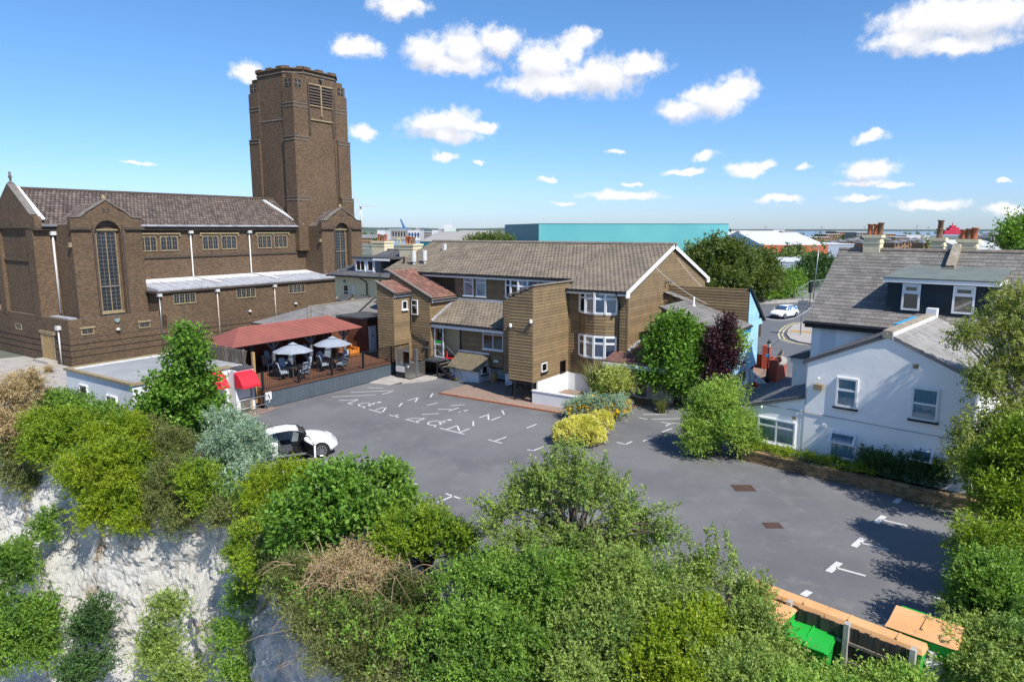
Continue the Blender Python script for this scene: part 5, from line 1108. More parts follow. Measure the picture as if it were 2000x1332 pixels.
cp_ = chair_proto('patio_chair', 'x', 'chair', 'chair_grey', 'cushion', 'cushioned chairs on the deck')
def table_thing(v, u, label):
    t = T('patio_table', label, 'table', v, u, GA, 1.03, 'tables on the deck'); t.box('table_top', v - .45, v + .45, u - .45, u + .45, 1.72, 1.76, 'chair_grey')
    for sx in (-1, 1):
        for sy in (-1, 1): t.box('leg', v + sx * .4 - .025, v + sx * .4 + .025, u + sy * .4 - .025, u + sy * .4 + .025, 1.03, 1.72, 'chair_grey')
def umbrella(v, u, label, tilt=0):
    t = T('parasol', label, 'parasol', v, u, GA, 1.03, 'parasols over the deck tables'); t.mesh('pole', MB().tube([(v, u, 1.03), (v, u, 3.25)], .025, 8), 'black_metal'); n = 8; R_ = 1.25; m = MB(); z0, z1 = 2.72, 3.2
    rim = [(v + R_ * math.cos(2 * math.pi * k / n), u + R_ * math.sin(2 * math.pi * k / n), z0) for k in range(n)]; mid = [(v + .65 * math.cos(2 * math.pi * k / n), u + .65 * math.sin(2 * math.pi * k / n), 3.0) for k in range(n)]
    m.add(rim + mid + [(v, u, z1)], [(k, (k + 1) % n, n + (k + 1) % n, n + k) for k in range(n)] + [(n + k, n + (k + 1) % n, 2 * n) for k in range(n)]); c = t.mesh('canopy', m, 'canvas')
    m = MB(); r2 = [(v + .3 * math.cos(2 * math.pi * k / n), u + .3 * math.sin(2 * math.pi * k / n), 3.16) for k in range(n)]; m.add(r2 + [(v, u, 3.3)], [(k, (k + 1) % n, n) for k in range(n)]); t.mesh('vent', m, 'canvas', c)
    for k in range(n): t.mesh('rib', MB().tube([(v, u, 3.12), mid[k][:2] + (2.96,), rim[k]], .008, 4), 'black_metal', c)
TBL = [(-35.0, 27.3, 'table under the left parasol by the railing'), (-34.9, 30.4, 'table under the right parasol by the railing'), (-37.9, 28.4, 'table in the shade behind the left parasol'), (-37.9, 31.6, 'table in the shade behind the right parasol')]
for i, (v, u, lb) in enumerate(TBL):
    table_thing(v, u, 'grey square ' + lb)
    for j, (dv, du, rz, w) in enumerate(((.85, 0, -90, 'railing side'), (-.85, 0, 90, 'back side'), (0, -.85, 180, 'left side'), (0, .85, 0, 'right side'))):
        loc = G3(v + dv, u + du, 1.03); lbl = 'cushioned grey chair, ' + w + ' of the ' + lb
        rot = -R(GA) + R(rz + rnd.uniform(-14, 14))
        if i == 0 and j == 0: cp_.root.location = loc; cp_.root.rotation_euler = (0, 0, rot); cp_.root['label'] = lbl
        else: dup(cp_.root, loc, rot, lbl)
umbrella(-35.0, 27.3, 'pale blue-grey parasol on the left, nearer the red awning'); umbrella(-34.9, 30.4, 'pale blue-grey parasol on the right, nearer the white door')
sf = T('armchair', 'orange tub armchair beside the gazebo post', 'armchair', -37.6, 34.5, GA, 1.03); sf.box('seat', -37.95, -37.25, 34.2, 34.85, 1.1, 1.45, 'orange_cloth'); sf.box('backrest', -38.05, -37.9, 34.15, 34.9, 1.1, 1.85, 'orange_cloth')
for u in (34.1, 34.87): sf.box('arm', -37.95, -37.2, u - .07, u + .07, 1.1, 1.65, 'orange_cloth')
for x in (-37.9, -37.3):
    for u in (34.2, 34.8): sf.box('leg', x - .03, x + .03, u - .03, u + .03, 1.03, 1.1, 'black_metal')
pl = T('flower_urn', 'dark urn with white flowers under the gazebo', 'planter', -37.5, 33.0, GA, 1.03); pl.mesh('pot', MB().lathe((-37.5, 33.0, 1.03), [(.18, 0), (.1, .15), (.12, .5), (.25, .75), (.22, .75)], 12), 'black_plastic'); 
P, D = shell([tuple(Vector(G3(-37.5, 33.0, 2.0))) + (.3, .3, .28)], 60); lo_ = leaves('flowers', 'leaf_silver', None, P, D, .07, 6); lo_.parent = pl.root; lo_.matrix_parent_inverse = (Matrix.Translation(pl.root.location) @ Matrix.Rotation(-R(GA), 4, 'Z')).inverted()
rc = chair_proto('rattan_chair', 'black rattan armchair nearest the metal gate', 'chair', 'rattan', 'rattan', 'rattan chairs by the gate'); rc.root.location = G3(-22.3, 34.6, .06); rc.root.rotation_euler = (0, 0, -R(GA) + R(15))
dup(rc.root, G3(-23.4, 34.7, .06), -R(GA) - R(10), 'black rattan armchair nearer the undercroft recess')
# ================================================================== white house (frame WA)
wh = T('white_house', 'white rendered house with slate roof and dark dormer', 'house', -8, 36, WA)
UH = 30.0; RW = 'render_house'; fh = Fc('u', UH)
lzl = lambda v: 4.7 + (v + 10.15) * .46 if v < -7.1 else 6.1 - (v + 7.1) * .44
wh.mesh('wing_wall', MB().prism([(-10.15, UH, -.3), (-4.0, UH, -.3), (-4.0, UH, lzl(-4.0) - .08), (-7.1, UH, 6.02), (-10.15, UH, 4.62)], (0, 8.2, 0)), RW)
wh.mesh('side_extension', MB().prism([(-12.6, UH + .02, -.3), (-10.15, UH + .02, -.3), (-10.15, UH + .02, 3.05), (-12.6, UH + .02, 2.25)], (0, 4.5, 0)), RW)
sx = slate_mesh('slate_grey')
s = math.hypot(2.6, .85); up = Vector((2.6, 0, .85)) / s; r_ = wh.mesh('extension_roof', MB().prism([(-12.75, UH - .08, 2.26), (-10.15, UH - .08, 3.1), (-10.15, UH - .08, 3.0), (-12.75, UH - .08, 2.16)], (0, 4.7, 0)), 'slate_dark')
sdk = slate_mesh('slate_dark'); wh.pieces('roof_slate', sdk, tilerows((-12.77, UH + 4.6, 2.27), (0, -1, 0), 4.68, up, s, .25, .2, .03), 'slate_dark', r_, 60)
# wing roof: left slope dark slate, right slope pale asbestos slates, chalky parapet on the ridge
for (a, zb, b, m, nm, tw, th) in ((-10.35, 4.63, -7.15, 'slate_dark', sdk, .26, .22), (-3.8, 4.68, -7.05, 'slate_pale', slate_mesh('slate_pale'), .45, .42)):
    s = math.hypot(b - a, 6.12 - zb); up = Vector((b - a, 0, 6.12 - zb)) / s
    r_ = wh.mesh('wing_roof', MB().prism([(a, UH - .06, zb), (b, UH - .06, 6.12), (b, UH - .06, 6.0), (a, UH - .06, zb - .12)], (0, 8, 0)), m)
    ax = (0, -1, 0) if b > a else (0, 1, 0); y0 = UH + 7.9 if b > a else UH - .06
    wh.pieces('roof_slate', nm, tilerows((a, y0, zb + .012), ax, 7.9, up, s, tw, th, .025), m, r_, 100)
mat('parapet_lime', (.36, .31, .23), (.22, .19, .15), 4, .95, bump=.6, c3=(.6, .58, .54), t3=(.55, .7), s3=5)
wh.mesh('ridge_parapet', MB().box(-7.3, -6.95, UH - .08, 37.7, 6.0, 6.3), 'parapet_lime'); wh.mesh('parapet_render', MB().box(-6.95, -6.91, UH - .07, 37.7, 5.95, 6.22), 'render_white'); wh.mesh('parapet_end', MB().box(-7.32, -6.88, 37.3, 37.75, 6.1, 6.55), 'render_white')
wh.box('roof_vent', -7.75, -7.35, 33.5, 37.0, 6.0, 6.16, 'blue_trim')
# windows
def sash(a0, a1, z0, z1, tr_, c, lab, sill='black_metal'): return window(wh, fh, a0, a1, z0, z1, -.02, 1, tr_, curtain=c, sill=sill, label=lab, fw=.085, dep=.1)
sash(-8.9, -8.05, 2.9, 4.17, .58, 'curtain_teal', 'upper left sash window on the white gable'); sash(-6.08, -5.14, 2.9, 4.2, .5, 'curtain_teal', 'upper right sash window on the white gable')
sash(-8.98, -7.92, .66, 1.78, .66, 'curtain_teal', 'lower middle window with tilted top light', 'upvc'); sash(-5.9, -5.1, .6, 1.77, .62, 'curtain_teal', 'lower right window behind the dark shrub', 'upvc')
window(wh, fh, -12.15, -10.45, .72, 1.85, -.02, 2, .68, curtain='curtain_teal', sill='upvc', fw=.075, label='wide ground-floor window of the side extension')
for (a0, a1, z) in ((-8.96, -7.94, 1.43), (-5.88, -5.12, 1.36)):     # open top lights
    m = MB(); w_ = .08; zt, dp = z + .34, .3
    def pp(a, t, o): return fh.p(a, .09 + dp * (1 - t) + o, z + (zt - z) * t)
    for q0, q1 in (((a0, 0), (a1, 0)), ((a0, 1), (a1, 1)), ((a0 + .04, 0), (a0 + .04, 1)), ((a1 - .04, 0), (a1 - .04, 1))): m.beam(pp(q0[0], q0[1], 0), pp(q1[0], q1[1], 0), .08, .05)
    o = wh.mesh('open_top_light', m, 'upvc'); g = MB().add([pp(a0, 0, 0), pp(a1, 0, 0), pp(a1, 1, 0), pp(a0, 1, 0)], [(0, 1, 2, 3)]); wh.mesh('pane', g, 'glass', o)
wh.mesh('wall_cable', MB().tube([fh.p(a, .02, 2.42 - .018 * (a + 12) * .5) for a in (-12.3, -11, -10.1, -9, -7.5, -6, -4.5)], .014, 5), 'far_grey'); wh.mesh('wall_cable', MB().tube([fh.p(-10.12, .02, 4.5), fh.p(-10.12, .02, 0)], .01, 5), 'far_grey')
wh.box('flood_lamp', -9.75, -9.4, UH - .28, UH - .02, 3.52, 3.75, 'stone'); wh.box('air_vent', -6.15, -5.95, UH - .02, UH, 4.9, 5.08, 'stone'); wh.mesh('air_vent', MB().lathe((-10.55, UH, 2.05), [(.09, 0), (.09, -.03)], 10, 1), 'stone'); wh.box('meter_box', -9.35, -9.2, UH - .05, UH, 1.9, 2.02, 'upvc')
for p in ((-9.62, 3.98), (-12.0, 2.3)): wh.mesh('camera', MB().lathe(fh.p(p[0], .1, p[1]), [(.02, .08), (.06, .0), (.03, -.05)], 8), 'upvc')
# main block
UM = 37.7; wh.mesh('main_wall', MB().prism([(-12.65, UM, -.2), (-12.65, UM, 5.35), (-12.65, 42.2, 9.0), (-12.65, 46.7, 5.35), (-12.65, 46.7, -.2)], (18, 0, 0)), RW)
fm = Fc('u', UM); nm_ = MB(); fm.box(nm_, -12.2, -11.45, 0, .025, 3.2, 5.1); wh.mesh('blind_niche', nm_, 'render_white')
s = math.hypot(42.2 - 37.4, 9.1 - 5.42); up = Vector((0, 4.8, 3.68)) / s
rr = wh.mesh('main_roof', MB().prism([(-12.95, 37.4, 5.42), (-12.95, 42.2, 9.1), (-12.95, 47, 5.42), (-12.95, 47, 5.3), (-12.95, 42.2, 8.97), (-12.95, 37.4, 5.3)], (18.5, 0, 0)), 'slate_grey')
ml = tilerows((-12.95, 37.38, 5.43), (1, 0, 0), 18.5, up, s, .36, .27, .026)
wh.pieces('roof_slate', sx, ml, 'slate_grey', rr, 300 - 220 + 20)
wh.mesh('ridge', MB().tube([(-12.95, 42.2, 9.12), (5.5, 42.2, 9.12)], .13, 8), 'mortar_ridge', rr); wh.mesh('gutter', MB().tube([(-13.0, 37.32, 5.34), (-6.9, 37.32, 5.34)], .07, 8), 'black_metal', rr); wh.box('fascia', -12.95, -6.9, 37.4, 37.43, 5.1, 5.32, 'black_metal', rr)
wh.mesh('party_parapet', MB().beam((-7.15, 40.9, 8.35), (-7.15, 42.3, 9.42), .38, .3).box(-7.42, -6.9, 40.55, 40.95, 7.9, 8.35), 'parapet_lime', rr)
pipe(wh, [(-7.6, 37.3, 5.3), (-7.6, 37.3, 4.9), (-7.45, 37.5, 4.7)], .05, 'black_metal')
# dormer
ud = 38.3; fdm = Fc('u', ud)
dm = wh.box('dormer_wall', -9.3, -4.95, ud, 41.9, 5.7, 7.82, 'navy'); nb = board_mesh('navy'); wh.pieces('dormer_board', nb, clad(fdm, -9.3, -4.95, 5.75, 7.7, .24, .02, holes=[(-8.62, -7.82, 6.3, 7.62), (-6.45, -5.55, 6.3, 7.62)]) + clad(Fc('v', -4.95), ud, 40.6, 5.9, 7.7, .24, .02), 'navy', dm)
mat('felt_edge', (.15, .18, .165), (.12, .14, .13), 1.5, .8)
wh.mesh('dormer_roof', MB().prism([(-9.5, ud - .22, 7.84), (-4.6, ud - .22, 7.84), (-4.6, 41.3, 8.32), (-9.1, 41.3, 8.32)], (0, 0, .07)), 'felt_edge', dm); wh.mesh('dormer_fascia', MB().box(-9.48, -4.62, ud - .2, ud - .17, 7.66, 7.84).box(-4.65, -4.62, ud - .17, 40.5, 7.68, 7.86), 'upvc', dm)
for a0, a1, lab in ((-8.62, -7.82, 'left dormer window'), (-6.45, -5.55, 'right dormer window')): 
    w_ = window(wh, fdm, a0, a1, 6.3, 7.62, .0, 1, .66, curtain='clay_dark', sill=None, label=lab, fw=.09)
    m = MB(); fdm.box(m, a0 + .12, a1 - .12, .07, .1, 7.22, 7.28); fdm.box(m, a0 + .12, a1 - .12, .07, .1, 7.46, 7.52); fdm.box(m, a0 + .1, a0 + .16, .07, .1, 7.22, 7.52); fdm.box(m, a1 - .16, a1 - .1, .07, .1, 7.22, 7.52); wh.mesh('top_light', m, 'upvc', w_)
pipe(wh, [(-5.1, ud - .05, 7.65), (-5.1, ud - .05, 5.8)], .04, 'black_metal', parent=dm)
# chimneys
def chimney(t, x, y, w, d, z0, z1, pots, mm='chimney_cream'):
    c = t.mesh('chimney', MB().box(x - w / 2, x + w / 2, y - d / 2, y + d / 2, z0, z1).box(x - w / 2 - .07, x + w / 2 + .07, y - d / 2 - .07, y + d / 2 + .07, z1, z1 + .16).box(x - w / 2 - .03, x + w / 2 + .03, y - d / 2 - .03, y + d / 2 + .03, z1 - .3, z1 - .2), mm)
    for i, (px, h, k) in enumerate(pots): t.mesh('chimney_pot', MB().lathe((x + px, y, z1 + .16), [(.17, 0), (.14, .06), (.13, h - .1), (.17, h - .06), (.17, h), (.1, h)], 12), 'terracotta' if k else 'clay_dark', c, True)
chimney(wh, -11.2, 42.3, .85, .7, 8.7, 9.8, ((-.22, .6, 1), (.08, .6, 1), (.32, .68, 0))); chimney(wh, -8.2, 43.2, .6, .6, 8.4, 9.65, ((0, .5, 0), (.02, .95, 0))); chimney(wh, -6.75, 42.6, .85, .7, 8.7, 9.6, ((-.25, .5, 1), (0, .55, 0), (.25, .6, 1)))
# small bay at the road side
wh.box('bay_wall', -14.0, -12.65, 39.0, 41.2, 0, 3.1, RW); wh.mesh('bay_roof', MB().prism([(-14.25, 38.7, 3.1), (-12.65, 38.7, 3.75), (-12.65, 38.7, 3.1)], (0, 2.8, 0)), 'slate_dark'); wh.mesh('bay_cornice', MB().box(-14.12, -12.65, 38.88, 39.0, 2.8, 3.08).box(-14.12, -14.0, 39, 41.3, 2.8, 3.08), 'upvc'); window(wh, Fc('u', 39.0), -13.2, -12.7, 1.2, 2.3, 0, 1, None, curtain='curtain_teal')
# low garden wall of separate bricks
lw = T('brick_garden_wall', 'low yellow-brown brick wall along the edge of the car park', 'wall', -7.5, 28.8, WA)
mat('brick_buff', (.3, .2, .1), (.2, .135, .07), 1.0, .9, rv=.35, bump=.3, bscale=25)
mat('brick_mortar', (.24, .21, .17), (.17, .15, .12), 3, .95)
lw.box('wall_core', -12.6, -2.4, 28.79, 28.97, -.02, .44, 'brick_mortar'); ubk = umesh('brick', *[(m.v, m.f) for m in [MB().box(0, 1, 0, 1, 0, 1)]][0], 'brick_buff'); ml = []
for r in range(6):
    n = 46
    for i in range(n):
        x = -12.6 + i * .2217 + (.11 if r % 2 else 0)
        if x + .21 < -2.35: ml.append(cols((.209, 0, 0), (0, .1, 0), (0, 0, .063), (x, 28.765 + rnd.uniform(-.004, .006), .005 + r * .075)))
lw.pieces('brick', ubk, ml, 'brick_buff'); 
for i in range(22): lw.box('coping_brick', -12.6 + i * .464, -12.6 + i * .464 + .45, 28.74, 29.0, .46, .53, 'brick_buff')
bed = sheet('planting_bed', [gw(u, v, WA) for u, v in ((28.97, -12.6), (28.97, -2.4), (30.0, -2.4), (30.0, -12.6))], .3, 'soil')
# ------------------------------------------------ red wall, lamp, cone by the drive
rw = T('red_wall', 'curved red-painted wall with black railings at the drive entrance', 'wall', -10.8, 49, GA)
rw.box('pier', -11.0, -10.45, 47.6, 48.15, 0, 1.5, 'orange_wall'); rw.box('pier', -12.5, -12.0, 51.8, 52.3, 0, 1.75, 'orange_wall')
pts = [(-10.7, 48.15), (-10.45, 49), (-10.5, 50), (-10.75, 51), (-11.15, 51.9)]
for a, b in zip(pts, pts[1:]): rw.mesh('curved_wall', MB().beam(a + (.5,), b + (.5,), .28, 1.0), 'orange_wall'); rw.mesh('coping', MB().beam(a + (1.04,), b + (1.04,), .36, .09), 'concrete')
rw.mesh('gold_rail', MB().tube([(-10.9, 48.15, 1.55)] + [(x - .12, y, 1.62) for x, y in pts[1:]] + [(-12.2, 52.0, 1.7)], .02, 6), 'timber_new')
for i in range(14): t = i / 13; a = Vector(pts[0]).lerp(Vector(pts[4]), t); rw.mesh('railing_bar', MB().tube([(a.x, a.y, 1.05), (a.x, a.y, 1.6)], .012, 4), 'black_metal')
rw.box('back_wall', -14.5, -12.0, 52.3, 52.5, 0, .95, 'orange_wall'); rw.box('back_wall', -12.0, -11.2, 51.9, 52.1, 0, .95, 'orange_wall')
for i in range(16): rw.mesh('railing_bar', MB().tube([(-14.5 + i * .16, 52.4, .95), (-14.5 + i * .16, 52.4, 1.65)], .012, 4), 'black_metal')
lp = T('lamp_post', 'black Victorian style lamp post by the red wall', 'lamp post', -11.0, 47.3, GA)
lp.mesh('column', MB().lathe((-11.0, 47.3, 0), [(.16, 0), (.16, .35), (.1, .45), (.07, .9), (.045, 1.0), (.04, 2.3), (.07, 2.34), (.03, 2.4)], 12), 'black_metal', smooth=True); lp.mesh('lantern', MB().lathe((-11.0, 47.3, 2.4), [(.07, 0), (.15, .3), (.17, .32), (.1, .42), (.03, .5), (.02, .58)], 6), 'black_metal'); lp.mesh('lantern_glass', MB().lathe((-11.0, 47.3, 2.42), [(.085, 0), (.155, .26)], 6), 'lamp_glass'); lp.box('hanging_sign', -11.12, -10.88, 47.2, 47.23, 1.75, 1.95, 'blue_trim')
cn = T('traffic_cone', 'red and white traffic cone by the white wall', 'cone', -11.35, 45.6, GA); cn.box('base', -11.55, -11.15, 45.4, 45.8, 0, .05, 'black_plastic'); cn.mesh('cone_body', MB().lathe((-11.35, 45.6, .05), [(.15, 0), (.1, .28)], 14), 'red_plastic'); cn.mesh('white_band', MB().lathe((-11.35, 45.6, .33), [(.102, 0), (.06, .25)], 14), 'upvc'); cn.mesh('cone_tip', MB().lathe((-11.35, 45.6, .58), [(.06, 0), (.03, .17)], 14), 'red_plastic')
ab = T('leaning_board', 'white board leaning against the white wall by the cone', 'board', -11.6, 46.5, GA); ab.mesh('board', MB().prism([(-11.9, 46.3, .9), (-11.9, 46.38, .9), (-10.95, 46.9, 0), (-10.95, 46.82, 0)], (.02, .02, .03)).prism([(-11.9, 46.3, .9), (-10.95, 46.85, .0), (-11.8, 46.35, .0)], (.01, .03, 0)), 'upvc')
# ------------------------------------------------ yellow house and slate outbuilding
yh = T('yellow_house', 'cream house with slate roof and white dormer beside the church', 'house', -43, 45, GA)
yh.box('wall', -47.5, -38.5, 42.0, 49, 0, 6.15, 'wall_yellow')
yr = yh.mesh('roof', MB().add([(-48.1, 41.6, 6.25), (-38.3, 41.6, 6.25), (-38.3, 49.4, 6.25), (-48.1, 49.4, 6.25), (-44.3, 45.5, 8.4), (-38.3, 45.5, 8.4)], [(0, 1, 5, 4), (3, 0, 4), (2, 3, 4, 5), (1, 2, 5), (3, 2, 1, 0)]), 'slate_dark')
s = math.hypot(3.9, 2.15); yh.pieces('roof_slate', sdk, tilerows((-48.0, 41.58, 6.26), (1, 0, 0), 9.7, Vector((0, 3.9, 2.15)) / s, s, .32, .25, .025, keep=lambda a, b: a > b * .95), 'slate_dark', yr, 0)
yh.mesh('gutter', MB().tube([(-48.1, 41.52, 6.2), (-40.3, 41.52, 6.2)], .07, 8), 'black_metal', yr); yh.mesh('hip_ridge', MB().tube([(-44.3, 45.5, 8.45), (-38.3, 45.5, 8.45)], .1, 6), 'mortar_ridge', yr); yh.mesh('verge_lead', MB().beam((-40.3, 41.6, 6.35), (-40.3, 44.6, 8.1), .2, .1), 'mortar_ridge', yr)
dw = yh.box('dormer_wall', -45.0, -41.9, 42.2, 45.2, 6.4, 7.75, 'slate_dark'); yh.box('dormer_front', -45.05, -42.6, 42.12, 42.2, 6.45, 7.75, 'upvc', dw); yh.box('dormer_roof', -45.3, -40.6, 41.9, 45.3, 7.75, 7.9, 'felt_roof', dw); yh.box('dormer_fascia', -42.6, -40.62, 41.88, 41.92, 7.62, 7.8, 'upvc', dw)
window(yh, Fc('u', 42.12), -44.8, -43.7, 6.7, 7.6, 0, 2, None, sill=None); window(yh, Fc('u', 42.12), -43.4, -42.7, 6.7, 7.6, 0, 1, None, sill=None, dark=True)
window(yh, Fc('u', 42.0), -46.4, -45.75, 4.1, 5.4, 0, 1, .55, curtain='curtain_teal', label='narrow glazed door of the cream wall'); yh.box('narrow_window', -45.2, -45.0, 41.93, 42.0, 4.6, 5.4, 'upvc'); yh.mesh('wall_lantern', MB().lathe((-46.2, 41.9, 5.6), [(.08, 0), (.12, .12), (.06, .25)], 8), 'sheet_green'); pipe(yh, [(-43.9, 41.5, 6.15), (-43.5, 41.85, 5.8), (-43.4, 41.88, 5.6), (-43.4, 41.88, 3.6)], .05, 'black_metal')
chimney(yh, -45.9, 46.5, 1.6, 1.2, 6.0, 9.0, ((-.4, .65, 1), (0, .55, 0), (.4, .62, 1))); chimney(yh, -40.75, 44.7, 1.6, 1.2, 6.8, 8.85, ((-.4, .65, 1), (-.05, .62, 1), (.35, .55, 0)))
ob = T('outbuilding', 'low outbuilding with hipped grey slate roof behind the gazebo', 'outbuilding', -42, 37, GA)
ob.box('wall', -46, -39.9, 32.6, 41.9, 0, 3.1, 'wall_yellow')
orf = ob.mesh('roof', MB().add([(-46.3, 32.3, 3.1), (-39.6, 32.3, 3.1), (-37.3, 41.8, 3.6), (-46.3, 41.9, 3.1), (-43, 35.2, 4.25), (-42.6, 41.9, 4.4), (-39.6, 36.0, 3.1), (-37.3, 36.2, 3.35)], [(0, 1, 4), (1, 6, 4), (6, 5, 4), (6, 7, 2, 5), (3, 0, 4, 5)]), 'slate_wing')
s = math.hypot(3.4, 1.15); ob.pieces('roof_slate', sdw, tilerows((-39.6, 32.35, 3.13), (0, 1, 0), 9.5, Vector((-3.4, 0, 1.15)) / s, s, .4, .26, .025, keep=lambda a, b: a > b * .82 + .1 and a < 3.6 + b * 1.72), 'slate_wing', orf, 60)
ob.mesh('ridge', MB().tube([(-43, 35.2, 4.28), (-42.6, 41.9, 4.43)], .07, 6).tube([(-43, 35.2, 4.28), (-39.6, 32.3, 3.13)], .06, 6), 'mortar_ridge', orf); ob.mesh('valley', MB().tube([(-39.6, 36.0, 3.15), (-42.5, 41.8, 4.43)], .06, 6), 'black_metal', orf); ob.mesh('gutter', MB().tube([(-39.6, 36.0, 3.08), (-37.2, 36.1, 3.3)], .06, 6).tube([(-46.3, 32.3, 3.05), (-39.6, 32.3, 3.05), (-39.55, 36.0, 3.05)], .06, 6), 'black_metal', orf)
for i, x in enumerate((-46.5, -44.4, -41.9)): ob.mesh('rooflight_kerb', MB().prism([(x, 41.0, 4.0), (x + 1.6, 41.0, 3.9), (x + 1.2, 41.95, 4.5), (x + .1, 41.95, 4.5)], (0, 0, .12)), 'felt_roof', orf)
# ================================================================== background
def far(px, py, dist, z=None):
    p = at(px, py, dist); return p if z is None else Vector((p.x, p.y, z))
def fx(px, dist): return (px - 1000) / FP * (dist * cpp + CH * spp)
def fz(py, dist): return at(1000, py, dist).z
water_o = sheet('river', [(30, 800), (60, 900), (600, 1000), (1200, 980), (2600, 900), (5200, 1500), (5200, 4200), (600, 3600), (100, 2300)], .0, 'water')
sheet('river_reach', [(-900, 430), (-45, 440), (-40, 590), (-900, 600)], .004, 'water')
hv = []; hf = []; n = 240
for i in range(n):
    a = R(-60 + 120 * i / (n - 1)); d0 = 5200
    px = 1000 + 1351 * math.tan(max(-1.2, min(1.2, a))); hh = 17 + 12 * mnoise.noise(Vector((i * .05, 3.1, 0))) + 5 * mnoise.noise(Vector((i * .21, 7.7, 0)))
    hh *= 1.0 if px < 1050 else max(.35, 1 - (px - 1050) / 500)
    for k, (dd, z) in enumerate(((3300, 0), (4200, hh * .45), (5200, hh), (6500, 0))): hv.append((dd * math.sin(a), dd * math.cos(a), z))
for i in range(n - 1):
    for k in range(3): a = i * 4 + k; hf.append((a, a + 1, a + 5, a + 4))
o = mk('hills', hv, hf, 'hill_green', None, True); o['kind'] = 'structure'
def block(name, label, cat, x0, x1, z1, dist, depth, m, group=None, roof=None, az=0, wins=None, z0=0, band=None):
    """a building spanning picture columns x0..x1 at a known distance"""
    a, b = fx(x0, dist), fx(x1, dist); w = b - a; t = T(name, label, cat, 0, 0, 0, 0, group); t.root.location = ((a + b) / 2, dist, 0); t.root.rotation_euler = (0, 0, R(az))
    t.off = Vector((0, 0, 0)); t.box('wall', -w / 2, w / 2, 0, depth, z0, z1, m)
    if roof == 'flat': t.box('roof', -w / 2 - .15, w / 2 + .15, -.15, depth + .15, z1, z1 + max(.25, z1 * .04), 'sheet_white')
    elif roof == 'hip': t.mesh('roof', MB().add([(-w / 2 - .3, -.3, z1), (w / 2 + .3, -.3, z1), (w / 2 + .3, depth + .3, z1), (-w / 2 - .3, depth + .3, z1), (0, depth * .5, z1 + min(w, depth) * .35)], [(0, 1, 4), (1, 2, 4), (2, 3, 4), (3, 0, 4)]), 'far_slate')
    elif roof == 'gable': t.mesh('roof', MB().prism([(-w / 2 - .3, -.3, z1), (-w / 2 - .3, depth / 2, z1 + depth * .3), (-w / 2 - .3, depth + .3, z1)], (w + .6, 0, 0)), 'far_slate')
    elif roof: t.mesh('roof', MB().prism([(-w / 2 - .2, -.2, z1), (-w / 2 - .2, depth / 2, z1 + depth * .08), (-w / 2 - .2, depth + .2, z1)], (w + .4, 0, 0)), roof)
    if band: t.box('band', -w / 2 - .1, w / 2 + .1, -.1, .0, z1 - band[0], z1 - band[1], band[2])
    if wins:
        nx, nz = wins
        for i in range(nx):
            for j in range(nz): cx = -w / 2 + w * (i + .5) / nx; cz = z1 * (j + .55) / nz; t.box('window', cx - w / nx * .28, cx + w / nx * .28, -.06, .0, cz - z1 / nz * .25, cz + z1 / nz * .25, 'dark_room')
    return t
# teal warehouse
tl = T('teal_warehouse', 'huge teal windowless warehouse rising behind the hotel roof', 'warehouse', 0, 0, 0, 0)
d1, d2 = 235, 300; A = Vector((fx(1052, d1), d1, 0)); B = Vector((fx(1420, d1 + 12), d1 + 12, 0)); Cc = Vector((fx(986, d2), d2, 0)); Dd = B + (Cc - A); zt = fz(438.5, d1)
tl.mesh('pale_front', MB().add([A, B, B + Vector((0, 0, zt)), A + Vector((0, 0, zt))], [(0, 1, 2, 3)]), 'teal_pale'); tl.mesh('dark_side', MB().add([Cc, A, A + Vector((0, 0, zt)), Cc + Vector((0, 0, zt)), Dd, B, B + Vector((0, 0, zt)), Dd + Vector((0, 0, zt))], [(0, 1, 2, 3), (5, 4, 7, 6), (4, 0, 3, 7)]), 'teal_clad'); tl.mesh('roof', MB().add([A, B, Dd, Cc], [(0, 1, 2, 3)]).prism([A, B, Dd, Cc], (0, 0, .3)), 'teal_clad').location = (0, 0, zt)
# left: cement works and sheds by the river
bl = block('teal_shed', 'teal-sided shed with grey roof beyond the chimneys', 'shed', 818, 905, fz(472, 290), 290, 50, 'teal_clad', None, 'far_grey', -14)
for (x0, x1, yt, d, dp, m, lab, rf, wn) in ((737, 752, 452, 900, 30, 'sheet_white', 'small white box building at the left end of the far works', 'flat', None), (760, 793, 450, 1000, 40, 'far_grey', 'wide grey concrete silo block left of the blue crane', 'flat', (6, 1)), (797, 820, 452, 900, 30, 'sheet_white', 'white banded store right of the blue crane', 'flat', (4, 1)), (822, 842, 455, 950, 30, 'far_grey', 'dark grey frame building between the white stores', 'flat', (5, 3)), (844, 855, 452, 900, 24, 'sheet_white', 'narrow white tower in the middle of the far works', 'flat', None), (857, 864, 449, 1000, 20, 'far_grey', 'slender grey tower of the far works', 'flat', None), (866, 896, 456, 920, 40, 'sheet_white', 'low pale shed at the right end of the far works', 'flat', None), (812, 818, 447, 1050, 16, 'far_grey', 'thin grey silo behind the white banded store', 'flat', None), (700, 722, 484, 480, 8, 'far_brick', 'terrace of brick houses by the river beside the tower', 'gable', (6, 2)), (722, 745, 486, 470, 8, 'far_brick', 'brick terrace next to the cream chimney', 'gable', (6, 2)), (893, 960, 463, 600, 60, 'far_grey', 'long grey-roofed shed in front of the hills', 'far_grey', None)):
    d = d * .68 if d > 800 else d
    block('works_building', lab, 'building', x0, x1, max(fz(yt - 1.5, d), 4), d, dp, m, 'far industrial buildings on the left', rf, 0, wn, 0, (4, 3, 'crane_blue') if 'banded' in lab else None)
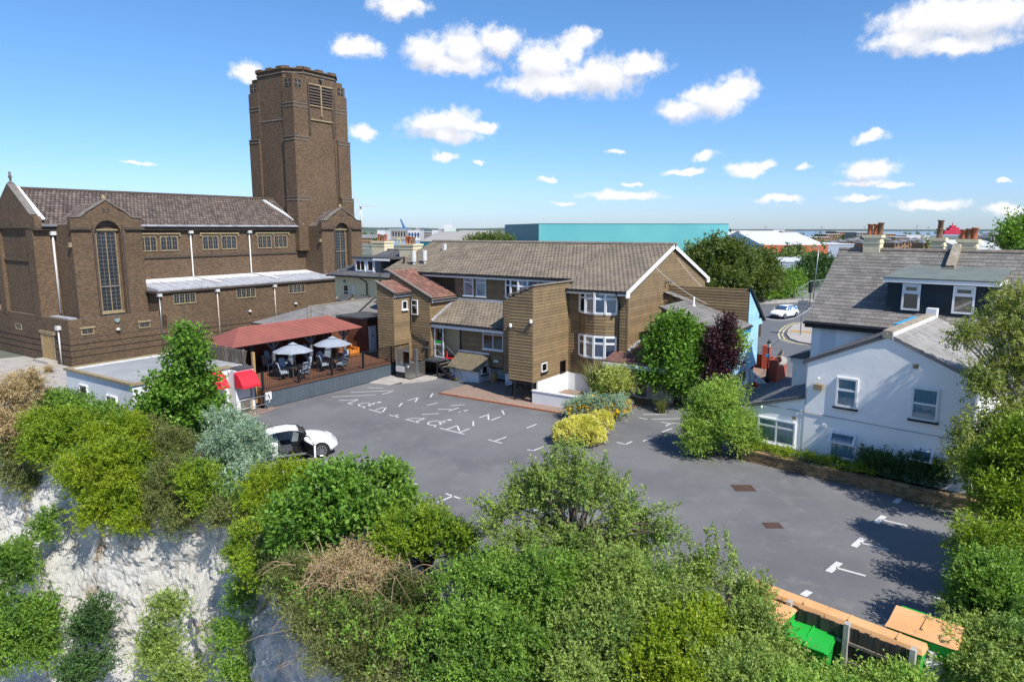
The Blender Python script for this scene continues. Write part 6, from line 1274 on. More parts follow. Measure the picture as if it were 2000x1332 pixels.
sh_ = T('ship', 'white ship with green hull moored beyond the works', 'ship', fx(880, 1100), 1100, 0); x = fx(880, 1100); sh_.mesh('hull', MB().prism([(x - 18, 1100, 1), (x + 45, 1100, 1), (x + 52, 1100, 6), (x - 18, 1100, 6)], (0, 14, 0)), 'bin_green'); sh_.mesh('superstructure', MB().box(x - 14, x + 8, 1101, 1112, 6, 13).box(x - 10, x + 2, 1102, 1110, 13, 17).tube([(x - 2, 1106, 17), (x - 2, 1106, 25)], .6, 6), 'sheet_white')
cr = T('dock_crane', 'blue dock crane jib standing above the far works', 'crane', fx(787, 720), 720, 0); x = fx(787, 720); y = 720
cr.mesh('jib', MB().tube([(x + 3, y, 8), (x - 2, y, fz(428, y))], [1.6, .7], 6), 'crane_blue'); cr.mesh('cab', MB().box(x - 3, x + 5, y - 3, y + 3, 5, 11), 'crane_blue'); cr.mesh('portal', MB().tube([(x - 5, y, 0), (x, y, 6)], .6, 5).tube([(x + 7, y, 0), (x + 2, y, 6)], .6, 5), 'crane_blue')
yc = T('yellow_gantry', 'small yellow gantry frame by the river', 'gantry', fx(779, 500), 500, 0); x = fx(779, 500)
for s in (-1.2, 1.2): yc.mesh('leg', MB().tube([(x + s * 1.3, 500, 0), (x + s * .3, 500, fz(464, 500))], .25, 5), 'yellow_paint')
yc.mesh('cross_bar', MB().tube([(x - 1, 500, 3), (x + 1, 500, 3)], .2, 5), 'yellow_paint')
# wind turbine
D0 = 1150; hub = at(704.5, 403, D0); wt_ = T('wind_turbine', 'white wind turbine standing beyond the church tower', 'wind turbine', hub.x, hub.y, 0, 0)
wt_.mesh('tower', MB().tube([(hub.x + 1, hub.y, 0), (hub.x, hub.y, hub.z)], [2.3, 1.2], 12), 'pipe_white', smooth=True); wt_.mesh('nacelle', MB().box(hub.x - 1.6, hub.x + 1.6, hub.y - 3, hub.y + 5, hub.z - 1.5, hub.z + 1.7).lathe((hub.x, hub.y - 3, hub.z), [(1.6, 0), (1.2, -1.5), (.2, -2.2)], 10, 1), 'pipe_white')
for a in (-3, 117, 237):
    d = Vector((math.cos(R(a)), 0, math.sin(R(a)))); s = Vector((-d.z, 0, d.x)); L_ = 41; h0 = hub + Vector((0, -4, 0))
    wt_.mesh('blade', MB().prism([h0 + d * 1 - s * .7, h0 + d * 1 + s * .7, h0 + d * 9 + s * 1.9, h0 + d * L_ + s * .15, h0 + d * L_ - s * .15, h0 + d * 9 - s * .8], (0, .5, 0)), 'pipe_white')
# right: retail sheds, flats, red ship, pylons
gs = block('retail_shed', 'red-fronted retail shed with pale entrance behind the street trees', 'shop', 1490, 1613, fz(480, 200), 200, 45, 'sheet_green', None, 'sheet_white', 0)
w = fx(1613, 200) - fx(1490, 200); zt_ = fz(480, 200); gs.box('red_band', -w / 2 - .2, w / 2 + .1, -.5, 0, zt_ - 1.9, zt_ + .2, 'sheet_red'); gs.box('red_pier', w / 2 - .9, w / 2 + .1, -.5, 0, 0, zt_ - 1.9, 'sheet_red'); gs.box('entrance_glass', w / 2 - 5.2, w / 2 - 2.6, -1.2, 0, .2, zt_ - 2.9, 'sheet_blue'); gs.box('door', w / 2 - 7.6, w / 2 - 6.5, -.1, 0, 0, 2.2, 'upvc'); gs.box('entrance_frame', w / 2 - 2.6, w / 2 - 1.2, -1.6, -1.4, 0, zt_ - 2.7, 'sheet_white')
block('grey_shed', 'plain pale blue-grey wall of the shed behind the dark shrubs', 'shed', 1500, 1640, fz(512, 150), 150, 22, 'sheet_blue', None, 'flat')
block('grey_shed_block', 'pale grey shed end beside the red-fronted shop', 'shed', 1614, 1665, fz(478, 210), 210, 40, 'sheet_blue', None, 'flat')
for (x0, x1, yt, d, dp, m, lab, rf, wn) in ((1425, 1480, 460, 420, 40, 'sheet_white', 'long white shed roof right of the teal warehouse', 'sheet_white', None), (1480, 1560, 468, 330, 60, 'sheet_white', 'broad pale warehouse roof above the street trees', 'sheet_white', None), (1510, 1532, 449.5, 900, 40, 'sheet_white', 'small white block on the far plain', 'flat', None), (1440, 1475, 455, 700, 40, 'far_grey', 'low grey depot on the far plain', 'far_grey', None), (1535, 1560, 455, 620, 30, 'far_grey', 'grey depot left of the brown flats', 'far_grey', None),
        (1555, 1620, 464, 430, 16, 'far_brick', 'long low brown brick flats, nearest of the flats', 'flat', (12, 3)), (1612, 1640, 458, 470, 18, 'far_brick', 'brown flats behind the street lamp', 'flat', (5, 4)), (1632, 1672, 453, 520, 18, 'far_brick', 'tall brown flats left of the cream chimney', 'flat', (7, 5)), (1672, 1700, 454.5, 500, 18, 'far_grey', 'grey flats directly left of the cream chimney', 'flat', (5, 4)), (1712, 1748, 457, 480, 18, 'far_brick', 'brown flats right of the cream chimney', 'flat', (7, 4)), (1748, 1776, 464, 450, 16, 'far_brick', 'low orange-brown flats right of the chimney', 'flat', (6, 3)),
        (1770, 1815, 460, 620, 40, 'sheet_white', 'white factory block beyond the brown flats', 'flat', None), (1935, 1975, 463, 560, 20, 'far_grey', 'grey roofed houses right of the far chimneys', 'hip', (6, 2)), (1870, 1960, 477, 300, 30, 'sheet_white', 'long white roof behind the slate ridge', 'sheet_white', None), (1900, 1932, 459, 640, 20, 'far_grey', 'pale block under the red ship', 'flat', (5, 2))):
    block('plain_building', lab, 'building', x0, x1, max(fz(yt, d) - (.8 if rf != 'flat' else 0), 2.2), d, dp, m, 'buildings on the far plain', rf, 0, wn)
for i in range(14):
    px = 1625 + i * 15 + rnd.uniform(-3, 3); d = 300 + 26 * (i % 4)
    block('terrace_house', 'small far house with hipped grey roof in the estate behind the slate ridge', 'house', px, px + 15, 4.2, d, 9, 'far_brick', 'estate houses behind the slate ridge', 'hip', 0, (2, 2))
rs = T('red_ship', 'red ship superstructure moored on the river at right', 'ship', fx(1866, 1000), 1000, 0); x = fx(1866, 1000); rs.mesh('hull', MB().prism([(x - 16, 1000, 2), (x + 10, 1000, 2), (x + 14, 1000, 8), (x - 16, 1000, 8)], (0, 12, 0)), 'ship_red'); rs.mesh('superstructure', MB().box(x - 8, x + 6, 1002, 1010, 8, 12).box(x - 5, x + 2, 1003, 1009, 12, 15).tube([(x - 2, 1006, 15), (x - 2, 1006, 19)], .6, 6), 'ship_red')
for px in (1604, 1790, 1495, 1688, 1812):
    d = 1700; x = fx(px, d); t = T('pylon', 'distant electricity pylon on the skyline', 'pylon', x, d, 0, 0, 'pylons on the skyline'); h = fz(439 if px in (1790,) else 442, d); m = MB()
    for s in (-1, 1): m.tube([(x + s * 3, d, 0), (x, d, h)], .35, 4)
    for z, w_ in ((h * .7, 5), (h * .85, 4)): m.tube([(x - w_, d, z), (x + w_, d, z)], .25, 4)
    t.mesh('lattice', m, 'far_grey')
# street furniture on the road
sl_ = T('street_lamp', 'tall grey street lamp beyond the slate roof verge', 'street lamp', 0, 0, 0, 0); b = gp(1588, 588, 0); tp_ = at(1596, 484, b.y); sl_.root.location = b; sl_.off = b
sl_.mesh('column', MB().tube([b, b.lerp(Vector((b.x + .25, b.y, tp_.z)), .5), (b.x + .3, b.y, tp_.z)], [.1, .07, .05], 8), 'grey_metal', smooth=True); sl_.mesh('lamp_head', MB().beam((b.x + .3, b.y, tp_.z), (b.x - .7, b.y, tp_.z + .12), .18, .1), 'grey_metal')
b = Vector(gw(70.4, -13.5) + (.11,)); ts = T('road_sign', 'grey backed road sign on a pole at the street corner', 'sign', b.x, b.y, 0, .11); ts.mesh('pole', MB().tube([b, b + Vector((0, 0, 3.6))], .06, 8), 'grey_metal'); ts.mesh('sign_plate', MB().box(b.x - .45, b.x + .55, b.y - .08, b.y - .05, 2.5, 3.45), 'fascia_grey')
for z in (2.75, 3.2): ts.box('bracket', b.x - .4, b.x + .5, b.y - .12, b.y - .08, z, z + .06, 'grey_metal')
p = gp(1581, 600, 0); ck = T('traffic_signal', 'black signal post half hidden by the slate roof', 'signal', p.x, p.y, 0, 0); ck.mesh('post', MB().tube([p, p + Vector((0, 0, 2.2))], .06, 8), 'black_metal'); ck.mesh('signal_head', MB().box(p.x - .18, p.x + .18, p.y - .15, p.y + .15, 2.0, 3.3).box(p.x - .24, p.x + .24, p.y + .15, p.y + .18, 1.9, 3.4), 'black_metal')
gf = T('green_fence', 'green mesh fence rising beside the far pavement', 'fence', 0, 0, 0, 0); pts = [gp(1552, 585, 0), gp(1565, 584, 0), gp(1580, 583, 0), gp(1600, 582, 0), gp(1640, 580, 0)]; gf.root.location = pts[0]; gf.off = pts[0]
for i, (q, h) in enumerate(zip(pts, (1.6, 1.8, 2.6, 2.7, 2.7))): gf.mesh('post', MB().tube([q, q + Vector((0, 0, h))], .05, 6), 'sheet_green')
hs_ = (1.6, 1.8, 2.6, 2.7, 2.7)
for (q, r, h0, h1) in zip(pts, pts[1:], hs_, hs_[1:]):
    m = MB().tube([q + Vector((0, 0, h0)), r + Vector((0, 0, h1))], .04, 5); n = max(4, int((r - q).length / .25))
    for k in range(1, n): e = q.lerp(r, k / n); m.tube([e, e + Vector((0, 0, h0 + (h1 - h0) * k / n))], .012, 3)
    gf.mesh('mesh_panel', m, 'sheet_green')
# ================================================================== vehicles, bins, fence
def loft(sections, close=True):
    """cross-sections (lists of points, same count) joined into a skin with end caps"""
    m = MB(); n = len(sections[0]); vs = [p for s in sections for p in s]; fs = []
    for i in range(len(sections) - 1):
        for k in range(n - (0 if close else 1)): fs.append((i * n + k, i * n + (k + 1) % n, (i + 1) * n + (k + 1) % n, (i + 1) * n + k))
    fs += [tuple(range(n - 1, -1, -1)), tuple(range((len(sections) - 1) * n, len(sections) * n))]
    return m.add(vs, fs)
def car(name, label, loc, rz, prof, wbase, Wd, open_door=False, wheel_r=.32):
    """prof: list of (x, z_bottom, z_belt, z_top, half width at belt, half width at top); nose at +x"""
    t = T(name, label, 'car', 0, 0, 0, 0)
    low = []; 
    for (x, zb, zm, zt, hb, ht_) in prof:
        low.append([(x, -hb * .93, zb), (x, -hb, zb + .12), (x, -hb * 1.0, (zb + zm) / 2 + .05), (x, -hb * .965, zm), (x, -hb * .6, zm + .025), (x, 0, zm + .04), (x, hb * .6, zm + .025), (x, hb * .965, zm), (x, hb * 1.0, (zb + zm) / 2 + .05), (x, hb, zb + .12), (x, hb * .93, zb)])
    skin = loft(low)
    if open_door:                             # the near side has a door opening: leave those skin faces out
        n = len(low[0]); keep = []
        for f in skin.f:
            c = sum((Vector(skin.v[i]) for i in f), Vector()) / len(f)
            if len(f) == 4 and c.y < -.62 and -.62 < c.x < .62 and c.z > .32: continue
            if len(f) == 4 and -.75 < c.x < .6 and c.z > .85 : continue
            keep.append(f)
        skin.f = keep
    body = t.mesh('body', skin, 'car_white', None, True)
    gr = [(x, zm, zt, hb, ht_) for (x, zb, zm, zt, hb, ht_) in prof if zt > zm + .05]
    gx = [[(x, -hb * .95, zm - .01), (x, -(hb * .45 + ht_ * .5), zm + (zt - zm) * .6), (x, -ht_, zt - .03), (x, -ht_ * .6, zt), (x, 0, zt + .015), (x, ht_ * .6, zt), (x, ht_, zt - .03), (x, hb * .45 + ht_ * .5, zm + (zt - zm) * .6), (x, hb * .95, zm - .01)] for (x, zm, zt, hb, ht_) in gr]
    n = 9; m = MB(); g = MB(); vs = [p for s in gx for p in s]
    for i in range(len(gx) - 1):
        for k in range(n - 1):
            f = (i * n + k, i * n + k + 1, (i + 1) * n + k + 1, (i + 1) * n + k)
            slope = abs(gr[i][2] - gr[i + 1][2]) > .12; side = k in (0, 1, 6, 7)
            if open_door and k in (0, 1) and -.62 < (gr[i][0] + gr[i + 1][0]) / 2 < .75: continue
            (g if (slope and not side) or (side and not slope) or (side and k in (0, 7)) else m).f.append(f)
    m.v = vs; g.v = vs
    t.mesh('roof', m, 'car_white', None, True); t.mesh('windows', g, 'car_glass', None, True)
    xs = [s[0] for s in gr]; pil = MB()
    for s in (-1, 1):
        for i in range(len(gx) - 1):
            a, b = gx[i], gx[i + 1]; k = 2 if s < 0 else 6; pil.beam(a[k], b[k], .05, .04)
        mid = gx[len(gx) // 2]
        if not (open_door and s < 0): pil.tube([mid[0 if s < 0 else 8], mid[1 if s < 0 else 7], mid[2 if s < 0 else 6]], .035, 5)
    t.mesh('pillar', pil, 'black_plastic')
    hw = max(p[4] for p in prof)
    for sx in (1, -1):
        for sy in (-1, 1):
            cx = wbase[0] if sx > 0 else wbase[1]; cy = sy * (hw - .1)
            arch = MB().lathe((cx, sy * (hw - .03), wheel_r), [(wheel_r + .07, -.03 * 1), (wheel_r + .07, .045)], 20, 1); t.mesh('wheel_arch', arch, 'black_plastic')
            w = t.mesh('wheel', MB().lathe((cx, cy, wheel_r), [(wheel_r * .7, -.11), (wheel_r, -.1), (wheel_r, .13), (wheel_r * .72, .14)], 22, 1), 'tyre', None, True)
            oy = cy + sy * .145; rim = MB().lathe((cx, oy, wheel_r), [(wheel_r * .7, -.005 * sy), (wheel_r * .66, .012 * sy)], 20, 1); t.mesh('rim_back', rim, 'black_plastic', w); sp = MB()
            for k in range(10): a = 2 * math.pi * k / 10; sp.beam((cx, oy + sy * .015, wheel_r), (cx + wheel_r * .7 * math.cos(a), oy + sy * .015, wheel_r + wheel_r * .7 * math.sin(a)), .035, .02, (0, 1, 0))
            sp.tube([(cx + wheel_r * .68 * math.cos(2 * math.pi * k / 20), oy + sy * .012, wheel_r + wheel_r * .68 * math.sin(2 * math.pi * k / 20)) for k in range(21)], .022, 5); t.mesh('rim', sp, 'alloy', w)
    nx = prof[-1][0]; tx = prof[0][0]
    for s in (-1, 1):
        t.mesh('headlight', MB().prism([(nx - .12, s * hw * .5, .66), (nx - .32, s * hw * .88, .72), (nx - .34, s * hw * .9, .6), (nx - .1, s * hw * .52, .57)], (.05, s * .02, .01)), 'lamp_glass'); t.mesh('tail_light', MB().box(tx - .01, tx + .1, s * hw * .55, s * hw * .85, .72, .86), 'red_plastic')
        t.mesh('mirror', MB().lathe((nx - 1.45, s * (hw + .1), .98), [(.03, -.1), (.08, -.05), (.08, .05), (.03, .1)], 8), 'car_white')
        t.mesh('sill', MB().box(wbase[1] + .45, wbase[0] - .45, s * hw * .9 - .03, s * hw * .9 + .03, .2, .3), 'black_plastic')
    t.mesh('grille', MB().box(nx - .06, nx + .015, -hw * .5, hw * .5, .32, .46), 'black_plastic'); t.mesh('number_plate', MB().box(nx - .0, nx + .025, -.26, .26, .47, .58), 'upvc'); t.mesh('underbody', MB().box(tx + .3, nx - .3, -hw * .82, hw * .82, .18, .34), 'black_plastic')
    t.root.location = loc; t.root.rotation_euler = (0, 0, rz); return t
# coupe with its near door open: nose to the right in the picture
prof = [(-2.08, .42, .86, .86, .62, .5), (-1.95, .3, .95, .95, .8, .5), (-1.5, .24, 1.0, 1.06, .89, .55), (-1.0, .22, .98, 1.24, .91, .6), (-.55, .22, .95, 1.33, .91, .62), (0, .22, .93, 1.36, .91, .62), (.4, .22, .92, 1.3, .91, .6), (.75, .22, .91, 1.12, .91, .6), (1.1, .22, .9, .92, .91, .6), (1.5, .23, .82, .82, .9, .5), (1.85, .26, .7, .7, .84, .5), (2.1, .34, .56, .56, .66, .4)]
c0 = gp(592, 893, 0); cdir = R(GA) * -1 + R(90 + 16)
cw = gp(628, 893, 0)
ct = car('coupe_car', 'white coupe parked at the bay edge with its door open', (0, 0, 0), 0, prof, (1.32, -1.25), 1.84, True, .33)
# interior and opened door
ct.mesh('interior', MB().box(-.75, .95, -.7, .82, .3, .4).box(-.75, -.68, -.7, .8, .4, 1.05).box(.9, .98, -.7, .8, .4, .9), 'black_plastic')
for y in (-.38, .38):
    ct.mesh('seat', MB().box(-.45, .1, y - .24, y + .24, .4, .58).prism([(-.45, y - .24, .5), (-.3, y - .24, .5), (-.55, y - .22, 1.15), (-.68, y - .22, 1.15)], (0, .46, 0)), 'chair_grey')
ct.mesh('steering_wheel', MB().tube([(.5 + .06 * math.sin(R(a)), -.38 + .18 * math.cos(R(a)), .82 + .17 * math.sin(R(a))) for a in range(0, 361, 30)], .018, 6), 'black_plastic'); ct.mesh('dashboard', MB().box(.6, .95, -.75, .78, .7, .9), 'black_plastic')
dr_ = MB().box(0, .06, -1.1, 0, 0, .55); dr_.v = [(x, y, z) for x, y, z in dr_.v]
dm_ = MB().prism([(.62, -.9, .3), (.62, -.9, .9), (.9, -1.75, .86), (.9, -1.75, .32)], (.07, .02, 0)); od = ct.mesh('open_door', dm_, 'car_white'); ct.mesh('door_lining', MB().prism([(.6, -.9, .34), (.6, -.9, .88), (.88, -1.7, .84), (.88, -1.7, .36)], (.02, .006, 0)), 'black_plastic', od); ct.mesh('door_window', MB().tube([(.64, -.9, .9), (.5, -1.0, 1.22), (.72, -1.5, 1.24), (.92, -1.75, .88)], .022, 6), 'black_plastic', od)
ang = math.atan2(0.56, .83)
fwd = Vector((math.sin(R(66)), math.cos(R(66)), 0)); rz = math.atan2(fwd.y, fwd.x)
right = Vector((fwd.y, -fwd.x, 0)); ct.root.rotation_euler = (0, 0, rz); ct.root.location = cw - fwd * 1.32 - right * .86
# hatchback on the street
prof2 = [(-1.98, .4, .85, .85, .7, .5), (-1.88, .28, .98, 1.0, .8, .55), (-1.7, .24, .98, 1.3, .84, .6), (-1.3, .22, .96, 1.44, .85, .62), (-.6, .22, .94, 1.47, .86, .63), (.0, .22, .93, 1.46, .86, .63), (.35, .22, .93, 1.4, .86, .62), (.75, .22, .93, 1.15, .86, .62), (1.1, .22, .93, .95, .86, .6), (1.5, .24, .86, .86, .85, .5), (1.82, .28, .72, .72, .78, .5), (1.98, .36, .56, .56, .62, .4)]
kc = gp(1536, 622, 0); car('hatchback_car', 'white hatchback driving round the bend in the street', (kc.x, kc.y + .8, .01), math.atan2(-.62, -.78), prof2, (1.27, -1.25), 1.72, False, .3)
# -------------------------------------------------------- bin store at the bottom right
def FZ(px, py, z): return gp(px, py, z)
fa_, fb_ = gp(1430, 1136, 1.2), gp(1782, 1272, 1.2); fdir = (fb_ - fa_); fdir.z = 0; fl_ = fdir.length; fdir.normalize(); fnr = Vector((-fdir.y, fdir.x, 0)); faz = math.degrees(math.atan2(fdir.x, fdir.y)) - 90
bf = T('bin_fence', 'dark weathered board fence with concrete posts in front of the bins', 'fence', 0, 0, 0, 0); f0 = Vector((fa_.x, fa_.y, 0)); bf.root.location = f0; bf.root.rotation_euler = (0, 0, math.atan2(fdir.y, fdir.x)); bf.off = Vector((0, 0, 0)); bf.az = 0
fbm2 = umesh('fence_board', *[(m.v, m.f) for m in [MB().box(0, 1, 0, 1, 0, 1)]][0], 'timber_dark'); n = int(fl_ / .108)
for i in range(n):
    o = bpy.data.objects.new('fence_board', fbm2); COL.objects.link(o); o.parent = bf.root; o.location = (i * .108, rnd.uniform(-.006, .006), .02); o.scale = (.1, .018, 1.18 + rnd.uniform(-.03, .02))
for z in (.3, .78): bf.box('rail', 0, fl_, -.05, -.01, z, z + .07, 'timber_fence')
for x in (-.08, fl_ * .36, fl_ * .68, fl_ + .02): bf.box('concrete_post', x - .05, x + .06, -.11, .06, 0, 1.3, 'concrete')
def bin_(label, c, rz, lid, body, group='wheeled bins by the fence'):
    t = T('wheeled_bin', label, 'bin', 0, 0, 0, 0, group)
    t.mesh('body', MB().add([(-.58, -.42, .18), (.58, -.42, .18), (.58, .42, .18), (-.58, .42, .18), (-.66, -.5, 1.12), (.66, -.5, 1.12), (.66, .5, 1.12), (-.66, .5, 1.12)], [(3, 2, 1, 0), (0, 1, 5, 4), (1, 2, 6, 5), (2, 3, 7, 6), (3, 0, 4, 7), (4, 5, 6, 7)]), body)
    l = t.mesh('lid', MB().add([(-.69, -.54, 1.13), (.69, -.54, 1.13), (.69, .54, 1.16), (-.69, .54, 1.16), (-.66, -.3, 1.3), (.66, -.3, 1.3), (.64, .4, 1.27), (-.64, .4, 1.27)], [(0, 1, 5, 4), (1, 2, 6, 5), (2, 3, 7, 6), (3, 0, 4, 7), (4, 5, 6, 7), (3, 2, 1, 0)]), lid); t.mesh('lid_rib', MB().box(-.02, .02, -.3, .4, 1.28, 1.315), lid, l); t.mesh('handle_bar', MB().tube([(-.6, -.56, 1.17), (.6, -.56, 1.17)], .025, 6), body)
    for x in (-.5, .5):
        for y in (-.36, .36): t.mesh('wheel', MB().lathe((x, y, .1), [(.1, -.03), (.1, .03)], 12, 0), 'tyre')
    t.root.location = c; t.root.rotation_euler = (0, 0, rz); return t
fr_ = math.atan2(fdir.y, fdir.x)
for i, lb in enumerate(('leftmost orange-lidded bin behind the fence', 'second orange-lidded bin behind the fence', 'third orange-lidded bin behind the fence', 'fourth orange-lidded bin behind the fence')):
    c = f0 + fdir * (.75 + i * fl_ * .245) + fnr * .75; bin_(lb, c - fnr * .42, fr_ + math.pi, 'bin_orange', 'bin_green').root.scale = (.8, .42, .97)
cb_ = gp(1808, 1222, 1.25); bin_('dirty brown-orange bin turned askew at the end of the fence', (cb_.x, cb_.y, 0), fr_ + math.pi + .05, 'bin_orange', 'bin_green').root.scale = (1.05, 1.05, 1.05)
c = gp(1582, 1240, .8); bin_('bright green bin in front of the fence among shrubs', (c.x, c.y, -.35), fr_ + .1, 'bin_green', 'bin_green').root.scale = (.75, .8, .95); c = gp(1485, 1195, 1.0); bin_('orange-lidded bin in front of the fence half hidden by leaves', (c.x, c.y, -.05), fr_, 'bin_orange', 'bin_green')
c = gp(1835, 1262, 1.0); tb_ = T('white_tub', 'upturned white plastic tub beside the last fence post', 'tub', c.x, c.y, 0, 0); tb_.mesh('tub_body', MB().prism([(c.x - .45, c.y - .3, 0), (c.x + .45, c.y - .3, 0), (c.x + .45, c.y + .35, 0), (c.x - .45, c.y + .35, 0)], (0, 0, .8)).box(c.x - .33, c.x + .33, c.y - .2, c.y + .25, .8, .98), 'pipe_white')
# ================================================================== vegetation
def BL(px, py, rx, ry, d, dk=.9):
    c = at(px, py, d); m = mpp(px, py, d) * .9; return (c.x, c.y, c.z, rx * m, rx * m * dk, ry * m)
def veg(name, label, cat, blobs, m, size, n=10, lai=2.2, base=None, bz=0., group=None, **kw):
    bl = [BL(*b) for b in blobs]; sb = kw.pop('sub', 7)
    if sb:                                   # break each mass into uneven clumps
        out = []; rr = random.Random(len(label) * 31 + len(bl))
        for b in bl:
            out.append((b[0], b[1], b[2], b[3] * .8, b[4] * .8, b[5] * .8))
            for q in range(sb):
                d = Vector((rr.gauss(0, 1), rr.gauss(0, 1) - .5, rr.gauss(0, 1) + .35)).normalized(); f = rr.uniform(.2, .5); g = rr.uniform(.6, .95)
                out.append((b[0] + d.x * b[3] * g, b[1] + d.y * b[4] * g, b[2] + d.z * b[5] * g, b[3] * f, b[4] * f, b[5] * f * rr.uniform(.8, 1.3)))
        bl = out
    area = sum(4 * math.pi * ((b[3] * b[4]) ** 1.6 / 3 + (b[3] * b[5]) ** 1.6 / 3 + (b[4] * b[5]) ** 1.6 / 3) ** (1 / 1.6) for b in bl)
    asp = kw.get('asp', .5); k = max(20, int(.82 * lai * area / (size * size * asp * .5 * n)))
    if size < .13 and 'sl' not in kw: n = int(n * 2.2); k = int(k / 2.2); kw['sl'] = size * 6
    sd_ = kw.pop('sh', 9.0); kw.setdefault('sl', size * 5); kw.setdefault('jit', .65); kw.setdefault('inner', .5); kw.setdefault('shoots', int(area * sd_ * (.075 / size) ** .8)); kw.setdefault('sh_len', max(.38, size * 5.5))
    if base is None: base = (bl[0][0], bl[0][1], bz)
    return plant(name, label, cat, base, bl, m, k, n, size, group=group, **kw)
def WN(lst, d): return [(at(a, b, d), at(c, e, d)) for a, b, c, e in lst]
GC = 'shrubs along the cliff top'
wr_ = random.Random(5)
W_FRUIT = [(1100 + (x - 1100) * .75, 1000, x, y) for x, y in ((1104, 868), (1082, 885), (1062, 878), (1142, 866), (1160, 895), (1183, 880), (1200, 925), (1227, 920), (1004, 902), (1020, 915), (1040, 895), (985, 950), (1265, 950), (1240, 960), (1300, 985), (1333, 985), (935, 965), (905, 975), (950, 995), (1285, 1010), (1122, 885), (1172, 915), (1015, 945), (1050, 920), (1090, 905), (1135, 905))]
W_BUSH = [(x + wr_.uniform(-30, 30), y + 70, x, y) for x, y in ((1378, 1035), (1390, 1022), (1340, 1050), (1412, 1035), (1362, 1060), (1425, 1060), (1310, 1060), (1290, 1055), (1240, 1060), (1450, 1120), (1465, 1130), (1480, 1140), (1430, 1080))]
veg('dry_shrub', 'dry grey-brown shrub at the far left cliff edge', 'shrub', [(12, 790, 46, 60, 30), (35, 850, 32, 50, 29.4), (60, 770, 25, 30, 31)], 'leaf_dry', .1, 10, 1.6, group=GC, asp=.3, bark='dry_twig', jit=.8)
veg('shrub', 'dark green shrub in front of the white annex wall', 'shrub', [(140, 802, 50, 20, 31.4), (205, 818, 36, 18, 30.8), (105, 795, 34, 18, 31.6)], 'leaf_mid', .1, 10, group=GC)
veg('shrub', 'bright green mound below the dry shrub at left', 'shrub', [(95, 860, 55, 48, 29), (150, 840, 48, 36, 29.6), (80, 885, 40, 32, 28.4)], 'leaf_ivy', .085, 11, 2.4, group=GC, lump=.14)
veg('ivy_mound', 'large bright green ivy mound hanging over the chalk', 'ivy', [(215, 930, 80, 85, 26), (232, 865, 62, 42, 27.6), (190, 995, 48, 50, 25.6), (262, 1005, 42, 48, 25.2), (150, 930, 40, 45, 26.6)], 'leaf_bright', .085, 11, 2.4, group=GC, lump=.13, up=.15)
veg('scrub', 'olive scrub between the ivy mound and the silver shrub', 'scrub', [(335, 890, 70, 38, 28), (350, 945, 62, 42, 26), (285, 850, 55, 28, 29), (330, 985, 45, 40, 25.2)], 'leaf_olive', .085, 10, 1.8, group=GC, asp=.32, jit=.8)
veg('ivy_mound', 'small green ivy clump on the cliff edge under the olive scrub', 'ivy', [(392, 945, 46, 40, 25.3), (410, 990, 28, 30, 24.6)], 'leaf_ivy', .085, 11, 2.3, group=GC)
veg('sycamore_tree', 'young conical sycamore tree in front of the white annex', 'tree', [(366, 715, 34, 40, 31), (358, 775, 52, 45, 31), (345, 830, 68, 40, 31), (392, 828, 44, 38, 31), (370, 684, 15, 24, 31), (330, 780, 30, 26, 31.3), (396, 765, 20, 24, 31.2)], 'leaf_syc', .17, 8, 2.0, base=(at(368, 880, 31).x, 31, 0), asp=.75, trunk_r=.09, up=.2)
veg('silver_shrub', 'silvery green shrub beside the parked coupe', 'shrub', [(466, 880, 60, 50, 27), (482, 945, 48, 45, 25.6), (448, 838, 34, 26, 28), (500, 900, 30, 40, 26.6)], 'leaf_silver', .12, 10, 1.9, group=GC, asp=.28, jit=.7)
veg('ivy_mound', 'bright ivy column hanging down the chalk corner', 'ivy', [(506, 1062, 48, 48, 21.6), (512, 1125, 42, 55, 20.2), (480, 1092, 32, 48, 21.4)], 'leaf_ivy', .08, 11, 2.4, group=GC, lump=.13, up=.1)
veg('shrub', 'yellow-green shrub with pale flower heads in front of the coupe', 'shrub', [(545, 955, 58, 46, 24), (508, 1000, 46, 36, 23), (585, 935, 42, 28, 24.6)], 'leaf_bright', .08, 10, 2.2, group=GC, extra=[('petal_pink', 60, 4, .05)])
veg('broadleaf_bush', 'dark broad-leaved bush in the middle of the cliff top', 'bush', [(640, 990, 72, 56, 20), (598, 1030, 55, 50, 19.6), (690, 958, 46, 36, 21), (690, 1020, 50, 45, 19.6)], 'leaf_syc', .15, 8, 2.1, group=GC, asp=.7)
veg('sapling', 'upright leafy shoots beside the broad-leaved bush', 'sapling', [(760, 970, 17, 36, 20.4), (785, 1002, 20, 30, 20), (730, 1000, 55, 30, 19.8), (770, 940, 8, 14, 20.4)], 'leaf_mid', .12, 8, 2.0, group=GC, asp=.6)
veg('ivy_mound', 'low bright ivy hummock at the edge of the tarmac', 'ivy', [(830, 1040, 66, 32, 18.6), (768, 1062, 55, 40, 18.3), (885, 1060, 46, 36, 18)], 'leaf_ivy', .075, 11, 2.4, group=GC, lump=.13)
veg('dry_bramble', 'tangle of dry brown bramble on the cliff top', 'bramble', [(690, 1105, 72, 34, 17.6), (640, 1150, 50, 34, 17.3), (742, 1145, 50, 34, 17)], 'leaf_dry', .07, 9, .6, group=GC, asp=.22, bark='dry_twig', jit=1.0)
veg('scrub', 'olive grassy scrub spilling over the chalk below the bramble', 'scrub', [(650, 1215, 90, 60, 16.6), (740, 1235, 85, 55, 16), (700, 1285, 90, 45, 15.4), (800, 1180, 60, 55, 16.6), (600, 1140, 50, 50, 17.8)], 'leaf_olive', .075, 10, 1.6, group=GC, asp=.25, jit=.9, sl=.35)
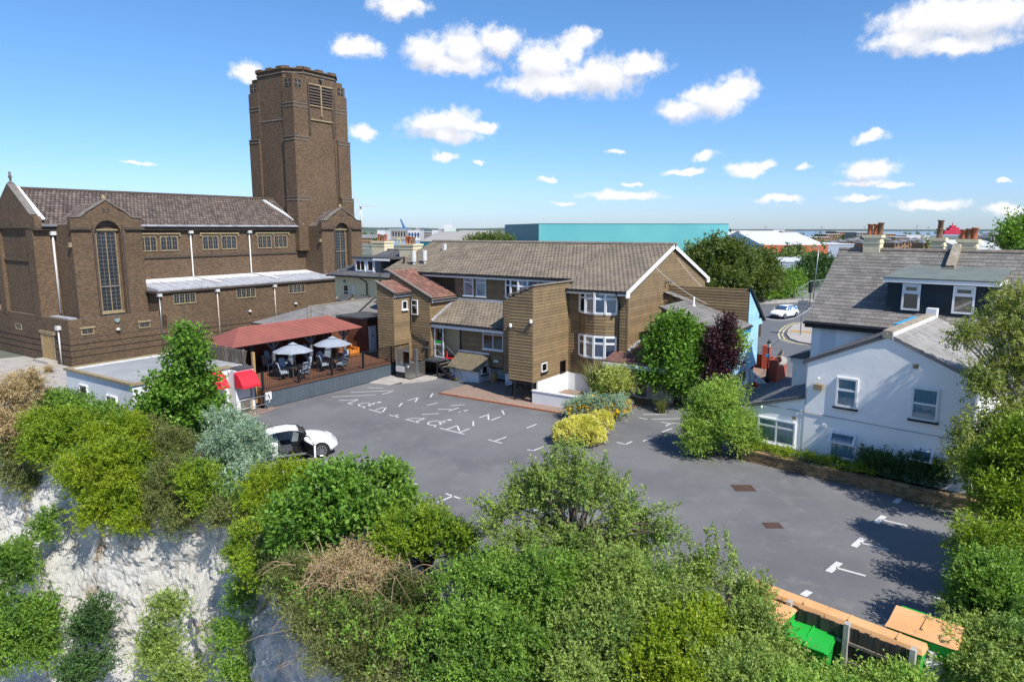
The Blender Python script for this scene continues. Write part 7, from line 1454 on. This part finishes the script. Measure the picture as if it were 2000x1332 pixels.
dt = [o for o in bpy.data.objects if o.name.startswith('dry_bramble')][0]; tw_ = MB(); r5_ = random.Random(3)
for i in range(260):                         # bare arching canes
    a = at(r5_.uniform(570, 820), r5_.uniform(1080, 1290), r5_.uniform(16.2, 18)) ; d = Vector((r5_.gauss(0, 1), r5_.gauss(0, .7) - .4, r5_.uniform(.1, .9))).normalized() * r5_.uniform(.4, 1.1); c = a + d; e = c + Vector((d.x * .6, d.y * .6, -abs(d.z) * .7))
    tw_.tube([a - dt.location, a.lerp(c, .6) + Vector((0, 0, .08)) - dt.location, c - dt.location, e - dt.location], [.012, .01, .007, .003], 4, False)
mk('canes', tw_.v, tw_.f, 'dry_twig', dt)
at_b = (at(1120, 1200, 17.4).x, 17.4, 0)
veg('fruit_tree', 'tall open shrubby tree with upright shoots before the car park', 'tree', [(x, y, w, h, 17.5 + .3 * math.sin(x)) for x, y, w, h in ((958, 1035, 24, 46), (1000, 1000, 25, 66), (1045, 985, 28, 80), (1090, 968, 30, 92), (1135, 965, 29, 90), (1178, 985, 28, 84), (1218, 1012, 26, 68), (1258, 1035, 26, 52), (1300, 1055, 24, 40), (1110, 1070, 90, 45), (1220, 1085, 70, 40), (1010, 1075, 60, 40))], 'leaf_apple', .072, 9, 1.35, base=at_b, trunk_r=.09, inner=.55, lump=.3, wands=WN(W_FRUIT, 17.6), sub=3)
veg('bush', 'dense green bush at the bottom centre left of the frame', 'bush', [(960, 1150, 85, 55, 16), (1052, 1150, 105, 62, 15.8), (1000, 1232, 105, 65, 15), (900, 1232, 66, 55, 15), (950, 1315, 105, 46, 14)], 'leaf_mid', .075, 10, 2.0, group=GC, lump=.28)
veg('bush', 'dense small-leaved bush at the bottom centre under the tall tree', 'bush', [(1200, 1130, 100, 52, 16), (1180, 1222, 105, 56, 15), (1290, 1180, 84, 54, 15.5), (1130, 1312, 105, 46, 13.8), (1380, 1122, 45, 34, 16.8)], 'leaf_apple', .072, 10, 1.9, group=GC, lump=.3, wands=WN(W_BUSH[:9], 16.6) + WN(W_BUSH[9:], 15.4))
veg('bush', 'yellow-green bush low in the frame left of the bin fence', 'bush', [(1340, 1250, 84, 54, 14.5), (1300, 1312, 76, 38, 13.6)], 'leaf_bright', .08, 10, 2.0, group=GC, lump=.28)
veg('bush', 'straggling shrub in front of the left end of the bin fence', 'bush', [(1455, 1245, 66, 60, 14.8), (1500, 1312, 66, 36, 14.0), (1420, 1312, 86, 46, 13.6), (1470, 1165, 22, 34, 15.6)], 'leaf_apple', .072, 10, 1.6, group=GC, lump=.32, inner=.5)
veg('bush', 'pale green bush along the bottom edge below the fence', 'bush', [(1650, 1362, 90, 20, 13.2), (1755, 1356, 80, 22, 13.2), (1560, 1356, 70, 20, 13.0)], 'leaf_light', .085, 9, 2.0, group=GC, asp=.4)
veg('bush', 'dark shrub mass at the lower right beside the bins', 'bush', [(1930, 1150, 84, 72, 15.8), (1975, 1210, 70, 70, 15), (1880, 1190, 50, 50, 15.8)], 'leaf_mid', .08, 10, 2.1, group=GC, lump=.26)
veg('bush', 'grey-green shrub in the bottom right corner', 'bush', [(1900, 1262, 74, 56, 14.3), (1985, 1295, 76, 60, 13.5), (1850, 1312, 56, 36, 14), (1940, 1325, 80, 40, 13.3)], 'leaf_apple', .075, 10, 2.0, group=GC, lump=.28)
veg('bright_tree', 'bright green leafy tree at the right edge', 'tree', [(1952, 990, 66, 70, 19), (1925, 930, 42, 36, 20), (1990, 895, 55, 56, 19.4), (1925, 1070, 58, 46, 17.8), (2040, 980, 70, 100, 19), (1985, 1090, 60, 50, 17.4)], 'leaf_ivy', .1, 9, 2.1, base=(at(1980, 1100, 18.6).x, 18.6, 0), asp=.4, lump=.25)
bt = veg('birch_tree', 'drooping birch tree overhanging the white house at right', 'tree', [(1965, 640, 55, 46, 23.4), (1995, 720, 50, 56, 23.2), (1915, 765, 34, 52, 23), (1900, 850, 40, 52, 22.8), (1955, 830, 56, 56, 23), (1880, 905, 26, 36, 22.6), (1940, 925, 46, 40, 22.6), (1890, 660, 26, 26, 23.4), (2040, 640, 60, 70, 23.6), (1985, 590, 40, 24, 23.6)], 'leaf_birch', .085, 8, 1.15, base=(at(2030, 1000, 23.6).x, 23.6, 0), bark='birch_bark', trunk_r=.12, droop=.5, up=-.25, inner=.7, asp=.55, lump=.35, jit=.7)
# shrubs on ledges and at the foot of the chalk
GF = 'shrubs growing on the chalk face'
veg('cliff_shrub', 'dark green shrub filling the lower left corner of the cliff', 'shrub', [(35, 1120, 48, 70, 25.8), (35, 1240, 66, 80, 24.4), (92, 1045, 20, 34, 26.6), (85, 1215, 32, 50, 24.6)], 'leaf_mid', .1, 10, 2.0, bz=-6, group=GF, limbs=False)
veg('cliff_shrub', 'dark shrub at the chalk foot next to the lower left corner', 'shrub', [(178, 1255, 34, 48, 23.4), (165, 1320, 48, 36, 22.6), (195, 1200, 20, 26, 23.8)], 'leaf_dark', .1, 10, 2.0, bz=-8, group=GF, limbs=False)
veg('cliff_shrub', 'mid green shrub with yellow tips at the chalk foot', 'shrub', [(330, 1200, 30, 34, 22.6), (318, 1270, 42, 42, 21.8), (350, 1325, 52, 30, 21)], 'leaf_apple', .1, 9, 1.5, bz=-8, group=GF, limbs=False, lump=.35)
veg('cliff_shrub', 'feathery green shrub climbing the right end of the chalk', 'shrub', [(468, 1185, 26, 40, 21), (440, 1255, 34, 38, 20.6), (470, 1320, 44, 30, 19.8)], 'leaf_mid', .09, 9, 1.1, bz=-8, group=GF, limbs=False, lump=.35, inner=.6)
veg('cliff_shrub', 'trailing brown-green plants below the dry shrub at far left', 'shrub', [(25, 930, 28, 60, 29.2), (60, 950, 16, 30, 29)], 'leaf_olive', .09, 9, 1.4, bz=-2, group=GF, limbs=False, droop=.5)
veg('cliff_shrub', 'dangling roots and leaves under the silver shrub', 'shrub', [(345, 1020, 30, 26, 24.6), (440, 1010, 40, 20, 24), (560, 1010, 30, 30, 21.6)], 'leaf_olive', .08, 9, 1.2, bz=-1, group=GF, limbs=False, droop=.5)
# undergrowth along the rim
er = resample(EDGE[2:19], 400); Pk = []; 
for i in range(9000):
    j = rng.integers(2, 397); p = er[j]; td = (er[j + 2] - er[j - 2]).normalized(); inn = Vector((-td.y, td.x, 0)); Pk.append(tuple(p + inn * (-.5 + 2.6 * rng.random() ** 1.3) + Vector((0, 0, -.1 + .35 * rng.random()))))
P = np.array(Pk); D = rng.normal(0, .5, P.shape); D[:, 2] = 1; D /= np.linalg.norm(D, axis=1, keepdims=True)
o = leaves('undergrowth', 'leaf_olive', None, P, D, .12, 7, .6, .35, 0, .35); tag(o, 'low weeds and grass along the cliff rim', 'undergrowth', kind='stuff')
Pk = []
for i in range(2600):
    j = rng.integers(2, 300); p = er[j]; td = (er[j + 2] - er[j - 2]).normalized(); inn = Vector((-td.y, td.x, 0)); Pk.append(tuple(p + inn * (-.2 + 1.9 * rng.random()) + Vector((0, 0, .1 + .75 * rng.random() ** 1.5))))
P = np.array(Pk); D = rng.normal(0, .6, P.shape); D[:, 2] = .8; D /= np.linalg.norm(D, axis=1, keepdims=True)
o = leaves('rim_scrub', 'leaf_mid', None, P, D, .1, 16, .6, .4, 0, .55); tag(o, 'loose green scrub knitting the cliff-top shrubs together', 'scrub', kind='stuff')
# mid-ground planting
veg('round_bush', 'rounded light green bush at the corner of the white house', 'bush', [(1402, 835, 62, 48, 30.2), (1365, 862, 38, 32, 30), (1442, 852, 36, 40, 30.3), (1408, 785, 42, 28, 30.6), (1380, 800, 30, 25, 30.6)], 'leaf_light', .11, 9, 2.0, base=(at(1405, 890, 30.2).x, 30.2, 0), asp=.4)
veg('garden_tree', 'dark green leafy tree hiding the hotel porch', 'tree', [(1312, 655, 40, 32, 39.4), (1310, 700, 55, 38, 39.4), (1332, 742, 58, 40, 39), (1288, 738, 32, 30, 39), (1350, 690, 32, 36, 39.6)], 'leaf_syc', .19, 8, 2.1, base=(at(1318, 790, 39.3).x, 39.3, 0), asp=.6, trunk_r=.1)
veg('purple_tree', 'dark purple-leaved small tree beside the blue boards', 'tree', [(1408, 665, 24, 20, 38), (1412, 705, 28, 36, 37.8), (1400, 748, 22, 28, 37.6), (1420, 640, 8, 12, 38)], 'leaf_purple', .14, 9, 1.9, base=(at(1400, 780, 37.8).x, 37.8, 0), trunk_r=.07)
veg('creeper', 'light green climber between the purple tree and blue boards', 'creeper', [(1424, 690, 18, 26, 38.4), (1434, 672, 9, 10, 38.4), (1412, 770, 14, 16, 38)], 'leaf_light', .15, 8, 1.6, base=(at(1424, 780, 38.4).x, 38.4, 0), asp=.6, trunk_r=.03)
veg('varieg_shrub', 'variegated yellow-green shrub by the hotel porch', 'shrub', [(1205, 748, 32, 26, 38.6), (1190, 765, 26, 20, 38.2)], 'leaf_varieg', .12, 9, 2.2, base=(at(1205, 780, 38.6).x, 38.6, 0))
veg('yellow_hedge', 'clipped golden-yellow hedge at the edge of the car park', 'hedge', [(1110, 846, 34, 25, 32), (1140, 838, 38, 28, 32.3), (1174, 826, 25, 24, 33.2), (1150, 850, 36, 22, 31.8), (1122, 838, 30, 22, 32.6)], 'leaf_yellow', .075, 10, 2.3, base=(at(1140, 868, 32.2).x, 32.2, 0), lump=.07, up=.2, sh=0, sub=0, clump=0, sl=.12, inner=.25)
veg('yellow_flowers', 'bed of yellow daisies with silvery leaves beside the low white wall', 'flowers', [(1150, 795, 30, 14, 36.6), (1185, 800, 34, 14, 36.2), (1215, 790, 18, 12, 37), (1120, 800, 18, 9, 36.4)], 'leaf_silver', .08, 9, 2.0, base=(at(1170, 810, 36.4).x, 36.4, 0), limbs=False, extra=[('petal_yellow', 700, 7, .11)])
veg('creeper', 'ivy climbing the corner of the hotel beside the lower bow window', 'creeper', [(1210, 665, 8, 30, 43.4), (1214, 690, 12, 14, 43.2)], 'leaf_light', .1, 8, 1.8, base=(at(1212, 700, 43.3).x, 43.3, 1.9), trunk_r=.02)
veg('dark_shrub', 'dark reddish-green shrub behind the low brick wall', 'shrub', [(1745, 912, 54, 30, 26.8), (1800, 922, 44, 30, 26), (1712, 905, 36, 24, 27.2), (1840, 930, 26, 26, 25.4), (1760, 882, 30, 14, 27)], 'leaf_dark', .075, 10, 1.9, base=(at(1760, 945, 26.8).x, 26.8, .3))
for k in range(1):
    bl = [Vector(gw(29.2, v, WA) + (.6,)) for v in np.arange(-12.4, -7.2, .42)]; blb = [tuple(p) + (.34, .3, .17 + .06 * math.sin(i * 1.7)) for i, p in enumerate(bl)]
    plant('ivy_hedge', 'low yellow-green ivy growing over the brick garden wall', 'ivy', (bl[6].x, bl[6].y, .3), blb, 'leaf_bright', 900, 11, .07, limbs=False, up=.2)
def blades(name, label, cat, c, n, ln, m, w=.05, spread=.5, grp=None):
    c = Vector(c); t = T(name, label, cat, c.x, c.y, 0, c.z, grp); vs = []; fs = []
    for i in range(n):
        a = rnd.uniform(0, 6.28); L_ = ln * rnd.uniform(.6, 1.1); s = spread * rnd.random(); d = Vector((math.cos(a), math.sin(a), 0)); side = Vector((-d.y, d.x, 0)); b = Vector((rnd.uniform(-.2, .2), rnd.uniform(-.2, .2), 0)); k = len(vs)
        for j in range(5):
            u = j / 4; p = b + d * (s * L_ * u * u) + Vector((0, 0, L_ * (u - .25 * s * u * u))); q = side * w * (1 - u) * .5 * (.6 + u); vs += [p - q - side * .003, p + q + side * .003]
        fs += [(k + 2 * j, k + 2 * j + 1, k + 2 * j + 3, k + 2 * j + 2) for j in range(4)]
    mk('leaf_blades', vs, fs, m, t.root); return t
b_ = gp(1165, 788, .1); blades('phormium', 'spiky upright flax plant with long bronze-green leaves', 'plant', b_, 240, 2.7, 'leaf_blade', .1, .8)
b_ = gp(1292, 806, .02); blades('ornamental_grass', 'tuft of dry ornamental grass under the dark green tree', 'grass', b_, 260, .9, 'leaf_olive', .02, .8)
b_ = gp(1258, 772, .02); pt2 = veg('pot_plant', 'small dark purple plant in a pot by the porch door', 'plant', [(1258, 752, 8, 10, 41.2)], 'leaf_purple', .09, 8, 2, base=(at(1258, 772, 41.2).x, 41.2, .02), trunk_r=.03); pt2.mesh('pot', MB().lathe(pt2.off, [(.14, 0), (.2, .3), (.18, .3)], 10), 'clay_dark')
for (px, py) in ((25, 742), (60, 735), (95, 728), (40, 750)):
    b_ = gp(px, py, 0); blades('dry_grass_tuft', 'straw-coloured dry grass growing by the church door', 'grass', b_, 160, .7, 'leaf_dry', .03, 1.6, 'dry grass tufts by the church')
# trees beyond
GT = 'trees beyond the hotel'
veg('willow_tree', 'big rounded green tree right of the hotel gable', 'tree', [(1395, 515, 52, 34, 92), (1432, 528, 42, 38, 92), (1375, 535, 30, 28, 91), (1400, 558, 55, 26, 90), (1355, 510, 20, 18, 93)], 'leaf_far', .4, 9, 2.0, sh_len=.9, group=GT, trunk_r=.35, lump=.2)
veg('tall_tree', 'upright darker tree next to the big rounded tree', 'tree', [(1492, 530, 22, 28, 96), (1485, 558, 30, 28, 95), (1508, 550, 14, 32, 97), (1468, 542, 16, 26, 96)], 'leaf_far', .38, 9, 2.0, sh_len=.9, group=GT, trunk_r=.3, lump=.24)
veg('hedge_bush', 'green bushes at the roadside beneath the tall tree', 'bush', [(1505, 572, 34, 16, 104), (1535, 565, 22, 20, 106), (1475, 575, 30, 14, 102), (1550, 560, 14, 12, 107)], 'leaf_mid', .38, 9, 2.0, group=GT)
veg('dark_conifer', 'dark spreading conifer in front of the grey shed', 'tree', [(1592, 540, 30, 22, 126), (1565, 555, 28, 12, 124), (1605, 525, 16, 12, 127), (1575, 545, 22, 12, 125)], 'leaf_dark', .45, 9, 2.0, group=GT, trunk_r=.25, lump=.3)
veg('ridge_tree', 'treetop showing above the hotel ridge left of the teal warehouse', 'tree', [(955, 484, 34, 9, 130), (930, 487, 22, 8, 130), (980, 486, 20, 7, 131)], 'leaf_far', .45, 9, 2.0, group=GT, trunk_r=.3)
veg('right_tree', 'tree top at the right edge above the slate roof', 'tree', [(1985, 468, 30, 18, 62), (2010, 455, 30, 22, 62), (1970, 480, 18, 10, 61)], 'leaf_mid', .3, 9, 2.0, group=GT, trunk_r=.25)
veg('left_tree', 'green tree at the left edge behind the church end', 'tree', [(-8, 570, 26, 34, 88), (-25, 540, 26, 30, 90)], 'leaf_mid', .35, 9, 2.0, group=GT, trunk_r=.25)
for i, px in enumerate((1538, 1556)): veg('cypress', ('smaller' if i == 0 else 'taller') + ' slim cypress in front of the red-fronted shop', 'tree', [(px, 498 - i, 4 + 2 * i, 6 + 3 * i, 192)], 'leaf_dark', .4, 8, 2.0, trunk_r=.2)
block('edge_house', 'tiled house just in view at the left edge behind the church', 'house', -140, 9, 6.3, 86, 9, 'far_brick', None, 'gable', 0, (6, 2))
P = []
for i in range(150):
    d = 160 + 1500 * rng.random() ** 1.5; px = 700 + 1400 * rng.random()
    if d < 330 and px < 1420: continue
    x = fx(px, d); h = 2 + 2.5 * rng.random()
    q = rng.normal(0, 1, (46, 3)) * np.array([h * .75, h * .6, h * .42]) * .6 + np.array([x, d, h * .55]); P.append(q)
P = np.concatenate(P); P[:, 2] = np.abs(P[:, 2]); D = rng.normal(0, .5, P.shape); D[:, 2] += .8; D /= np.linalg.norm(D, axis=1, keepdims=True)
o = leaves('distant_trees', 'leaf_far', None, P, D, 1.1, 3, .7, .7); tag(o, 'scattered far-off trees across the river plain', 'trees', kind='stuff')
# ================================================================== air
hzm, ht_t = _new('haze_air')
pv_ = nn(ht_t, 'ShaderNodeVolumePrincipled'); pv_.inputs['Color'].default_value = (.72, .84, 1.0, 1); pv_.inputs['Density'].default_value = 0.00002; pv_.inputs['Anisotropy'].default_value = .2
ho = nn(ht_t, 'ShaderNodeOutputMaterial'); ht_t.links.new(pv_.outputs[0], ho.inputs['Volume'])
o = mk('haze', *[(m.v, m.f) for m in [MB().box(-7200, 7200, -150, 7300, -17.2, 110)]][0], 'haze_air'); tag(o, 'pale blue haze in the far air', 'haze', kind='stuff')
